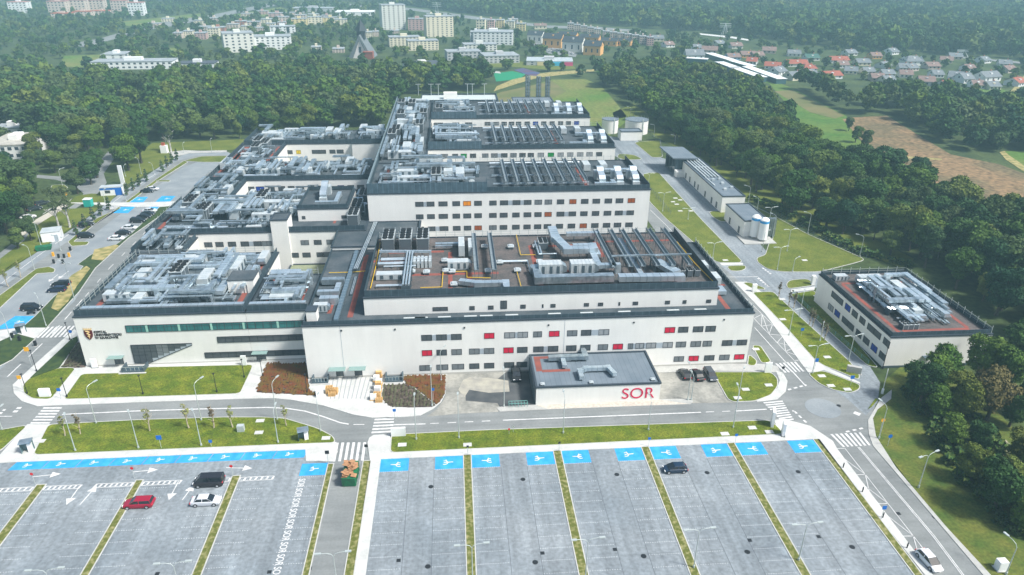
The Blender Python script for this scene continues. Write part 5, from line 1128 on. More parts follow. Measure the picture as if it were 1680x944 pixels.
# ------------------------------------------------------------------ lamps
def lamp(px, py, h=8.5, arms=1, ang=0, label='', black=False, reach=1.6, world=None):
    x, y = world or G(px, py); e = empty('street_lamp', (x, y, 0), ang, label, 'street lamp', 'slim black path lamps' if black else 'galvanised street lamps')
    m = m_blk_pole if black else m_pole
    b = MB(); b.cyl(0, 0, 0, h, .095 if not black else .075, .055, 8); b.cyl(0, 0, 0, .5, .17, n=8); b.build('pole', m, e)
    if black: b = MB(); b.cyl(0, 0, h, h+.12, .22, n=10); b.build('lamp_head', m, e); return e
    for s in ((1,) if arms == 1 else (1, -1)):
        b = MB(); b.tube([(0, 0, h-.1), (s*.25, 0, h+.35), (s*.8, 0, h+.55), (s*reach, 0, h+.6)], .045); b.build('arm', m, e)
        b = MB(); b.box(s*(reach+.35)-.4, -.16, h+.55, s*(reach+.35)+.4, .16, h+.68); b.build('lamp_head', m, e)
    return e
LAMPS = [ # base px,py, top py, arms, angle, label
 (158, 695, 634, 1, 60, 'lamp at the top edge of the long left lawn, first from the zebra'), (330.5, 690, 628, 1, 60, 'lamp at the top edge of long left lawn, middle one'), (455, 689, 627, 1, 70, 'lamp at the top edge of long left lawn, nearest the bend'), (526, 708, 655, 1, 90, 'lamp on the kerb at the bend of front road'),
 (124, 740.5, 688, 1, 120, 'lamp low in long left lawn near the ticket machine'), (227.5, 736, 683, 1, 120, 'lamp low in long left lawn, second from its ticket machine'), (330.5, 732, 681, 1, 120, 'lamp low in long left lawn behind the thin trees'), (456.5, 727, 673, 1, 90, 'lamp low in long left lawn near its blunt end'),
 (4, 706, 690, 1, 90, 'lamp at the far left end of front road'), (683, 722, 657, 1, 90, 'lamp behind the white information board'), (753, 719.5, 656, 1, 90, 'lamp in the narrow lawn facing the sandy yard'), (924, 711.5, 651, 1, 90, 'lamp in the narrow lawn in front of the annexe middle'), (1063.5, 706.5, 655, 1, 90, 'lamp in the narrow lawn below the red lettering'), (1202.5, 702.5, 640, 1, 80, 'lamp in the narrow lawn facing the curved lawn'),
 (709, 667, 610, 1, 90, 'lamp at the tip of the forecourt bed'), (724, 626, 575, 1, 60, 'lamp by the rust coloured planting'), (827, 668, 613, 1, 90, 'lamp on the footway left of the annexe'), (1128, 657, 603, 1, 90, 'lamp on the footway right of the annexe'), (1134, 657, 618, 1, 90, 'short lamp paired on the footway right of the annexe'), (1210.5, 658.5, 611, 1, 60, 'lamp in the curved lawn by the annexe yard'),
 (1441.7, 720, 666, 1, 100, 'lamp on the verge facing the right zebra'), (1506.7, 800.5, 745, 2, 20, 'double lamp on the right verge below the shrubs'), (1650, 943, 893, 1, 100, 'lamp on the right verge by the white cabinet'), (1332.5, 613.5, 566, 2, 10, 'double lamp at path corner by junction'), (1391.8, 592.5, 550, 2, 10, 'double lamp between paved lane and side building'),
 (1294, 551, 508, 2, 10, 'double lamp in the long right lawn, nearer'), (1311, 521, 480, 1, 60, 'lamp beside the paved lane by thin trees'), (1275, 443.5, 405, 2, 10, 'double lamp at the front edge of big lawn'), (1300, 446.5, 424, 1, 30, 'short lamp at the front edge of big lawn'), (1169, 425, 398, 2, 10, 'double lamp behind the right wing corner'),
 (1249.8, 414, 380, 1, 30, 'lamp just in front of gas tanks'), (1291, 413, 376, 2, 10, 'double lamp in the middle of big lawn'), (1325, 383.5, 350, 1, 140, 'lamp at the wood edge behind big lawn'), (1410, 422.5, 387, 1, 140, 'lamp at the wood edge by side building'), (1262, 364, 340, 2, 10, 'double lamp behind the small plant building'), (1267.6, 391, 353, 1, 120, 'lamp right behind the gas tanks'), (1241, 353, 325, 1, 120, 'lamp between both white service buildings'),
 (1087, 347.5, 316, 2, 10, 'double lamp in the lawn beside the tall block'), (1064, 302, 291, 2, 10, 'double lamp at rear of lawn beside tall block'), (1128.5, 361, 355, 2, 10, 'double lamp at the service road lawn edge'), (1072.7, 225, 205, 1, 140, 'lamp beside the larger water tank'), (1034, 194, 176, 1, 140, 'lamp in meadow behind the water tanks'), (1227.6, 334, 306, 1, 140, 'lamp at wood edge behind long service building'), (1107, 237, 230, 1, 140, 'lamp behind the loading shed'),
 (67.6, 404, 355, 1, 140, 'lamp beside the white container'), (57, 443, 404, 1, 150, 'lamp on the lane edge by curved lawn'), (232, 286, 260, 1, 140, 'lamp in grass below the big trees, left one'), (253, 286, 268, 1, 140, 'lamp in grass below the big trees, right one'), (275, 250, 224, 1, 90, 'tall lamp near the white kiosk'), (302, 251, 236, 1, 90, 'lamp on the far pavement bend'), (348, 250, 229, 1, 90, 'lamp on the far pavement behind left wing'), (206, 290, 272, 1, 90, 'lamp behind the booth pole sign'), (172.5, 332, 313, 1, 90, 'lamp beside the blue booth'), (102.6, 305, 278, 1, 60, 'lamp on the public road island'),
 (207, 330, 300, 1, 120, 'lamp at the crossing path'), (100, 412, 388, 2, 150, 'double lamp near the ticket posts'), (76, 535.5, 486, 1, 130, 'lamp in the planted bed by side road'), (122, 490, 430, 2, 150, 'double lamp in the dry grass bed'), (18.7, 559, 512, 1, 150, 'lamp beside the crossing path at left edge'), (1345, 560, 540, 1, 60, 'low lamp by thin shrubs'),
]
for px, py, ty, ar, an, lab in LAMPS:
    x, y = G(px, py); h = min(10, max(3.5, ZH(ty, x, y)-.6)); lamp(px, py, h, ar, R(an), lab)
# double lamps on the grass strips whose feet lie below the frame
for hx, hy, lab in ((774, 893, 'double lamp on the grass strip below the first blue pair'), (283, 923, 'double lamp on left strip below silver car'), (73, 934, 'double lamp at lower left corner'), (546, 907, 'double lamp beside the access lane'), (965, 884, 'double lamp on second grass strip of main car park')):
    x, y = G(hx, hy, 9); lamp(0, 0, 8.4, 2, R(3), lab, world=(x, y))
for hx, hy, bx, by, lab in ((1150, 868, 1138, 932, 'double lamp on third grass strip of main car park'), (1326.7, 859, 1310, 920, 'double lamp on fourth grass strip of main car park')):
    x, y = G(bx, by); lamp(bx, by, ZH(hy, x, y)-.6, 2, R(3), lab)
for px, py, h, lab in ((235, 647.5, 4.3, 'black lamp in the front lawn below the triangular window'), (356, 644, 4.3, 'black lamp in the middle of front lawn'), (401, 620, 4.3, 'black lamp beside the entrance path, lawn side'), (431, 618.5, 4.3, 'black lamp beside the entrance path, bed side'), (504, 645, 4.3, 'black lamp in the rust planting'), (110, 652, 4.3, 'black lamp at the corner of front lawn'), (115, 558, 4.3, 'black lamp by the left zebra'), (60.5, 610, 5, 'black lamp with the yellow sign box'), (45, 646.5, 4.5, 'black lamp at the curved lawn tip'), (1448, 605, 5, 'black lamp at front corner of the side building')): lamp(px, py, h, black=True, label=lab)
# ------------------------------------------------------------------ signs, cabinets, small things
def sign(px, py, h, m, label, w=.6, disc=False, z=0):
    x, y = G(px, py); e = empty('road_sign', (x, y, z), 0, label, 'sign'); b = MB(); b.cyl(0, 0, 0, h, .04, n=6); b.build('pole', m_pole, e)
    b = MB()
    if disc:
        n = 12
        for yy, f in ((-.08, 1), (-.06, -1)): b.face([(w/2*math.cos(6.283*i/n), yy, h+w/2*math.sin(6.283*i/n)) for i in range(n)][::f])
    else: b.box(-w/2, -.08, h-w/2, w/2, -.05, h+w/2)
    b.build('panel', m, e); return e
m_sb = mat('sign blue', (.01, .14, .50), .5); m_sr = mat('sign red', (.65, .02, .03), .5); m_sy = mat('sign yellow', (.85, .42, .02), .5)
for px, py, h, m, lab, w, d in ((265, 736, 2.4, m_sb, 'blue parking sign in the long left lawn', .9, False), (347, 733, 1.2, m_sb, 'small low blue sign in the long left lawn', .6, False), (648, 689, 2.2, m_sb, 'small blue sign at front of forecourt bed', .6, False), (711, 660, 3, m_sb, 'blue sign at the right tip of forecourt bed', .6, False),
    (58, 795, 2.2, m_sr, 'red round sign at top of the first grass strip', .55, True), (221, 785.5, 2.2, m_sr, 'red round sign at top of second grass strip', .55, True), (382.5, 782, 2.2, m_sr, 'red round sign at top of third grass strip', .55, True), (767.5, 746, 1.8, m_blk_pole, 'dark small sign above the first strip of main car park', .4, False), (917, 740, 1.8, m_blk_pole, 'dark small sign above second strip of main car park', .4, False), (1064, 733, 1.8, m_sb, 'dark blue small sign above third strip of main car park', .5, False), (1206, 727, 1.8, m_sb, 'dark blue small sign above fourth strip of main car park', .5, False),
    (1444, 707, 2.4, m_sy, 'orange and blue sign on the right verge', .8, True), (1456, 732, 2.2, m_sb, 'blue triangular sign on right verge', .8, True), (1336, 607, 2.4, m_sb, 'blue sign at the junction path', .9, False), (1395, 634, 2.2, m_sb, 'blue parking sign by the curved lane', .8, False), (1282, 618, 2.2, m_blk_pole, 'dark sign by the upper right zebra', .7, True), (1314, 553, 2, m_sb, 'small blue sign in the long right lawn', .7, False),
    (52, 600, 4, m_sy, 'yellow sign box near the left side road', 1.0, False), (38, 640, 3, m_sy, 'yellow sign at the curved lawn tip', .8, False), (539, 762, 2.6, m_blk_pole, 'dark sign on a post beside the access lane', .7, False), (1445, 853, 2.5, m_sb, 'blue sign among hatching beside the right road', .7, False), (120, 560, 2.5, m_sb, 'blue round sign by the left zebra', .8, True), (101, 655, 2.2, m_sb, 'small blue sign on front lawn corner', .7, False),
    (111, 330, 2.6, m_sy, 'yellow sign by the public road', 1.2, True), (602, 748, 2.2, m_blk_pole, 'dark sign by the access lane crossing', .6, False), (835, 713, 1.2, m_sr, 'red hydrant post in the narrow lawn', .35, False), (842, 710, 1.4, m_pole, 'grey post beside the red hydrant', .35, True)): sign(px, py, h, m, lab, w, d)
def totem(px, py, w, d, h, m, label, cat='totem', ang=0):
    x, y = G(px, py); e = empty('sign_totem' if cat == 'totem' else cat.replace(' ', '_'), (x, y, 0), ang, label, cat); b = MB(); b.box(-w/2, -d/2, .1, w/2, d/2, h); b.build('panel', m, e); b = MB(); b.box(-w/2-.15, -d/2-.15, 0, w/2+.15, d/2+.15, .1); b.build('base', m_walkg, e); return e
m_wp = mat('white paint', (.82, .83, .82), .4)
totem(1266, 698, .5, 1.9, 3.4, m_wp, 'tall white sign totem at the right end of narrow lawn', ang=R(-20)); totem(1284, 713, .5, 1.7, 2.8, m_wp, 'shorter white sign totem beside the car park corner', ang=R(-20)); totem(654, 716, 2.6, .4, 1.9, m_wp, 'wide white information board by the zebra', 'board')
totem(1259, 612, 1.4, .3, 2.5, m_wp, 'white sign totem at the curved pavement', ang=0); totem(156, 604, 1.1, .3, 2.2, m_wp, 'white sign panel by the left front corner'); totem(401, 600, 1.1, .25, 2.4, m_wp, 'white sign panel beside entrance path'); totem(1078, 600, 1.2, .5, 2.6, m_wp, 'white and red sign panel behind the annexe corner'); totem(1237, 479, 1.1, .6, 2.2, m_wp, 'white cabinet on the path by right wing', 'cabinet')
totem(1333, 467, .9, .9, 2.6, m_wp, 'white cabinet by the oval lawn', 'cabinet'); totem(1640, 934, 1.3, 1.0, 1.7, m_wp, 'white cabinet on the right verge', 'cabinet'); totem(396, 708, 1.2, .8, 1.4, m_unit, 'grey cabinet in the long left lawn', 'cabinet'); totem(75, 651, 2, .6, 1.8, m_wp, 'white board standing in curved lawn', 'board'); totem(202, 302, 1.4, .5, 7, m_wp, 'tall white sign pylon by the booth'); totem(1400, 612, 2.8, .8, 1.6, m_walkg, 'long grey cabinet beside the curved lane', 'cabinet', R(-25))
for px, py, lab in ((47, 742, 'glazed grey ticket shelter at left end of lawn'), (499, 722, 'glazed grey ticket machine shelter at right end of lawn'), (36, 548, 'grey bus shelter like box near the left zebra')):
    x, y = G(px, py); e = empty('ticket_shelter', (x, y, .1), R(15), lab, 'ticket shelter', 'ticket shelters'); b = MB(); b.box(-1.0, -.7, 2.1, 1.0, .8, 2.25); b.build('roof', m_galv, e); b = MB(); b.box(-.9, .6, 0, .9, .65, 2.1); b.box(-.9, -.4, 0, -.86, .6, 2.1); b.build('glass_panel', mat('shelter glass', (.12, .2, .22), .1), e); b = MB(); b.box(.1, -.3, 0, .8, .3, 1.7); b.build('machine', m_wp, e)
# ticket posts at the barriers
for i, (px, py, c) in enumerate(((88, 421, m_sy), (97, 424, m_blk_pole), (106, 424, m_blk_pole), (114, 422, m_sy), (89, 433, m_blk_pole), (104, 433, m_blk_pole), (116, 412, m_blk_pole), (21, 555, m_blk_pole), (33, 560, m_blk_pole), (59, 568, m_blk_pole))):
    totem(px, py, .5, .4, 1.3, c, ('yellow' if c is m_sy else 'dark')+(' ticket post on the barrier island' if i < 7 else ' post by the crossing path'), 'ticket post')
# booth, container, skips
x, y = G(166, 322); e = empty('booth', (x, y, 0), R(8), 'small white and blue booth by the public road', 'booth'); b = MB(); b.box(0, 0, 0, 7, 3, 2.8); b.build('wall', m_wp, e); b = MB(); b.box(-.1, -.1, 2.8, 7.1, 3.1, 3.1); b.build('roof', m_unit, e); b = MB(); b.box(4.8, -.05, 0, 7.05, -.01, 2.8); b.box(-.05, -.05, 2.1, 4.8, -.02, 2.8); b.build('cladding', m_sb, e); b = MB(); b.box(1.5, -.06, .9, 3.2, -.03, 1.9); b.build('window', m_glass, e)
x, y = G(70, 399); e = empty('container', (x, y, 0), R(18), 'white rendered plant cabin beside the green skip', 'cabin'); b = MB(); b.box(0, 0, 0, 5, 4.6, 3.0); b.build('wall', m_wp, e); b = MB(); b.box(-.1, -.1, 3.0, 5.1, 4.7, 3.15); b.build('roof', m_unit, e); b = MB(); b.box(3.3, -.04, 0, 4.3, -.01, 2.1); b.build('door', m_wpa, e)
def skip(px, py, L, W, H, label, ang, fillm=None):
    x, y = G(px, py); e = empty('skip_container', (x, y, .03), ang, label, 'skip'); b = MB(); m = mat('skip green', (.01, .17, .07), .5, (.02, .10, .05), 1.5)
    l, w = L/2, W/2; b.hexa([(-l*.86, -w, .1), (l*.86, -w, .1), (l*.86, w, .1), (-l*.86, w, .1), (-l, -w, H), (l, -w, H), (l, w, H), (-l, w, H)])
    for i in range(5): xx = -l*.8+i*l*.4; b.box(xx, -w-.08, .15, xx+.1, -w, H-.1); b.box(xx, w, .15, xx+.1, w+.08, H-.1)
    b.build('body', m, e)
    if fillm:
        c = MB(); r = random.Random(3)
        for i in range(34): cx, cy = r.uniform(-l*.8, l*.8), r.uniform(-w*.8, w*.8); s = r.uniform(.3, .7); z = H+r.uniform(-.05, .5); a = r.random()*3; c.hexa([(cx+s*math.cos(a+k*1.57), cy+s*math.sin(a+k*1.57), z+dz+(.15 if k < 2 else 0)) for dz in (0, .06) for k in range(4)])
        f = c.build('cardboard', fillm, e); f['label'] = 'heap of torn brown cardboard filling it'; f['kind'] = 'stuff'
    return e
skip(576, 786, 4.6, 2.2, 1.9, 'green skip heaped with brown cardboard in the access lane', R(88), mat('cardboard', (.42, .23, .12), .9, (.32, .16, .08), 2)); skip(73, 410, 4.2, 2, 1.2, 'low green skip beside the white cabin', R(20))
x, y = G(138, 340); e = empty('toilet_cabin', (x, y, 0), 0, 'turquoise site cabin on the crossing path', 'cabin'); b = MB(); b.box(0, 0, 0, 2.4, 2, 2.5); b.build('body', mat('turquoise', (.02, .40, .33), .5), e); b = MB(); b.box(-.05, -.05, 2.5, 2.45, 2.05, 2.65); b.build('roof', m_wp, e)
x, y = G(264, 252); e = empty('kiosk', (x, y, 0), 0, 'small cream kiosk on the far lawn with red top', 'kiosk'); b = MB(); b.box(0, 0, 0, 2.6, 2.2, 3.2); b.build('wall', m_wp, e); b = MB(); b.box(.6, .5, 3.2, 1.8, 1.6, 4.4); b.build('roof', mat('brick red', (.40, .10, .05), .8), e)
# basement stairs and wells along the facade
def well(px0, px1, py, d, label):
    x0, y0 = G(px0, py); x1, _ = G(px1, py); e = empty('basement_well', (x0, y0, 0), 0, label, 'stairwell'); w = x1-x0; b = MB()
    b.box(0, 0, 0, .2, d, 1.15); b.box(w-.2, 0, 0, w, d, 1.15); b.box(.2, 0, 0, w-.2, .2, .5); b.build('wall', m_steel, e); b = MB(); b.box(.2, .2, .0, w-.2, d, .16); b.build('floor', m_mesh, e)
    b = MB(); b.box(-.5, -.5, 0, w+.5, -.01, .18); b.build('kerb', m_kerb, e)
    b = MB()
    for i in range(6): xx = .1+(w-.2)*i/5; b.box(xx-.03, -.02+.1, .5, xx+.03, .16, 1.3)
    b.box(.1, .1, 1.3, w-.1, .16, 1.36); b.build('railing', m_pole, e)
well(200, 236, 613, 2.6, 'dark basement stairwell below the triangular window'); well(512, 538, 631, 3.0, 'dark basement stairwell left of the striped forecourt'); well(632, 661, 629, 3.4, 'dark basement stairwell beside the rust bed')
b = MB(); x0, y0 = G(545, 655)
for i in range(11):
    for px0, px1 in ((545+i*7.2, 0),): 
        a = G(548+i*7.6, 616); c = G(542+i*7.0, 655); b.beam((*a, .09), (*c, .09), .18, .03)
struct('paving_stripes', b, mat('dark paver stripe', (.30, .32, .33), .9), 'dark narrow stripes in the forecourt paving')
# pallets and packages
m_bag = mat('white sack', (.78, .78, .76), .6)
def pallet_stack(px, py, n, label, goods=None, s=1):
    x, y = G(px, py); e = empty('pallet_stack', (x, y, .12), random.uniform(-.1, .1), label, 'pallet stack', 'pallets on the forecourt')
    b = MB()
    for k in range(n):
        z = k*.16
        for i in range(3): b.box(-.6*s, -.5*s+i*.42*s, z, .6*s, -.5*s+i*.42*s+.1, z+.1)
        for i in range(5): b.box(-.6*s+i*.275*s, -.5*s, z+.1, -.6*s+i*.275*s+.12, .5*s, z+.13)
    b.build('pallet', m_pallet, e)
    if goods: b = MB(); b.box(-.5*s, -.42*s, n*.16, .5*s, .42*s, n*.16+.9); b.build('load', goods, e)
for px, py, n, g, lab in ((541, 645, 9, None, 'tall stack of empty pallets, left one by the stairwell'), (549, 646, 7, None, 'stack of empty pallets beside the tallest stack'), (545, 649, 5, None, 'lower pallet stack in front of the others'), (622, 619, 3, m_pallet, 'loaded pallet against the facade, rearmost in line'), (618, 626, 2, m_bag, 'white wrapped load second in the pallet line'), (622, 632, 2, m_bag, 'white wrapped load in the middle of pallet line'), (621, 639, 5, m_pallet, 'wooden crate load in the pallet line'), (620, 646, 4, m_bag, 'pallets with white sheet on top in line'), (619, 653, 7, None, 'high empty pallet stack near front of the line'), (622, 659, 4, None, 'low pallet stack at the front of the line'), (613, 656, 1, m_bag, 'white bag beside the front pallet stack')): pallet_stack(px, py, n, lab, g, 1.15)
x, y = G(525, 648); e = empty('white_crate', (x, y, .12), R(10), 'tall white crate with red edge at the bed', 'crate'); b = MB(); b.box(-.7, -1.0, 0, .7, 1.0, 1.0); b.build('body', m_bag, e)
x, y = G(850, 667); e = empty('bike_rack', (x, y, .04), 0, 'teal metal rack on the dark asphalt left of annexe', 'rack'); b = MB()
for i in range(7): b.tube([(-1.8+i*.6, -.4, 0), (-1.8+i*.6, -.4, .9), (-1.8+i*.6, .5, .9), (-1.8+i*.6, .5, 0)], .04, 5)
b.tube([(-1.8, .5, .9), (1.8, .5, .9)], .05); b.tube([(-1.8, -.4, .9), (1.8, -.4, .9)], .05); b.build('frame', mat('teal steel', (.15, .36, .32), .5), e)
# bollards beside the right road, barrier, hatching posts
for i, (px, py) in enumerate(((1383, 768), (1414.5, 808), (1448, 850), (1487.5, 900))): 
    x, y = G(px, py); b = MB(); b.cyl(0, 0, 0, 1.1, .09, n=8); b.cyl(0, 0, .6, .8, .11, n=8); tag(b.build('bollard', m_blk_pole, None, (x, y, 0)), 'black bollard beside the hatched strip, %s from the zebra' % ('first', 'second', 'third', 'fourth')[i], 'bollard', 'bollards beside the right road')
x, y = G(1447, 646); e = empty('barrier', (x, y, 0), R(60), 'raised white barrier arm by the curved lane', 'barrier'); b = MB(); b.box(-.25, -.2, 0, .25, .2, 1.1); b.build('housing', m_wp, e); b = MB(); b.tube([(0, 0, 1), (.6, 0, 5.5)], .07); b.build('arm', m_wp, e)
def fence(pts, h, label, m=None, step=2.5):
    P = GP(pts); x0, y0 = P[0]; e = empty('fence', (x0, y0, 0), 0, label, 'fence'); b = MB(); c = MB()
    for (xa, ya), (xb, yb) in zip(P[:-1], P[1:]):
        L = math.hypot(xb-xa, yb-ya); n = max(1, int(L/step))
        for i in range(n+1): t = i/n; c.box(xa+(xb-xa)*t-x0-.04, ya+(yb-ya)*t-y0-.04, 0, xa+(xb-xa)*t-x0+.04, ya+(yb-ya)*t-y0+.04, h)
        for z in (.1, h*.35, h*.65, h-.08): b.beam((xa-x0, ya-y0, z), (xb-x0, yb-y0, z), .03, .04)
    b.f += [tuple(i+len(b.v) for i in q) for q in c.f]; b.v += c.v; b.m += c.m; b.build('wire_panel', m or m_steel, e)
fence([(1222, 333), (1265, 353), (1324, 384.5), (1420, 427)], 1.8, 'dark wire fence along the edge of right wood'); fence([(1301, 482), (1350, 534), (1424, 598)], 1.1, 'low teal railing beside the side building', mat('teal steel', (.15, .36, .32), .5)); fence([(1086, 258), (1082, 231), (1060, 215), (1047, 222)], 1.8, 'wire fence behind the loading shed')
fence([(1100, 352), (1000, 232)], 1.5, 'dark railing on the lawn edge beside the tall block')
# railings with posts along the roof edges
def rail(parent_pts, z, label, h=1.2):
    x0, y0 = parent_pts[0]; e = empty('roof_railing', (x0, y0, z), 0, label, 'railing', 'railings on the roof edges'); b = MB(); c = MB()
    for (xa, ya), (xb, yb) in zip(parent_pts[:-1], parent_pts[1:]):
        L = math.hypot(xb-xa, yb-ya); n = max(1, int(L/2.2))
        for i in range(n+1): t = i/n; c.box(xa+(xb-xa)*t-x0-.05, ya+(yb-ya)*t-y0-.05, 0, xa+(xb-xa)*t-x0+.05, ya+(yb-ya)*t-y0+.05, h+.5)
        b.beam((xa-x0, ya-y0, h), (xb-x0, yb-y0, h), .05, .06); b.beam((xa-x0, ya-y0, h*.5), (xb-x0, yb-y0, h*.5), .05, .05)
    b.f += [tuple(i+len(b.v) for i in q) for q in c.f]; b.v += c.v; b.m += c.m; b.build('handrail', m_pole, e)
rail([(-77.8, 136), (-77.8, 167.5)], 11.9, 'railing along the left edge of front left roof'); rail([(-79.2, 178.3), (-79.2, 205)], 13.5, 'railing along left edge of middle left roof'); rail([(-79.2, 228.3), (-79.2, 249)], 12.6, 'railing along left edge of far left roof')
rail([(60.9, 128), (60.9, 166)], 12.4, 'railing along right edge of the right ledge roof'); rail([(112.1, 124), (112.1, 155.6), (90.5, 155.6)], 7.6, 'railing around rear of the side building roof'); rail([(-77, 167.6), (-45, 167.6)], 11.9, 'railing at the rear of front left roof'); rail([(-43, 153.7), (-32, 153.7)], 11.9, 'railing at the rear of front left roof end')
rail([(-18.5, 164.2), (54, 164.2)], 16.3, 'railing at the rear of chiller roof'); rail([(-8, 215), (53, 215)], 21.1, 'railing at the rear of nearest back wing'); rail([(-8, 262.2), (53, 262.2)], 21.1, 'railing at the rear of middle back wing')
for px in (686, 707, 719, 767, 775, 795):
    x = XAT(px, 332, 23); e = empty('lightning_mast', (x, 333, 19.9), 0, 'thin mast on the pale end block', 'mast', 'masts on the pale end block'); b = MB(); b.cyl(0, 0, 0, 5, .12, n=6); b.box(-1.2, -.1, 4.9, 1.2, .1, 5.1); b.build('pole', m_pole, e)
# ------------------------------------------------------------------ town behind
EXCL = list(POLYS)
def dims(px0, px1, pyb, pyt, D):
    X, Y = G((px0+px1)/2, pyb); v = np.array([X, Y, -CH]); s = FPX/(v@fw); H = ZH(pyt, X, Y)-.13*D
    return X, Y, (px1-px0)/s, max(3, H)
def wcell(e, m, fx, fz, ox, y, z, w, h, rz, x=0):
    pass
WSH = {}
def wplain(m):
    if m.name not in WSH:
        b = MB(); b.box(-.5, -.06, 0, .5, .05, 1); WSH[m.name] = b.mesh('window', m)
    return WSH[m.name]
m_wfar = mat('far window', (.05, .065, .085), .2, spec=.5)
def footprint(X, Y, W, D, rot, pad=3):
    c, s = math.cos(rot), math.sin(rot); f = 9+abs(Y)*.022; return [(X+a*c-b_*s, Y+a*s+b_*c) for a, b_ in ((-W/2-pad, -f), (W/2+pad, -f), (W/2+pad, D+pad), (-W/2-pad, D+pad))]
def flats(px0, px1, pyb, pyt, D, rot, wall, fl, cols, label, group='apartment blocks behind the wood', roofm=None, side=2, name='apartment_block', cat='building', acc=None):
    X, Y, W, H = dims(px0, px1, pyb, pyt, D); r = R(rot)
    if rot: W = max(6, (W-abs(math.sin(r))*D)/math.cos(r))
    e = empty(name, (X, Y, -.05), r, label, cat, group); EXCL.append(footprint(X, Y, W, D, r))
    b = MB(); b.box(-W/2, 0, 0, W/2, D, H); b.build('wall', wall, e)
    b = MB(); b.box(-W/2-.2, -.2, H, W/2+.2, D+.2, H+.5); b.build('roof', roofm or m_fr, e)
    b = MB(); b.box(-W*.12, D*.35, H+.5, W*.1, D*.65, H+2.6); b.build('roof_hut', wall, e)
    if acc:
        b = MB()
        for i in range(2): b.box(-W/2+W*(.25+.4*i), -.12, .5, -W/2+W*(.36+.4*i), 0, H-.3)
        b.build('stair_panel', acc, e)
    fh = H/fl
    for i in range(fl):
        for k in range(cols):
            o = bpy.data.objects.new('window', wplain(m_wfar)); sc.collection.objects.link(o); o.parent = e; o.location = (-W/2+W*(k+.5)/cols, 0, fh*(i+.35)); o.scale = (min(1.7, W/cols*.55), 1, fh*.45)
        for k in range(side):
            o = bpy.data.objects.new('window', wplain(m_wfar)); sc.collection.objects.link(o); o.parent = e; o.location = ((-W/2) if px0 > 840 or rot < 0 else W/2, D*(k+.5)/side, fh*(i+.35)); o.rotation_euler = (0, 0, R(90)); o.scale = (1.4, 1, fh*.45)
    return e
m_fr = mat('grey flat roof', (.25, .28, .30), .8, (.34, .37, .38), .2)
W1 = mat('pale block', (.66, .66, .60), .8); W2 = mat('cream block', (.70, .64, .48), .8); W3 = mat('pink block', (.50, .33, .30), .8); W4 = mat('yellow block', (.68, .56, .28), .8); W5 = mat('grey block', (.45, .46, .46), .8); W6 = mat('white block', (.76, .77, .75), .8); W7 = mat('brick block', (.40, .17, .12), .8); W8 = mat('beige block', (.56, .47, .40), .8); W9 = mat('orange gable', (.70, .38, .13), .8)
flats(625.6, 669.5, 49, 5, 18, 14, W1, 12, 5, 'tall pale tower block, left and higher of two towers', side=2); flats(698, 747, 61, 24, 16, 12, W2, 10, 6, 'cream tower block right of the highest tower', side=2)
flats(670, 700, 50, 29, 12, 0, W3, 6, 5, 'pinkish slab between the two towers'); flats(638, 692, 77, 58, 14, 10, W2, 5, 8, 'cream five storey slab below the highest tower'); flats(668, 722, 83, 64, 14, 10, W2, 5, 8, 'cream five storey slab nearer the hall')
flats(775, 843, 74, 48, 22, -6, W6, 5, 9, 'white balcony fronted block behind the school'); flats(770, 790, 69, 50, 14, -6, W6, 5, 3, 'narrow white block beside balcony fronted one')
flats(732, 792, 99, 81, 16, 8, W5, 3, 8, 'grey school wing, left one', 'school wings'); flats(760, 817, 84, 70, 14, 6, W1, 3, 8, 'pale school wing at the rear', 'school wings'); flats(792, 856, 104, 86, 22, 8, W5, 3, 8, 'grey school wing on the right', 'school wings')
flats(664, 733, 118, 101, 26, 12, W1, 1, 6, 'hall with a dark roof and red band', None, mat('dark hall roof', (.07, .08, .10)), 1, 'hall')
k = flats(861, 942, 108, 97, 22, -7, W5, 2, 4, 'kindergarten with yellow, blue and pink wall panels', None, m_unit, 1, 'kindergarten')
X, Y, W, H = dims(861, 942, 108, 97, 22); b = MB()
for i, (a, c_) in enumerate(((.25, .45), (.47, .78), (.80, .97))): b.box(-W/2+W*a, -.5-(.8 if i == 1 else 0), 0, -W/2+W*c_, -.07, H-.3, i)
b.build('coloured_panel', [W4, mat('sky blue panel', (.05, .42, .62)), mat('pink panel', (.62, .08, .20))], k)
flats(366, 424, 86, 50, 20, 20, W1, 6, 5, 'tall pale angled block left of the modern white one'); flats(411, 480, 82, 56, 18, 10, W6, 5, 8, 'modern white block with dark glazed corner'); flats(443, 486, 55, 41, 14, 10, W6, 3, 6, 'dark fronted low modern block behind white one', acc=m_frame)
for i, (a, c_, y1, y0, wl, fl) in enumerate(((284, 300, 64, 52, W8, 3), (301, 318, 62, 49, W2, 4), (319, 340, 65, 52, W3, 4), (341, 361, 60, 44, W2, 4), (325, 345, 50, 42, W8, 3), (345, 370, 52, 43, W7, 3), (385, 405, 42, 33, W7, 3), (405, 428, 44, 34, W8, 3), (428, 450, 38, 30, W2, 3), (452, 475, 36, 26, W8, 3), (478, 505, 42, 29, W4, 4), (505, 530, 40, 26, W2, 4), (530, 555, 38, 27, W4, 4), (548, 571, 41, 30, W2, 4), (440, 470, 28, 20, W3, 3), (475, 500, 27, 19, W8, 3))):
    flats(a, c_, y1, y0, 12, 8, wl, fl, 4, '%s low rise block, %s in the left background row' % ({W8: 'beige', W2: 'cream', W3: 'pinkish', W7: 'brick red', W4: 'yellow'}[wl], ('at the left end', 'beside the left end one')[i] if i < 2 else 'behind modern blocks'), 'low rise blocks in the left background', side=1)
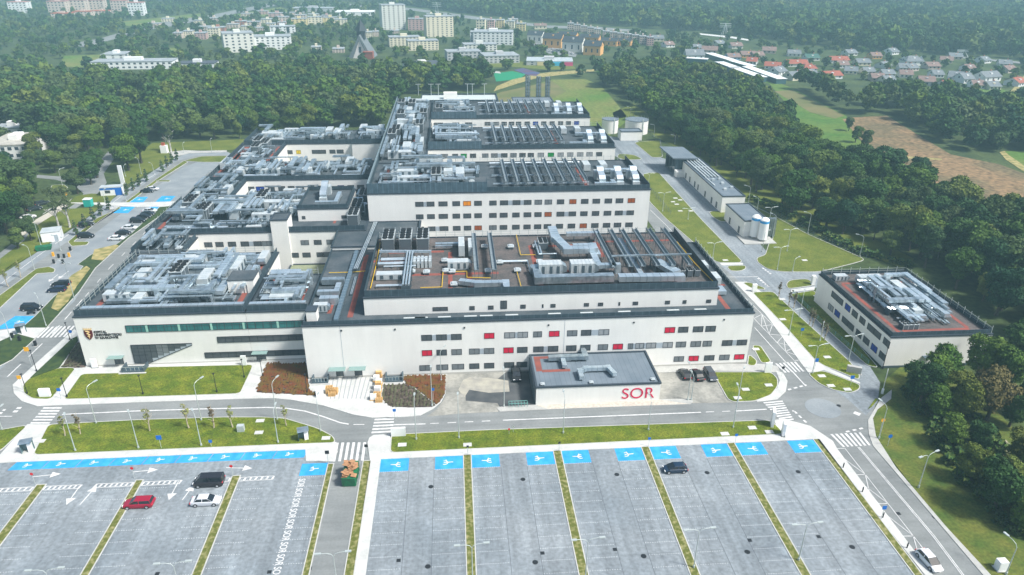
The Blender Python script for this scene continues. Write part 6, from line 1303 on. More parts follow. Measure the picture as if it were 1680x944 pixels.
for i, (a, c_, y1, y0, wl) in enumerate(((780, 797, 50, 30, W2), (798, 812, 48, 31, W3), (813, 828, 46, 31, W4), (829, 845, 47, 33, W2), (846, 863, 51, 37, W4), (832, 850, 40, 30, W8))): flats(a, c_, y1, y0, 12, -8, wl, 4, 3, '%s block in the colourful row right of the towers, %s' % ({W8: 'beige', W2: 'cream', W3: 'pinkish', W4: 'yellow'}[wl], ('first', 'second', 'third', 'fourth', 'fifth', 'rear')[i]), 'colourful blocks right of the towers', side=1)
for i, (a, c_, y1, y0, wl) in enumerate(((16, 46, 22, 1, W6), (81, 110, 24, 0, W8), (112, 142, 22, -2, W8), (143, 172, 20, -2, W8), (184, 210, 22, -1, W8), (212, 237, 26, 2, W6))): flats(a, c_, y1, y0, 16, 6, wl, 5, 5, '%s block with a reddish roof in the top left corner, %s' % ('white' if wl is W6 else 'beige', ('leftmost', 'second from left', 'third from left', 'fourth from left', 'fifth from left', 'rightmost')[i]), 'blocks in the top left corner', mat('faded red roof', (.42, .20, .18)), 1)
for i, (a, c_, y1, y0) in enumerate(((85, 118, 30, 20), (120, 150, 27, 17), (152, 178, 25, 16))): flats(a, c_, y1, y0, 14, 6, W8, 2, 5, 'low red roofed terrace below the corner blocks, %s' % ('left', 'middle', 'right')[i], 'red roofed terraces below the corner blocks', mat('brick red', (.40, .10, .05), .8), 1)
flats(154, 282, 114, 97, 16, 4, W6, 2, 14, 'long white school with square windows beyond the left wood', None, m_fr, 1, 'school_building'); flats(166, 206, 97, 88, 20, 4, W6, 2, 3, 'rear wing of the white school', None, m_fr, 1, 'school_building'); flats(292, 352, 112, 103, 14, 3, W6, 1, 5, 'low white hall beside the long school', None, mat('dark hall roof', (.07, .08, .10)), 1, 'hall')
flats(550, 612, 26, 15, 30, 0, W6, 1, 5, 'long white industrial shed near the motorway', None, m_wp, 0, 'warehouse'); flats(480, 545, 20, 10, 24, 0, W5, 1, 5, 'grey industrial shed left of the white one', None, m_fr, 0, 'warehouse')
flats(-20, 50, 262, 228, 22, 4, m_wallw, 2, 6, 'pale workshop building half hidden at the left edge', None, mat('pale sheet roof', (.48, .46, .40), .7, (.36, .34, .30), .5), 1, 'workshop'); flats(-10, 42, 222, 212, 10, 4, m_wallw, 1, 3, 'low store behind the workshop at left edge', None, m_fr, 0, 'workshop')
flats(234, 250, 150, 137, 8, 0, m_wallw, 1, 2, 'small pale building inside the left wood', None, m_fr, 0, 'building')
for i, (a, c_, y1, y0, wl) in enumerate(((372, 392, 47, 38, W8), (395, 412, 50, 41, W2), (415, 432, 52, 44, W8), (436, 452, 46, 37, W2), (455, 470, 44, 35, W3), (484, 503, 33, 23, W8), (505, 524, 31, 22, W2), (528, 545, 33, 24, W3), (596, 612, 62, 51, W2), (612, 622, 60, 50, W8), (510, 528, 84, 77, W2), (545, 566, 87, 80, W8), (318, 338, 40, 32, W2), (342, 360, 36, 28, W8), (240, 262, 44, 37, W8), (265, 284, 36, 29, W2), (395, 415, 28, 21, W8), (420, 440, 24, 17, W3), (700, 716, 32, 22, W2), (640, 656, 56, 49, W8))): flats(a, c_, y1, y0, 11, 6, wl, 3, 4, 'small %s block scattered among the left town trees' % {W8: 'beige', W2: 'cream', W3: 'pinkish'}[wl], 'small blocks among the left town trees', side=1)
def house(px0, px1, pyb, pyt, rot, roofm, wall, label, group='houses beyond the fields', D=10, hip=False):
    X, Y, W, H = dims(px0, px1, pyb, pyt, D); W *= (.98 if 'row house' in label else .9); r = R(rot); H = max(5, H); eh = H*(.68 if 'row house' in label else .52); e = empty('house', (X, Y, -.05), r, label, 'house', group); EXCL.append(footprint(X, Y, W, D, r, 4))
    b = MB(); w = W/2; b.box(-w, 0, 0, w, D, eh)
    for s in (-1, 1):
        p = [(s*w, 0, eh), (s*w, D, eh), (s*w, D/2, H-.2)]; b.face(p if s > 0 else p[::-1])
    b.build('wall', wall, e)
    b = MB(); i_ = W*.25 if hip else -.5; o = .6
    b.face([(-w-o, -o, eh-.3), (w+o, -o, eh-.3), (w-i_, D/2, H), (-w+i_, D/2, H)]); b.face([(w+o, D+o, eh-.3), (-w-o, D+o, eh-.3), (-w+i_, D/2, H), (w-i_, D/2, H)])
    if hip: b.face([(w+o, -o, eh-.3), (w+o, D+o, eh-.3), (w-i_, D/2, H)]); b.face([(-w-o, D+o, eh-.3), (-w-o, -o, eh-.3), (-w+i_, D/2, H)])
    b.build('roof', roofm, e); b = MB(); b.box(w*.35, D*.55, H-1.5, w*.35+.8, D*.55+.8, H+.7); b.build('chimney', W7, e)
    for k in range(3):
        q = bpy.data.objects.new('window', wplain(m_wfar)); sc.collection.objects.link(q); q.parent = e; q.location = (-w+W*(k+.5)/3, 0, eh*.3); q.scale = (1.3, 1, eh*.4)
    for s in (-1, 1):
        q = bpy.data.objects.new('window', wplain(m_wfar)); sc.collection.objects.link(q); q.parent = e; q.location = (s*w, D/2, eh*.9); q.rotation_euler = (0, 0, R(90)); q.scale = (1.4, 1, 1.3)
    b = MB(); b.box(-.7, D*.2, eh+(H-eh)*.25, .7, D*.4, eh+(H-eh)*.7); b.build('dormer', wall, e); return e
RR = mat('red tile roof', (.32, .095, .06), .8, (.25, .08, .055), .4); RG = mat('grey tile roof', (.13, .15, .165), .7, (.18, .2, .21), .4); RN = mat('brown roof', (.22, .15, .13), .8, (.17, .12, .11), .4); RD = mat('dark row roof', (.035, .045, .055), .7)
for a, c_, y1, y0, rt_, rm, wl, lab in ((1124, 1157, 99, 79, 0, RG, W6, 'large white house with grey roof beside the garages'), (1150, 1177, 88, 74, -20, RN, W8, 'brown roofed house behind the large white one'), (1138, 1152, 83, 73, 0, RG, W6, 'small pale house hidden behind brown roofed one'), (1194, 1217, 99, 87, 5, RN, mat('pale blue wall', (.25, .40, .55)), 'pale blue house among the trees'), (1216, 1242, 95, 87, 0, RN, W9, 'orange walled house next to pale blue one'),
    (1253, 1280, 114, 100, -25, RR, W6, 'red roofed house first in the cluster'), (1270, 1298, 124, 107, 35, RG, W6, 'dark roofed white gabled house in the cluster'), (1291, 1328, 110, 98, 0, RR, W1, 'long red roofed house at the rear of cluster'), (1318, 1342, 118, 106, 0, RR, W1, 'red hipped house right of the long one'), (1295, 1329, 132, 115, 20, RG, W2, 'beige house at the front of cluster'), (1350, 1386, 130, 115, 10, RR, W6, 'red roofed white gabled house by the bushes'),
    (1362, 1395, 104, 97, 0, RR, W1, 'low red roof hidden by trees'), (1322, 1346, 100, 90, 0, mat('green roof', (.05, .12, .10)), W1, 'dark green roofed house among trees'), (1406, 1430, 108, 96, 0, RG, W2, 'grey roofed house left of white villa'), (1418, 1437, 123, 111, 0, RG, W6, 'white villa below grey roofed house'), (1449, 1466, 113, 101, 25, RG, W1, 'small grey roofed house, first of a pair'), (1475, 1492, 117, 102, -15, RG, W1, 'grey roofed house, second of a pair'), (1484, 1517, 108, 90, 0, RG, W6, 'large villa with broad hipped grey roof'),
    (1521, 1544, 114, 103, 0, RN, W8, 'brown roofed low house behind trees'), (1507, 1533, 141, 123, -20, RN, W5, 'house with brown pitched roof nearest the wood'), (1430, 1448, 97, 89, 0, RN, W9, 'small flat topped house with tan roof'), (1555, 1578, 134, 115, -30, RG, W6, 'white gabled house left of its twin'), (1578, 1600, 137, 118, 10, RG, W6, 'grey roofed twin beside the white gabled house'), (1585, 1602, 118, 105, 0, RN, W6, 'narrow cream house behind twins'), (1609, 1648, 134, 115, 15, RG, W6, 'broad grey roofed house with dormers'), (1664, 1690, 142, 125, 25, RR, W6, 'red brown roofed house at right edge'), (1448, 1470, 127, 119, 0, RG, W1, 'long low outbuilding below a pair of houses')):
    house(a, c_, y1, y0, rt_, rm, wl, lab, hip=('hipped' in lab))
VH = ((1232, 106, RR), (1246, 96, RN), (1303, 93, RG), (1336, 127, RG), (1384, 112, RN), (1395, 122, RG), (1400, 92, RG), (1442, 134, RN), (1468, 90, RG), (1462, 138, RG), (1487, 128, RN), (1500, 117, RG), (1540, 128, RG), (1552, 104, RN), (1560, 146, RR), (1570, 98, RG), (1620, 104, RG), (1632, 148, RG), (1650, 110, RG), (1662, 120, RN), (1605, 146, RN), (1185, 76, RG), (1210, 80, RN), (1262, 88, RN), (1100, 78, RN), (1080, 68, RG))
for i, (cx_, y1, rm) in enumerate(VH): house(cx_-9-i % 4, cx_+9+i % 3, y1, y1-11-i % 3, (i*37) % 60-30, rm, (W6, W2, W1, W8)[i % 4], '%s house with %s roof scattered among the village trees' % (('white', 'cream', 'pale', 'beige')[i % 4], 'red' if rm is RR else 'grey' if rm is RG else 'brown'), 'village houses among the trees')
for i, (a, c_, y1, y0) in enumerate(((864, 889, 71, 48), (889, 921, 79, 52), (921, 955, 86, 57), (956, 985, 91, 64))):
    house(a, c_, y1, y0, -22, RD, W9 if i % 2 else W1, 'tall dark roofed row house with orange gable, %s from the left' % ('first', 'second', 'third', 'fourth')[i], 'row houses with orange gables', 14)
for i, (a, c_, y1, y0) in enumerate(((915, 945, 66, 50), (950, 982, 70, 54), (985, 1012, 76, 60), (1010, 1034, 76, 61))):
    house(a, c_, y1, y0, -22, RD, W9, 'dark roofed row house in the rear row, %s from the left' % ('first', 'second', 'third', 'fourth')[i], 'rear row houses', 12)
for i in range(5): flats(930+i*11, 942+i*11, 49+i*2, 37+i*2.3, 10, -8, W8, 3, 3, 'brownish far terrace section, %s' % ('first', 'second', 'third', 'fourth', 'fifth')[i], 'brown far terraces, left run', side=0)
for i in range(7): flats(988+i*12, 1001+i*12, 62+i*2.2, 50+i*1.6, 10, -8, W8 if i < 6 else W3, 4, 3, 'brownish far terrace section nearer the wood, %s' % ('first', 'second', 'third', 'fourth', 'fifth', 'sixth', 'seventh')[i], 'brown far terraces, right run', side=0)
house(877, 897, 48, 37, 0, RN, W2, 'lone brown roofed house behind the row houses')
# church
X, Y, W, H = dims(572, 612, 96, 56, 18); e = empty('church', (X, Y, 0), R(-6), 'church with steep dark tent roof and pink white gable', 'church'); EXCL.append(footprint(X, Y, 40, 26, 0, 2)); H = ZH(56, X, Y+8)
b = MB(); w = W/2; b.face([(-w*.62, -.2, 0), (w*.62, -.2, 0), (0, -.2, H*.82)]); b.box(-w*.62, 0, 0, w*.62, 14, 3); b.build('wall', mat('church wall', (.82, .76, .74)), e)
b = MB(); b.face([(-w, -1, 0), (0, -1, H), (0, 16, H), (-w, 20, 0)]); b.face([(w, -1, 0), (w, 20, 0), (0, 16, H), (0, -1, H)]); b.face([(w, 20, 0), (-w, 20, 0), (0, 16, H)]); b.face([(-w, -1, 0), (-w*.62, -1, 0), (0, -1, H*.82), (0, -1, H)]); b.face([(w*.62, -1, 0), (w, -1, 0), (0, -1, H), (0, -1, H*.82)]); b.build('roof', RG, e)
zt_ = ZH(32, X, Y+8); b = MB(); b.box(-3, 5, H-4, 3, 11, H+2.5); b.cyl(0, 8, H+2.5, zt_, 5.2, .1, 4); b.build('spire', RD, e); b = MB(); b.box(w*.3, -5, 0, w*1.1, 0, 5); b.box(w*.3, -5.3, 5, w*1.1, 0, 5.8); b.build('porch', RR, e); b = MB(); b.box(-1, -.4, H*.25, 1, -.25, H*.5); b.build('window', m_wfar, e)
# long white roofed garages
for i, (a, c_) in enumerate((((1163, 94), (1200, 106)), ((1202, 107), (1232, 116)), ((1180, 109), (1206, 119)), ((1203, 118), (1249, 135)), ((1225, 117), (1281, 138)), ((1125, 102), (1160, 104)))):
    A, Bq = G(*a), G(*c_); b = MB(); b.beam((0, 0, 0), (Bq[0]-A[0], Bq[1]-A[1], 0), 7, 3.2); e = empty('garage_row', (*A, 0), 0, 'long garage row with white roof, %s' % ('farthest on the rear line', 'nearer on the rear line', 'short one in the front line', 'longest of the front line', 'longest of the rear line', 'short one by the white house')[i], 'garages', 'garage rows'); b.build('wall', mat('dark garage', (.05, .12, .14)), e); b = MB(); b.beam((-.3, .3, 3.2), (Bq[0]-A[0]+.3, Bq[1]-A[1]-.3, 3.2), 7.6, .3); b.build('roof', m_wp, e)
    EXCL.append([(A[0]-5, A[1]-28), (Bq[0]-3, Bq[1]-28), (Bq[0]+6, Bq[1]+6), (A[0]+5, A[1]+8)])
# pylons
for px, py, ty, lab in ((1188, 61, 38, 'far lattice pylon in front of the woods'), (1579, 93, 82, 'far lattice pylon near the right road'), (717, 27, 4, 'far lattice pylon behind the towers')):
    X, Y = G(px, py); h = ZH(ty, X, Y); e = empty('pylon', (X, Y, 0), 0, lab, 'pylon', 'far pylons'); b = MB()
    for s in ((-3, -3), (3, -3), (3, 3), (-3, 3)): b.tube([(s[0], s[1], 0), (0, 0, h)], .25, 4)
    for z in (.7, .82, .94): b.box(-6, -.2, h*z, 6, .2, h*z+.5)
    b.build('mast', m_pole, e)
# haystack like tufts are left to the stubble material; boulders of dry stalks on the field
# ------------------------------------------------------------------ trees
def crown_mesh(n, size, h, r, seed, conic=False, droop=0, nl=11, z0=.22, sparse=0):
    """leaf clumps as small triangles spread over overlapping lobes; returns (n,3,3)"""
    g = np.random.default_rng(seed); L = []
    for i in range(nl):
        t = g.uniform(0, 1); z = h*(z0+(.92-z0)*t); prof = (1-t)**.8 if conic else math.sin(math.pi*min(1, .22+.78*(1-t)))**.7
        a = g.uniform(0, 6.283); d = r*prof*g.uniform(.3, .68); q = r*g.uniform(.34, .56)*(.55+.45*prof); L.append((d*math.cos(a), d*math.sin(a), z, q))
    L.append((0, 0, h*.55, r*.62)); L.append((0, 0, h*.78, r*.42)); L = np.array(L); w = L[:, 3]**2; w /= w.sum()
    k = g.choice(len(L), n*3, p=w); d = g.normal(size=(n*3, 3)); d /= np.linalg.norm(d, axis=1)[:, None]; d[:, 2] = np.where(d[:, 2] < -.3, -d[:, 2]*.5, d[:, 2])
    rr = L[k, 3]*(1-.35*g.random(n*3)**2.2)*(1+.10*g.normal(size=n*3)); P = L[k, :3]+d*rr[:, None]*np.array([1, 1, .85])
    ok = np.ones(len(P), bool)
    for j in range(len(L)): ok &= (np.linalg.norm((P-L[j, :3])/np.array([1, 1, .85]), axis=1) > L[j, 3]*.72)
    P = P[ok][:n]; d = d[ok][:n]; m = len(P); nrm = d+g.normal(size=(m, 3))*.55; nrm /= np.linalg.norm(nrm, axis=1)[:, None]
    t1 = np.cross(nrm, g.normal(size=(m, 3))); t1 /= np.linalg.norm(t1, axis=1)[:, None]; t2 = np.cross(nrm, t1); s = size*g.uniform(.6, 1.35, (m, 1))
    return np.stack([P+t1*s, P-t1*s*.5+t2*s*.87, P-t1*s*.5-t2*s*.87], 1)
def tri_mesh(name, T, m, tint=None):
    n = len(T); me = bpy.data.meshes.new(name); me.vertices.add(n*3); me.vertices.foreach_set('co', T.reshape(-1).astype(np.float32)); me.loops.add(n*3); me.loops.foreach_set('vertex_index', np.arange(n*3, dtype=np.int32))
    me.polygons.add(n); me.polygons.foreach_set('loop_start', np.arange(0, n*3, 3, dtype=np.int32)); me.polygons.foreach_set('loop_total', np.full(n, 3, dtype=np.int32)); me.materials.append(m)
    me.update(calc_edges=True)
    if tint is not None: a = me.attributes.new('tint', 'FLOAT', 'FACE'); a.data.foreach_set('value', tint.astype(np.float32))
    return me
def trunk_mesh(h, r, m, seed, th=.8):
    b = MB(); rn = random.Random(seed); z = 0; x = y = 0; pr = .30*r/4; n = 7
    pts = [(0, 0, 0, pr*1.3), (.1, 0, h*.15, pr), (.15, .1, h*.4, pr*.75), (.1, .2, h*th, pr*.25)]
    for (xa, ya, za, ra), (xb, yb, zb, rb) in zip(pts[:-1], pts[1:]):
        k = len(b.v)
        for X_, Y_, Z_, R_ in ((xa, ya, za, ra), (xb, yb, zb, rb)):
            for i in range(n): b.v.append((X_+R_*math.cos(6.283*i/n), Y_+R_*math.sin(6.283*i/n), Z_))
        for i in range(n): j = (i+1) % n; b.f.append((k+i, k+j, k+n+j, k+n+i)); b.m.append(0)
    for i in range(6):
        a = rn.random()*6.28; z0 = h*rn.uniform(.25, .55); b.tube([(.1, .05, z0), (r*.35*math.cos(a), r*.35*math.sin(a), z0+h*.14), (r*.65*math.cos(a), r*.65*math.sin(a), z0+h*.22)], pr*.3, 5)
    return b.mesh('trunk', m)
PROTO = []
for i in range(7):
    h, r = (12.5, 4.9) if i < 5 else (15, 4.2); PROTO.append((tri_mesh('crown', crown_mesh(4600, .34, h, r, 100+i, i == 6, nl=13+i % 3), m_leaf), trunk_mesh(h, r, m_bark, i), h))
def tree(x, y, s, rz, label, group, proto=None, crown=None, sx=1, leafm=None, name='broadleaf_tree', barkm=None, z=-.05):
    me, tr, h = PROTO[proto if proto is not None else random.randrange(6)]
    e = empty(name, (x, y, z), rz, label, 'tree', group); e.scale = (s*sx, s*sx, s)
    o = bpy.data.objects.new('crown', crown or me); sc.collection.objects.link(o); o.parent = e; t_ = bpy.data.objects.new('trunk', tr); sc.collection.objects.link(t_); t_.parent = e
    return e
def regreen(me, m): q = me.copy(); q.materials.clear(); q.materials.append(m); return q
CY, CR, CG = regreen(PROTO[1][0], m_leafy), regreen(PROTO[2][0], m_leafr), regreen(PROTO[3][0], foliage('fresh leaves', False, [(.05, .11, .014), (.085, .14, .018), (.035, .085, .02)]))
random.seed(77)
SPECIAL = [(1506, 668, .75, None, 'dark bushy tree at the corner of side building, verge side'), (1545, 640, .8, None, 'green tree leaning over the side building front'), (1600, 622, .85, None, 'tall green tree hiding the side building corner'), (1648, 640, .8, None, 'green tree right of the hidden building corner'), (1568, 690, .75, CY, 'yellow green tree in the middle of verge shrubs'), (1536, 690, .6, None, 'mid green bushy tree nearest the path'), (1618, 690, .85, CR, 'rusty brown leaved tree among the green'), (1668, 600, .9, None, 'dark tree behind the side building at right edge'),
    (1560, 735, .55, None, 'bright bushy tree low in the verge shrubs'), (1590, 790, .55, CY, 'olive spreading shrub tree above the round dark one'), (1630, 838, .75, None, 'round dark green tree low in the verge'), (1668, 770, .6, CY, 'yellow leaved bush beside the bare dirt patch'), (1655, 700, .6, None, 'low green tree above bare dirt patch'), (1690, 680, .8, None, 'green tree cut by the right edge, upper'), (1530, 655, .8, None, 'dense green tree against side building wall'), (1600, 740, .5, None, 'small green bush between olive and yellow trees'),
    (1648, 815, .6, None, 'green bushy tree beside the round dark one, nearer the right edge'), (1690, 850, .75, None, 'green tree at lower right edge'), (1700, 800, .8, CY, 'olive tree at lower right edge above the green one'), (1668, 870, .5, None, 'low bush tree lowest on the verge'),
    (150, 303, .9, None, 'spreading dark tree behind the booth'), (128, 318, .7, None, 'low dark tree left of the booth'), (160, 292, .85, None, 'bushy tree rising behind the booth'), (212, 280, 1.15, None, 'tall broad tree on the grass beyond the booth, left'), (232, 268, 1.15, None, 'tall broad tree on the grass beyond the booth, right'), (60, 262, .85, CY, 'pale weeping willow like tree beside the workshop'), (30, 408, .55, None, 'dark low tree between public road and grass bank'), (52, 395, .6, None, 'dark low tree over the roadside car'),
    (205, 262, 1.0, None, 'bushy tree in front of the left wood edge'), (1403, 234, .65, None, 'lone tree at the meeting of green and brown fields'), (1418, 243, .7, None, 'round dark bush tree on the field corner'), (1392, 215, .5, None, 'small dark bush in the green field'), (1503, 302, .8, None, 'pointed tree alone at the edge of stubble'), (1240, 133, .4, None, 'shrub beside the garages')]
taken = []
for px, py, s, cr, lab in SPECIAL:
    x, y = G(px, py); tree(x, y, s, random.random()*6, lab, None, random.randrange(5), cr or (CG if px > 1490 and py > 600 and 'dark' not in lab else None)); taken.append((x, y, 5*s))
# young thin street trees
YM = tri_mesh('crown', crown_mesh(150, .13, 4.6, .62, 5, nl=6, z0=.42), foliage('young leaves', False, [(.16, .18, .05), (.22, .22, .07)])); YR = tri_mesh('crown', crown_mesh(170, .13, 4.2, .55, 6, nl=6, z0=.25), foliage('sparse brown leaves', False, [(.11, .085, .05), (.08, .075, .04)])); YC = tri_mesh('crown', crown_mesh(380, .2, 4.0, .9, 7, True, nl=7, z0=.1), foliage('conical leaves', False, [(.035, .07, .03), (.05, .085, .03)]))
YT = trunk_mesh(4.4, 1.2, mat('young bark', (.42, .36, .27), .9), 3, .95)
def young(px, py, s, cm, label, group):
    x, y = G(px, py); e = empty('young_tree', (x, y, .1), random.random()*6, label, 'tree', group); e.scale = (s, s, s)
    for n_, m_ in (('crown', cm), ('trunk', YT)): o = bpy.data.objects.new(n_, m_); sc.collection.objects.link(o); o.parent = e
for i, (px, py, cm, s) in enumerate(((107, 716, YM, 1.1), (132, 713, YR, 1.1), (246, 708, YM, 1.25), (310, 703, YM, 1.3), (351, 703, YR, 1.2), (382, 702, YM, 1.15), (470, 699, YM, 1.1))): young(px, py, s, cm, 'thin staked young tree in the long left lawn, %s from left' % ('first', 'second', 'third', 'fourth', 'fifth', 'sixth', 'seventh')[i], 'young trees in the long left lawn')
for i, (px, py) in enumerate(((1277, 489), (1294, 503), (1302, 506), (1327, 534), (1332, 537), (1346, 554), (1352, 559))): young(px, py, 1.1, YR, 'bare looking young tree along the paved lane, %s from its far end' % ('first', 'second', 'third', 'fourth', 'fifth', 'sixth', 'seventh')[i], 'bare looking young trees along the paved lane')
for i, (px, py) in enumerate(((14, 471), (34, 456), (126, 386), (141, 375), (154, 363), (167, 354), (180, 345), (210, 321), (220, 313), (230, 306), (241, 298), (267, 282), (275, 275), (283, 269), (291, 263))): young(px, py, 1.2, YC if i > 1 else YM, 'small dark conical tree along the left lane, %s from the near end' % ('first', 'second', 'third', 'fourth', 'fifth', 'sixth', 'seventh', 'eighth', 'ninth', 'tenth', 'eleventh', 'twelfth', 'thirteenth', 'fourteenth', 'fifteenth')[i], 'small trees along the left lane')
BM = tri_mesh('crown', crown_mesh(1500, .22, 14, 2.4, 9, nl=9, z0=.45), foliage('birch leaves', False, [(.09, .12, .05), (.07, .10, .04)])); BT = trunk_mesh(13, 4, m_birch, 4, .98)
for px, py, lab in ((97, 376, 'slender pale birch leaning beside the grass bank'), (115, 374, 'slender birch with a white trunk nearest the lane'), (281, 250, 'slim birch at the foot of left wood')):
    x, y = G(px, py); e = empty('birch_tree', (x, y, 0), 1, lab, 'tree', 'birches by the left lane')
    for n_, m_ in (('crown', BM), ('trunk', BT)): o = bpy.data.objects.new(n_, m_); sc.collection.objects.link(o); o.parent = e
# woods: positions first
rng = random.Random(2024); CAND = []
EX = [(min(a for a, _ in p), min(b_ for _, b_ in p), max(a for a, _ in p), max(b_ for _, b_ in p), p) for p in EXCL]
def blocked(x, y):
    for a, b_, c_, d, p in EX:
        if a < x < c_ and b_ < y < d and inpoly(x, y, p): return True
    if -84 < x < 116 and 118 < y < 160 or -84 < x < 62 and 118 < y < 345 or 60 < x < 100 and 190 < y < 345: return True
    for a, b_, r in taken:
        if (x-a)**2+(y-b_)**2 < r*r: return True
    return False
def wood(poly, sp, keep, hs, name, cut=True):
    P = GP(poly); x0 = min(a for a, _ in P); x1 = max(a for a, _ in P); y0 = min(b_ for _, b_ in P); y1 = max(b_ for _, b_ in P); y = y0; n = 0
    while y < y1:
        x = x0
        while x < x1:
            a = x+rng.uniform(-.42, .42)*sp; b_ = y+rng.uniform(-.42, .42)*sp
            if rng.random() < keep and inpoly(a, b_, P) and not blocked(a, b_): CAND.append((a, b_, hs*rng.uniform(.62, 1.32), name)); n += 1
            x += sp
        y += sp*.9
WOODS = [
 ([(-60, 146), (130, 140), (200, 146), (290, 143), (400, 134), (450, 122), (540, 118), (590, 126), (660, 128), (730, 138), (748, 148), (660, 160), (640, 208), (420, 226), (245, 234), (205, 250), (150, 264), (60, 258), (-60, 300)], 8.0, .97, .98, 'the left wood'),
 ([(-60, 268), (60, 268), (135, 272), (132, 284), (60, 284), (-60, 292)], 6.5, .9, .55, 'the hedge behind public road'),
 ([(-60, 300), (30, 298), (58, 312), (78, 335), (70, 352), (30, 378), (-60, 440)], 6.6, .95, .85, 'the clump at left edge'),
 ([(985, 136), (1010, 124), (1060, 118), (1110, 124), (1165, 134), (1205, 152), (1236, 160), (1262, 185), (1290, 215), (1330, 262), (1370, 285), (1430, 300), (1470, 320), (1560, 345), (1680, 400), (1850, 470), (1850, 640), (1700, 590), (1660, 545), (1500, 432), (1420, 412), (1330, 372), (1262, 336), (1225, 314), (1150, 258), (1096, 228), (1060, 204), (1030, 168), (1005, 150)], 6.9, .97, .92, 'the right wood'),
 ([(1250, 345), (1330, 392), (1420, 432), (1490, 436), (1480, 420), (1330, 372)], 6, .0, .4, 'the right wood'),
 ([(1395, 182), (1440, 168), (1500, 166), (1560, 170), (1640, 182), (1700, 172), (1850, 190), (1850, 268), (1700, 258), (1640, 252), (1575, 246), (1500, 210), (1455, 184), (1400, 190), (1350, 166), (1300, 146), (1340, 146)], 8.2, .97, .95, 'the wood beyond brown field'),
 ([(-120, 128), (-120, 8), (650, 6), (655, 112), (560, 110), (450, 116), (290, 122), (150, 120)], 11, .5, .62, 'the town trees'),
 ([(650, 22), (800, 40), (1000, 52), (1150, 62), (1180, 104), (1060, 104), (990, 128), (900, 130), (800, 112), (650, 118)], 11, .25, .62, 'the town trees'),
 ([(735, 132), (770, 118), (800, 126), (812, 140), (790, 152), (748, 150)], 8, .95, 1.0, 'the trees behind the farthest block'),
 ([(1000, 52), (1230, 68), (1560, 96), (1850, 120), (1850, 165), (1560, 150), (1400, 150), (1330, 132), (1240, 134), (1170, 110), (1080, 100)], 10, .33, .5, 'the village trees'),
 ([(560, -22), (640, 6), (780, 24), (900, 38), (1000, 42), (1060, 47), (1150, 52), (1230, 62), (1400, 84), (1550, 91), (1700, 100), (2000, 130), (2200, 60), (2300, -22)], 12.5, .98, 1.25, 'the far hill'),
 ([(-250, 6), (640, 4), (560, -22), (-250, -22)], 17, .6, 1.2, 'the far hill'),
]
for w_ in WOODS: wood(*w_)
CAND.sort(key=lambda c: math.hypot(c[0], c[1]))
def inframe(x, y, m=25):
    p = PJ(x, y, 7); return -m < p[0] < 1680+m and -m < p[1] < 944+m
solo = 0; rest = []
WL = {'the left wood': 'left wood', 'the right wood': 'right wood', 'the clump at left edge': 'clump at left edge', 'the hedge behind public road': 'hedge behind public road'}
LMK = [(1046, 220, 'the larger water tank'), (1112, 262, 'the loading shed'), (1165, 300, 'the long service building'), (1225, 340, 'the small plant building'), (1330, 385, 'the wire fence'), (1400, 425, 'the big lawn corner'), (1530, 440, 'the side building rear'), (1640, 500, 'the side building right end'), (1500, 315, 'the brown field'), (1320, 240, 'the green field'), (1230, 140, 'the garages'), (1010, 170, 'the meadow'), (1110, 170, 'the garage side of meadow'),
       (175, 310, 'the booth'), (264, 250, 'the kiosk'), (350, 240, 'the far pavement bend'), (600, 215, 'the blank end wing'), (470, 210, 'the farthest left wing'), (220, 125, 'the white school'), (590, 110, 'the church'), (700, 125, 'the dark roofed hall'), (20, 250, 'the workshop'), (242, 150, 'the small pale building'), (60, 350, 'the public road cars'), (90, 205, 'the willow')]
for x, y, s, nm in CAND:
    d = math.hypot(x, y)
    if not inframe(x, y, 260 if d < 900 else 120): continue
    if solo < 255 and inframe(x, y) and nm in WL:
        p = PJ(x, y, 0); lm = min(LMK, key=lambda q: (q[0]-p[0])**2+((q[1]-p[1])*1.6)**2)[2]; wx = rng.uniform(.78, 1.3)
        lab = '%s %s tree of the %s, near %s' % ('small' if s < .75 else 'tall' if s > 1.0 else 'middling', 'broad' if wx > 1.04 else 'slim', WL[nm], lm)
        tree(x, y, s, rng.random()*6.28, lab, 'trees of '+nm, rng.randrange(6), None, wx, z=-.05); solo += 1
    else: rest.append((x, y, s, nm, d))
# the remaining wood reads as one mass
LODS = [[crown_mesh(n, sz, 12.5, 4.9, 300+k*10+j, nl=9) for j in range(5)] for k, (n, sz) in enumerate(((1500, .55), (560, .85), (190, 1.45), (85, 2.3)))]
for ws, nm, lab in ((('the left wood', 'the right wood', 'the wood beyond brown field', 'the clump at left edge', 'the hedge behind public road', 'the trees behind the farthest block'), 'woodland', 'dense green woodland around the hospital and fields'), (('the town trees', 'the village trees'), 'town_trees', 'scattered tree cover among the houses'), (('the far hill',), 'hill_forest', 'hazy forest covering the far hills')):
    T = []; tt = []
    for x, y, s, n_, d in rest:
        if n_ not in ws: continue
        k = 0 if d < 330 else 1 if d < 520 else 2 if d < 900 else 3
        A = LODS[k][rng.randrange(5)]; a = rng.random()*6.28; c_, s_ = math.cos(a), math.sin(a); sx = s*rng.uniform(.95, 1.25)
        M_ = np.array([[c_*sx, s_*sx, 0], [-s_*sx, c_*sx, 0], [0, 0, s]]); B_ = A@M_+np.array([x, y, gz(x, y)-.2-1.2*(s if k > 1 else 0)]); T.append(B_); tt.append(np.full(len(B_), rng.random()))
    if T:
        T = np.concatenate(T); print(nm, len(T)); o = bpy.data.objects.new(nm, tri_mesh(nm, T, m_leafm, np.concatenate(tt))); sc.collection.objects.link(o); tag(o, lab, 'forest', None, 'stuff')
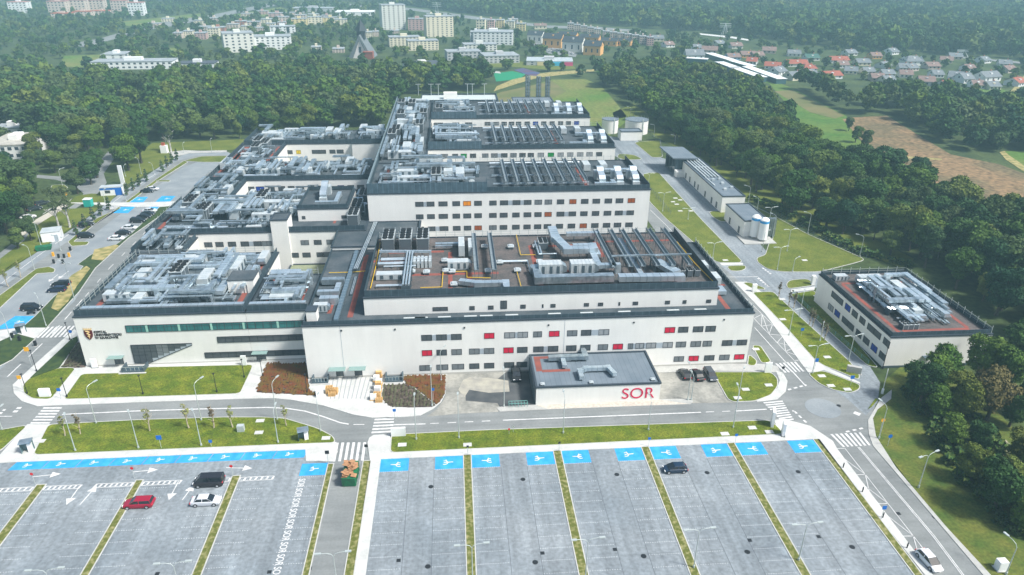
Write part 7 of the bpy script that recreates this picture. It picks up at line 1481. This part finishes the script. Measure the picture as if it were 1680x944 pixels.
# undergrowth on the verge and wood edge
b = MB(); rn = random.Random(8); U = []
Pv = GP([(1480, 640), (1560, 650), (1720, 800), (1700, 900), (1640, 870), (1580, 800), (1520, 720)]); A = crown_mesh(60, .28, 1.3, 1.0, 77, nl=4, z0=.2)
for _ in range(420):
    x = rn.uniform(min(p[0] for p in Pv), max(p[0] for p in Pv)); y = rn.uniform(min(p[1] for p in Pv), max(p[1] for p in Pv))
    if inpoly(x, y, Pv): s = rn.uniform(.5, 1.5); U.append(A*np.array([s, s, s])+np.array([x, y, -.1]))
Pw = GP([(1225, 326), (1330, 380), (1420, 424), (1500, 440), (1420, 412), (1330, 368), (1262, 332)])
for _ in range(700):
    x = rn.uniform(min(p[0] for p in Pw), max(p[0] for p in Pw)); y = rn.uniform(min(p[1] for p in Pw), max(p[1] for p in Pw))
    if inpoly(x, y, Pw): s = rn.uniform(.6, 1.6); U.append(A*s+np.array([x, y, -.1]))
U = np.concatenate(U); o = bpy.data.objects.new('undergrowth', tri_mesh('undergrowth', U, m_leafm, np.random.default_rng(1).random(len(U)))); sc.collection.objects.link(o); tag(o, 'low scrub and weeds below the verge trees', 'undergrowth', None, 'stuff')
# ------------------------------------------------------------------ tidy: smallest ducts past 290 become one object; labels told apart
bpy.context.view_layer.update()
D_ = [o for o in sc.objects if o.name.startswith('ventilation_duct') and o.type == 'MESH' and o.parent is None]
def big(o):
    v = o.location; d = o.dimensions; return (max(d.x, d.y)*min(max(d.x, .3), max(d.y, .3))+d.z)/(v.x**2+v.y**2)
D_.sort(key=big, reverse=True); V = []; F_ = []; MI = []
for o in D_[285:]:
    n = len(V); me = o.data; V += [tuple(o.matrix_world @ v.co) for v in me.vertices]
    sh_ = {m_galv2: 0, m_galv: 1, m_steel: 2}; mm = [sh_.get(m, 1) for m in me.materials]
    for p in me.polygons: F_.append([n+i for i in p.vertices]); MI.append(mm[p.material_index])
    bpy.data.objects.remove(o)
if V:
    me = bpy.data.meshes.new('duct_tangle'); me.from_pydata(V, [], F_)
    for m in (m_galv2, m_galv, m_steel): me.materials.append(m)
    me.polygons.foreach_set('material_index', MI); o = bpy.data.objects.new('duct_tangle', me); sc.collection.objects.link(o); tag(o, 'tangle of small silver ducts on the hospital roofs', 'ducts', None, 'stuff')
by = {}
for o in sc.objects:
    if o.parent is None and o.get('category') and o.get('label') and o.get('kind') not in ('structure', 'stuff'): by.setdefault(o['label'], []).append(o)
ORD = ['leftmost', 'second from left', 'third from left', 'fourth from left', 'fifth from left', 'sixth from left', 'seventh from left', 'eighth from left', 'ninth from left', 'tenth from left', 'eleventh from left']
for lab, os_ in by.items():
    n = len(os_)
    if n < 2 or n > 12: continue
    P = [PJ(*o.matrix_world.translation) for o in os_]; sx = max(p[0] for p in P)-min(p[0] for p in P); sy = max(p[1] for p in P)-min(p[1] for p in P)
    ax = 0 if sx > sy*.8 else 1; od = sorted(range(n), key=lambda i: P[i][ax] if ax == 0 else -P[i][1])
    for k, i in enumerate(od):
        if ax == 0: w_ = ('left one' if k == 0 else 'right one') if n == 2 else ('rightmost' if k == n-1 else ORD[k])
        else: w_ = ('nearer one' if k == 0 else 'farther one') if n == 2 else ('farthest' if k == n-1 else ORD[k].replace('leftmost', 'nearest').replace('from left', 'nearest'))
        words = (lab+', '+w_).split()
        os_[i]['label'] = lab+', '+w_ if len(words) <= 16 else ' '.join(lab.replace(' the ', ' ').split())+', '+w_
    if not os_[0].get('group'):
        for o in os_: o['group'] = os_[0]['category']+'s alike'
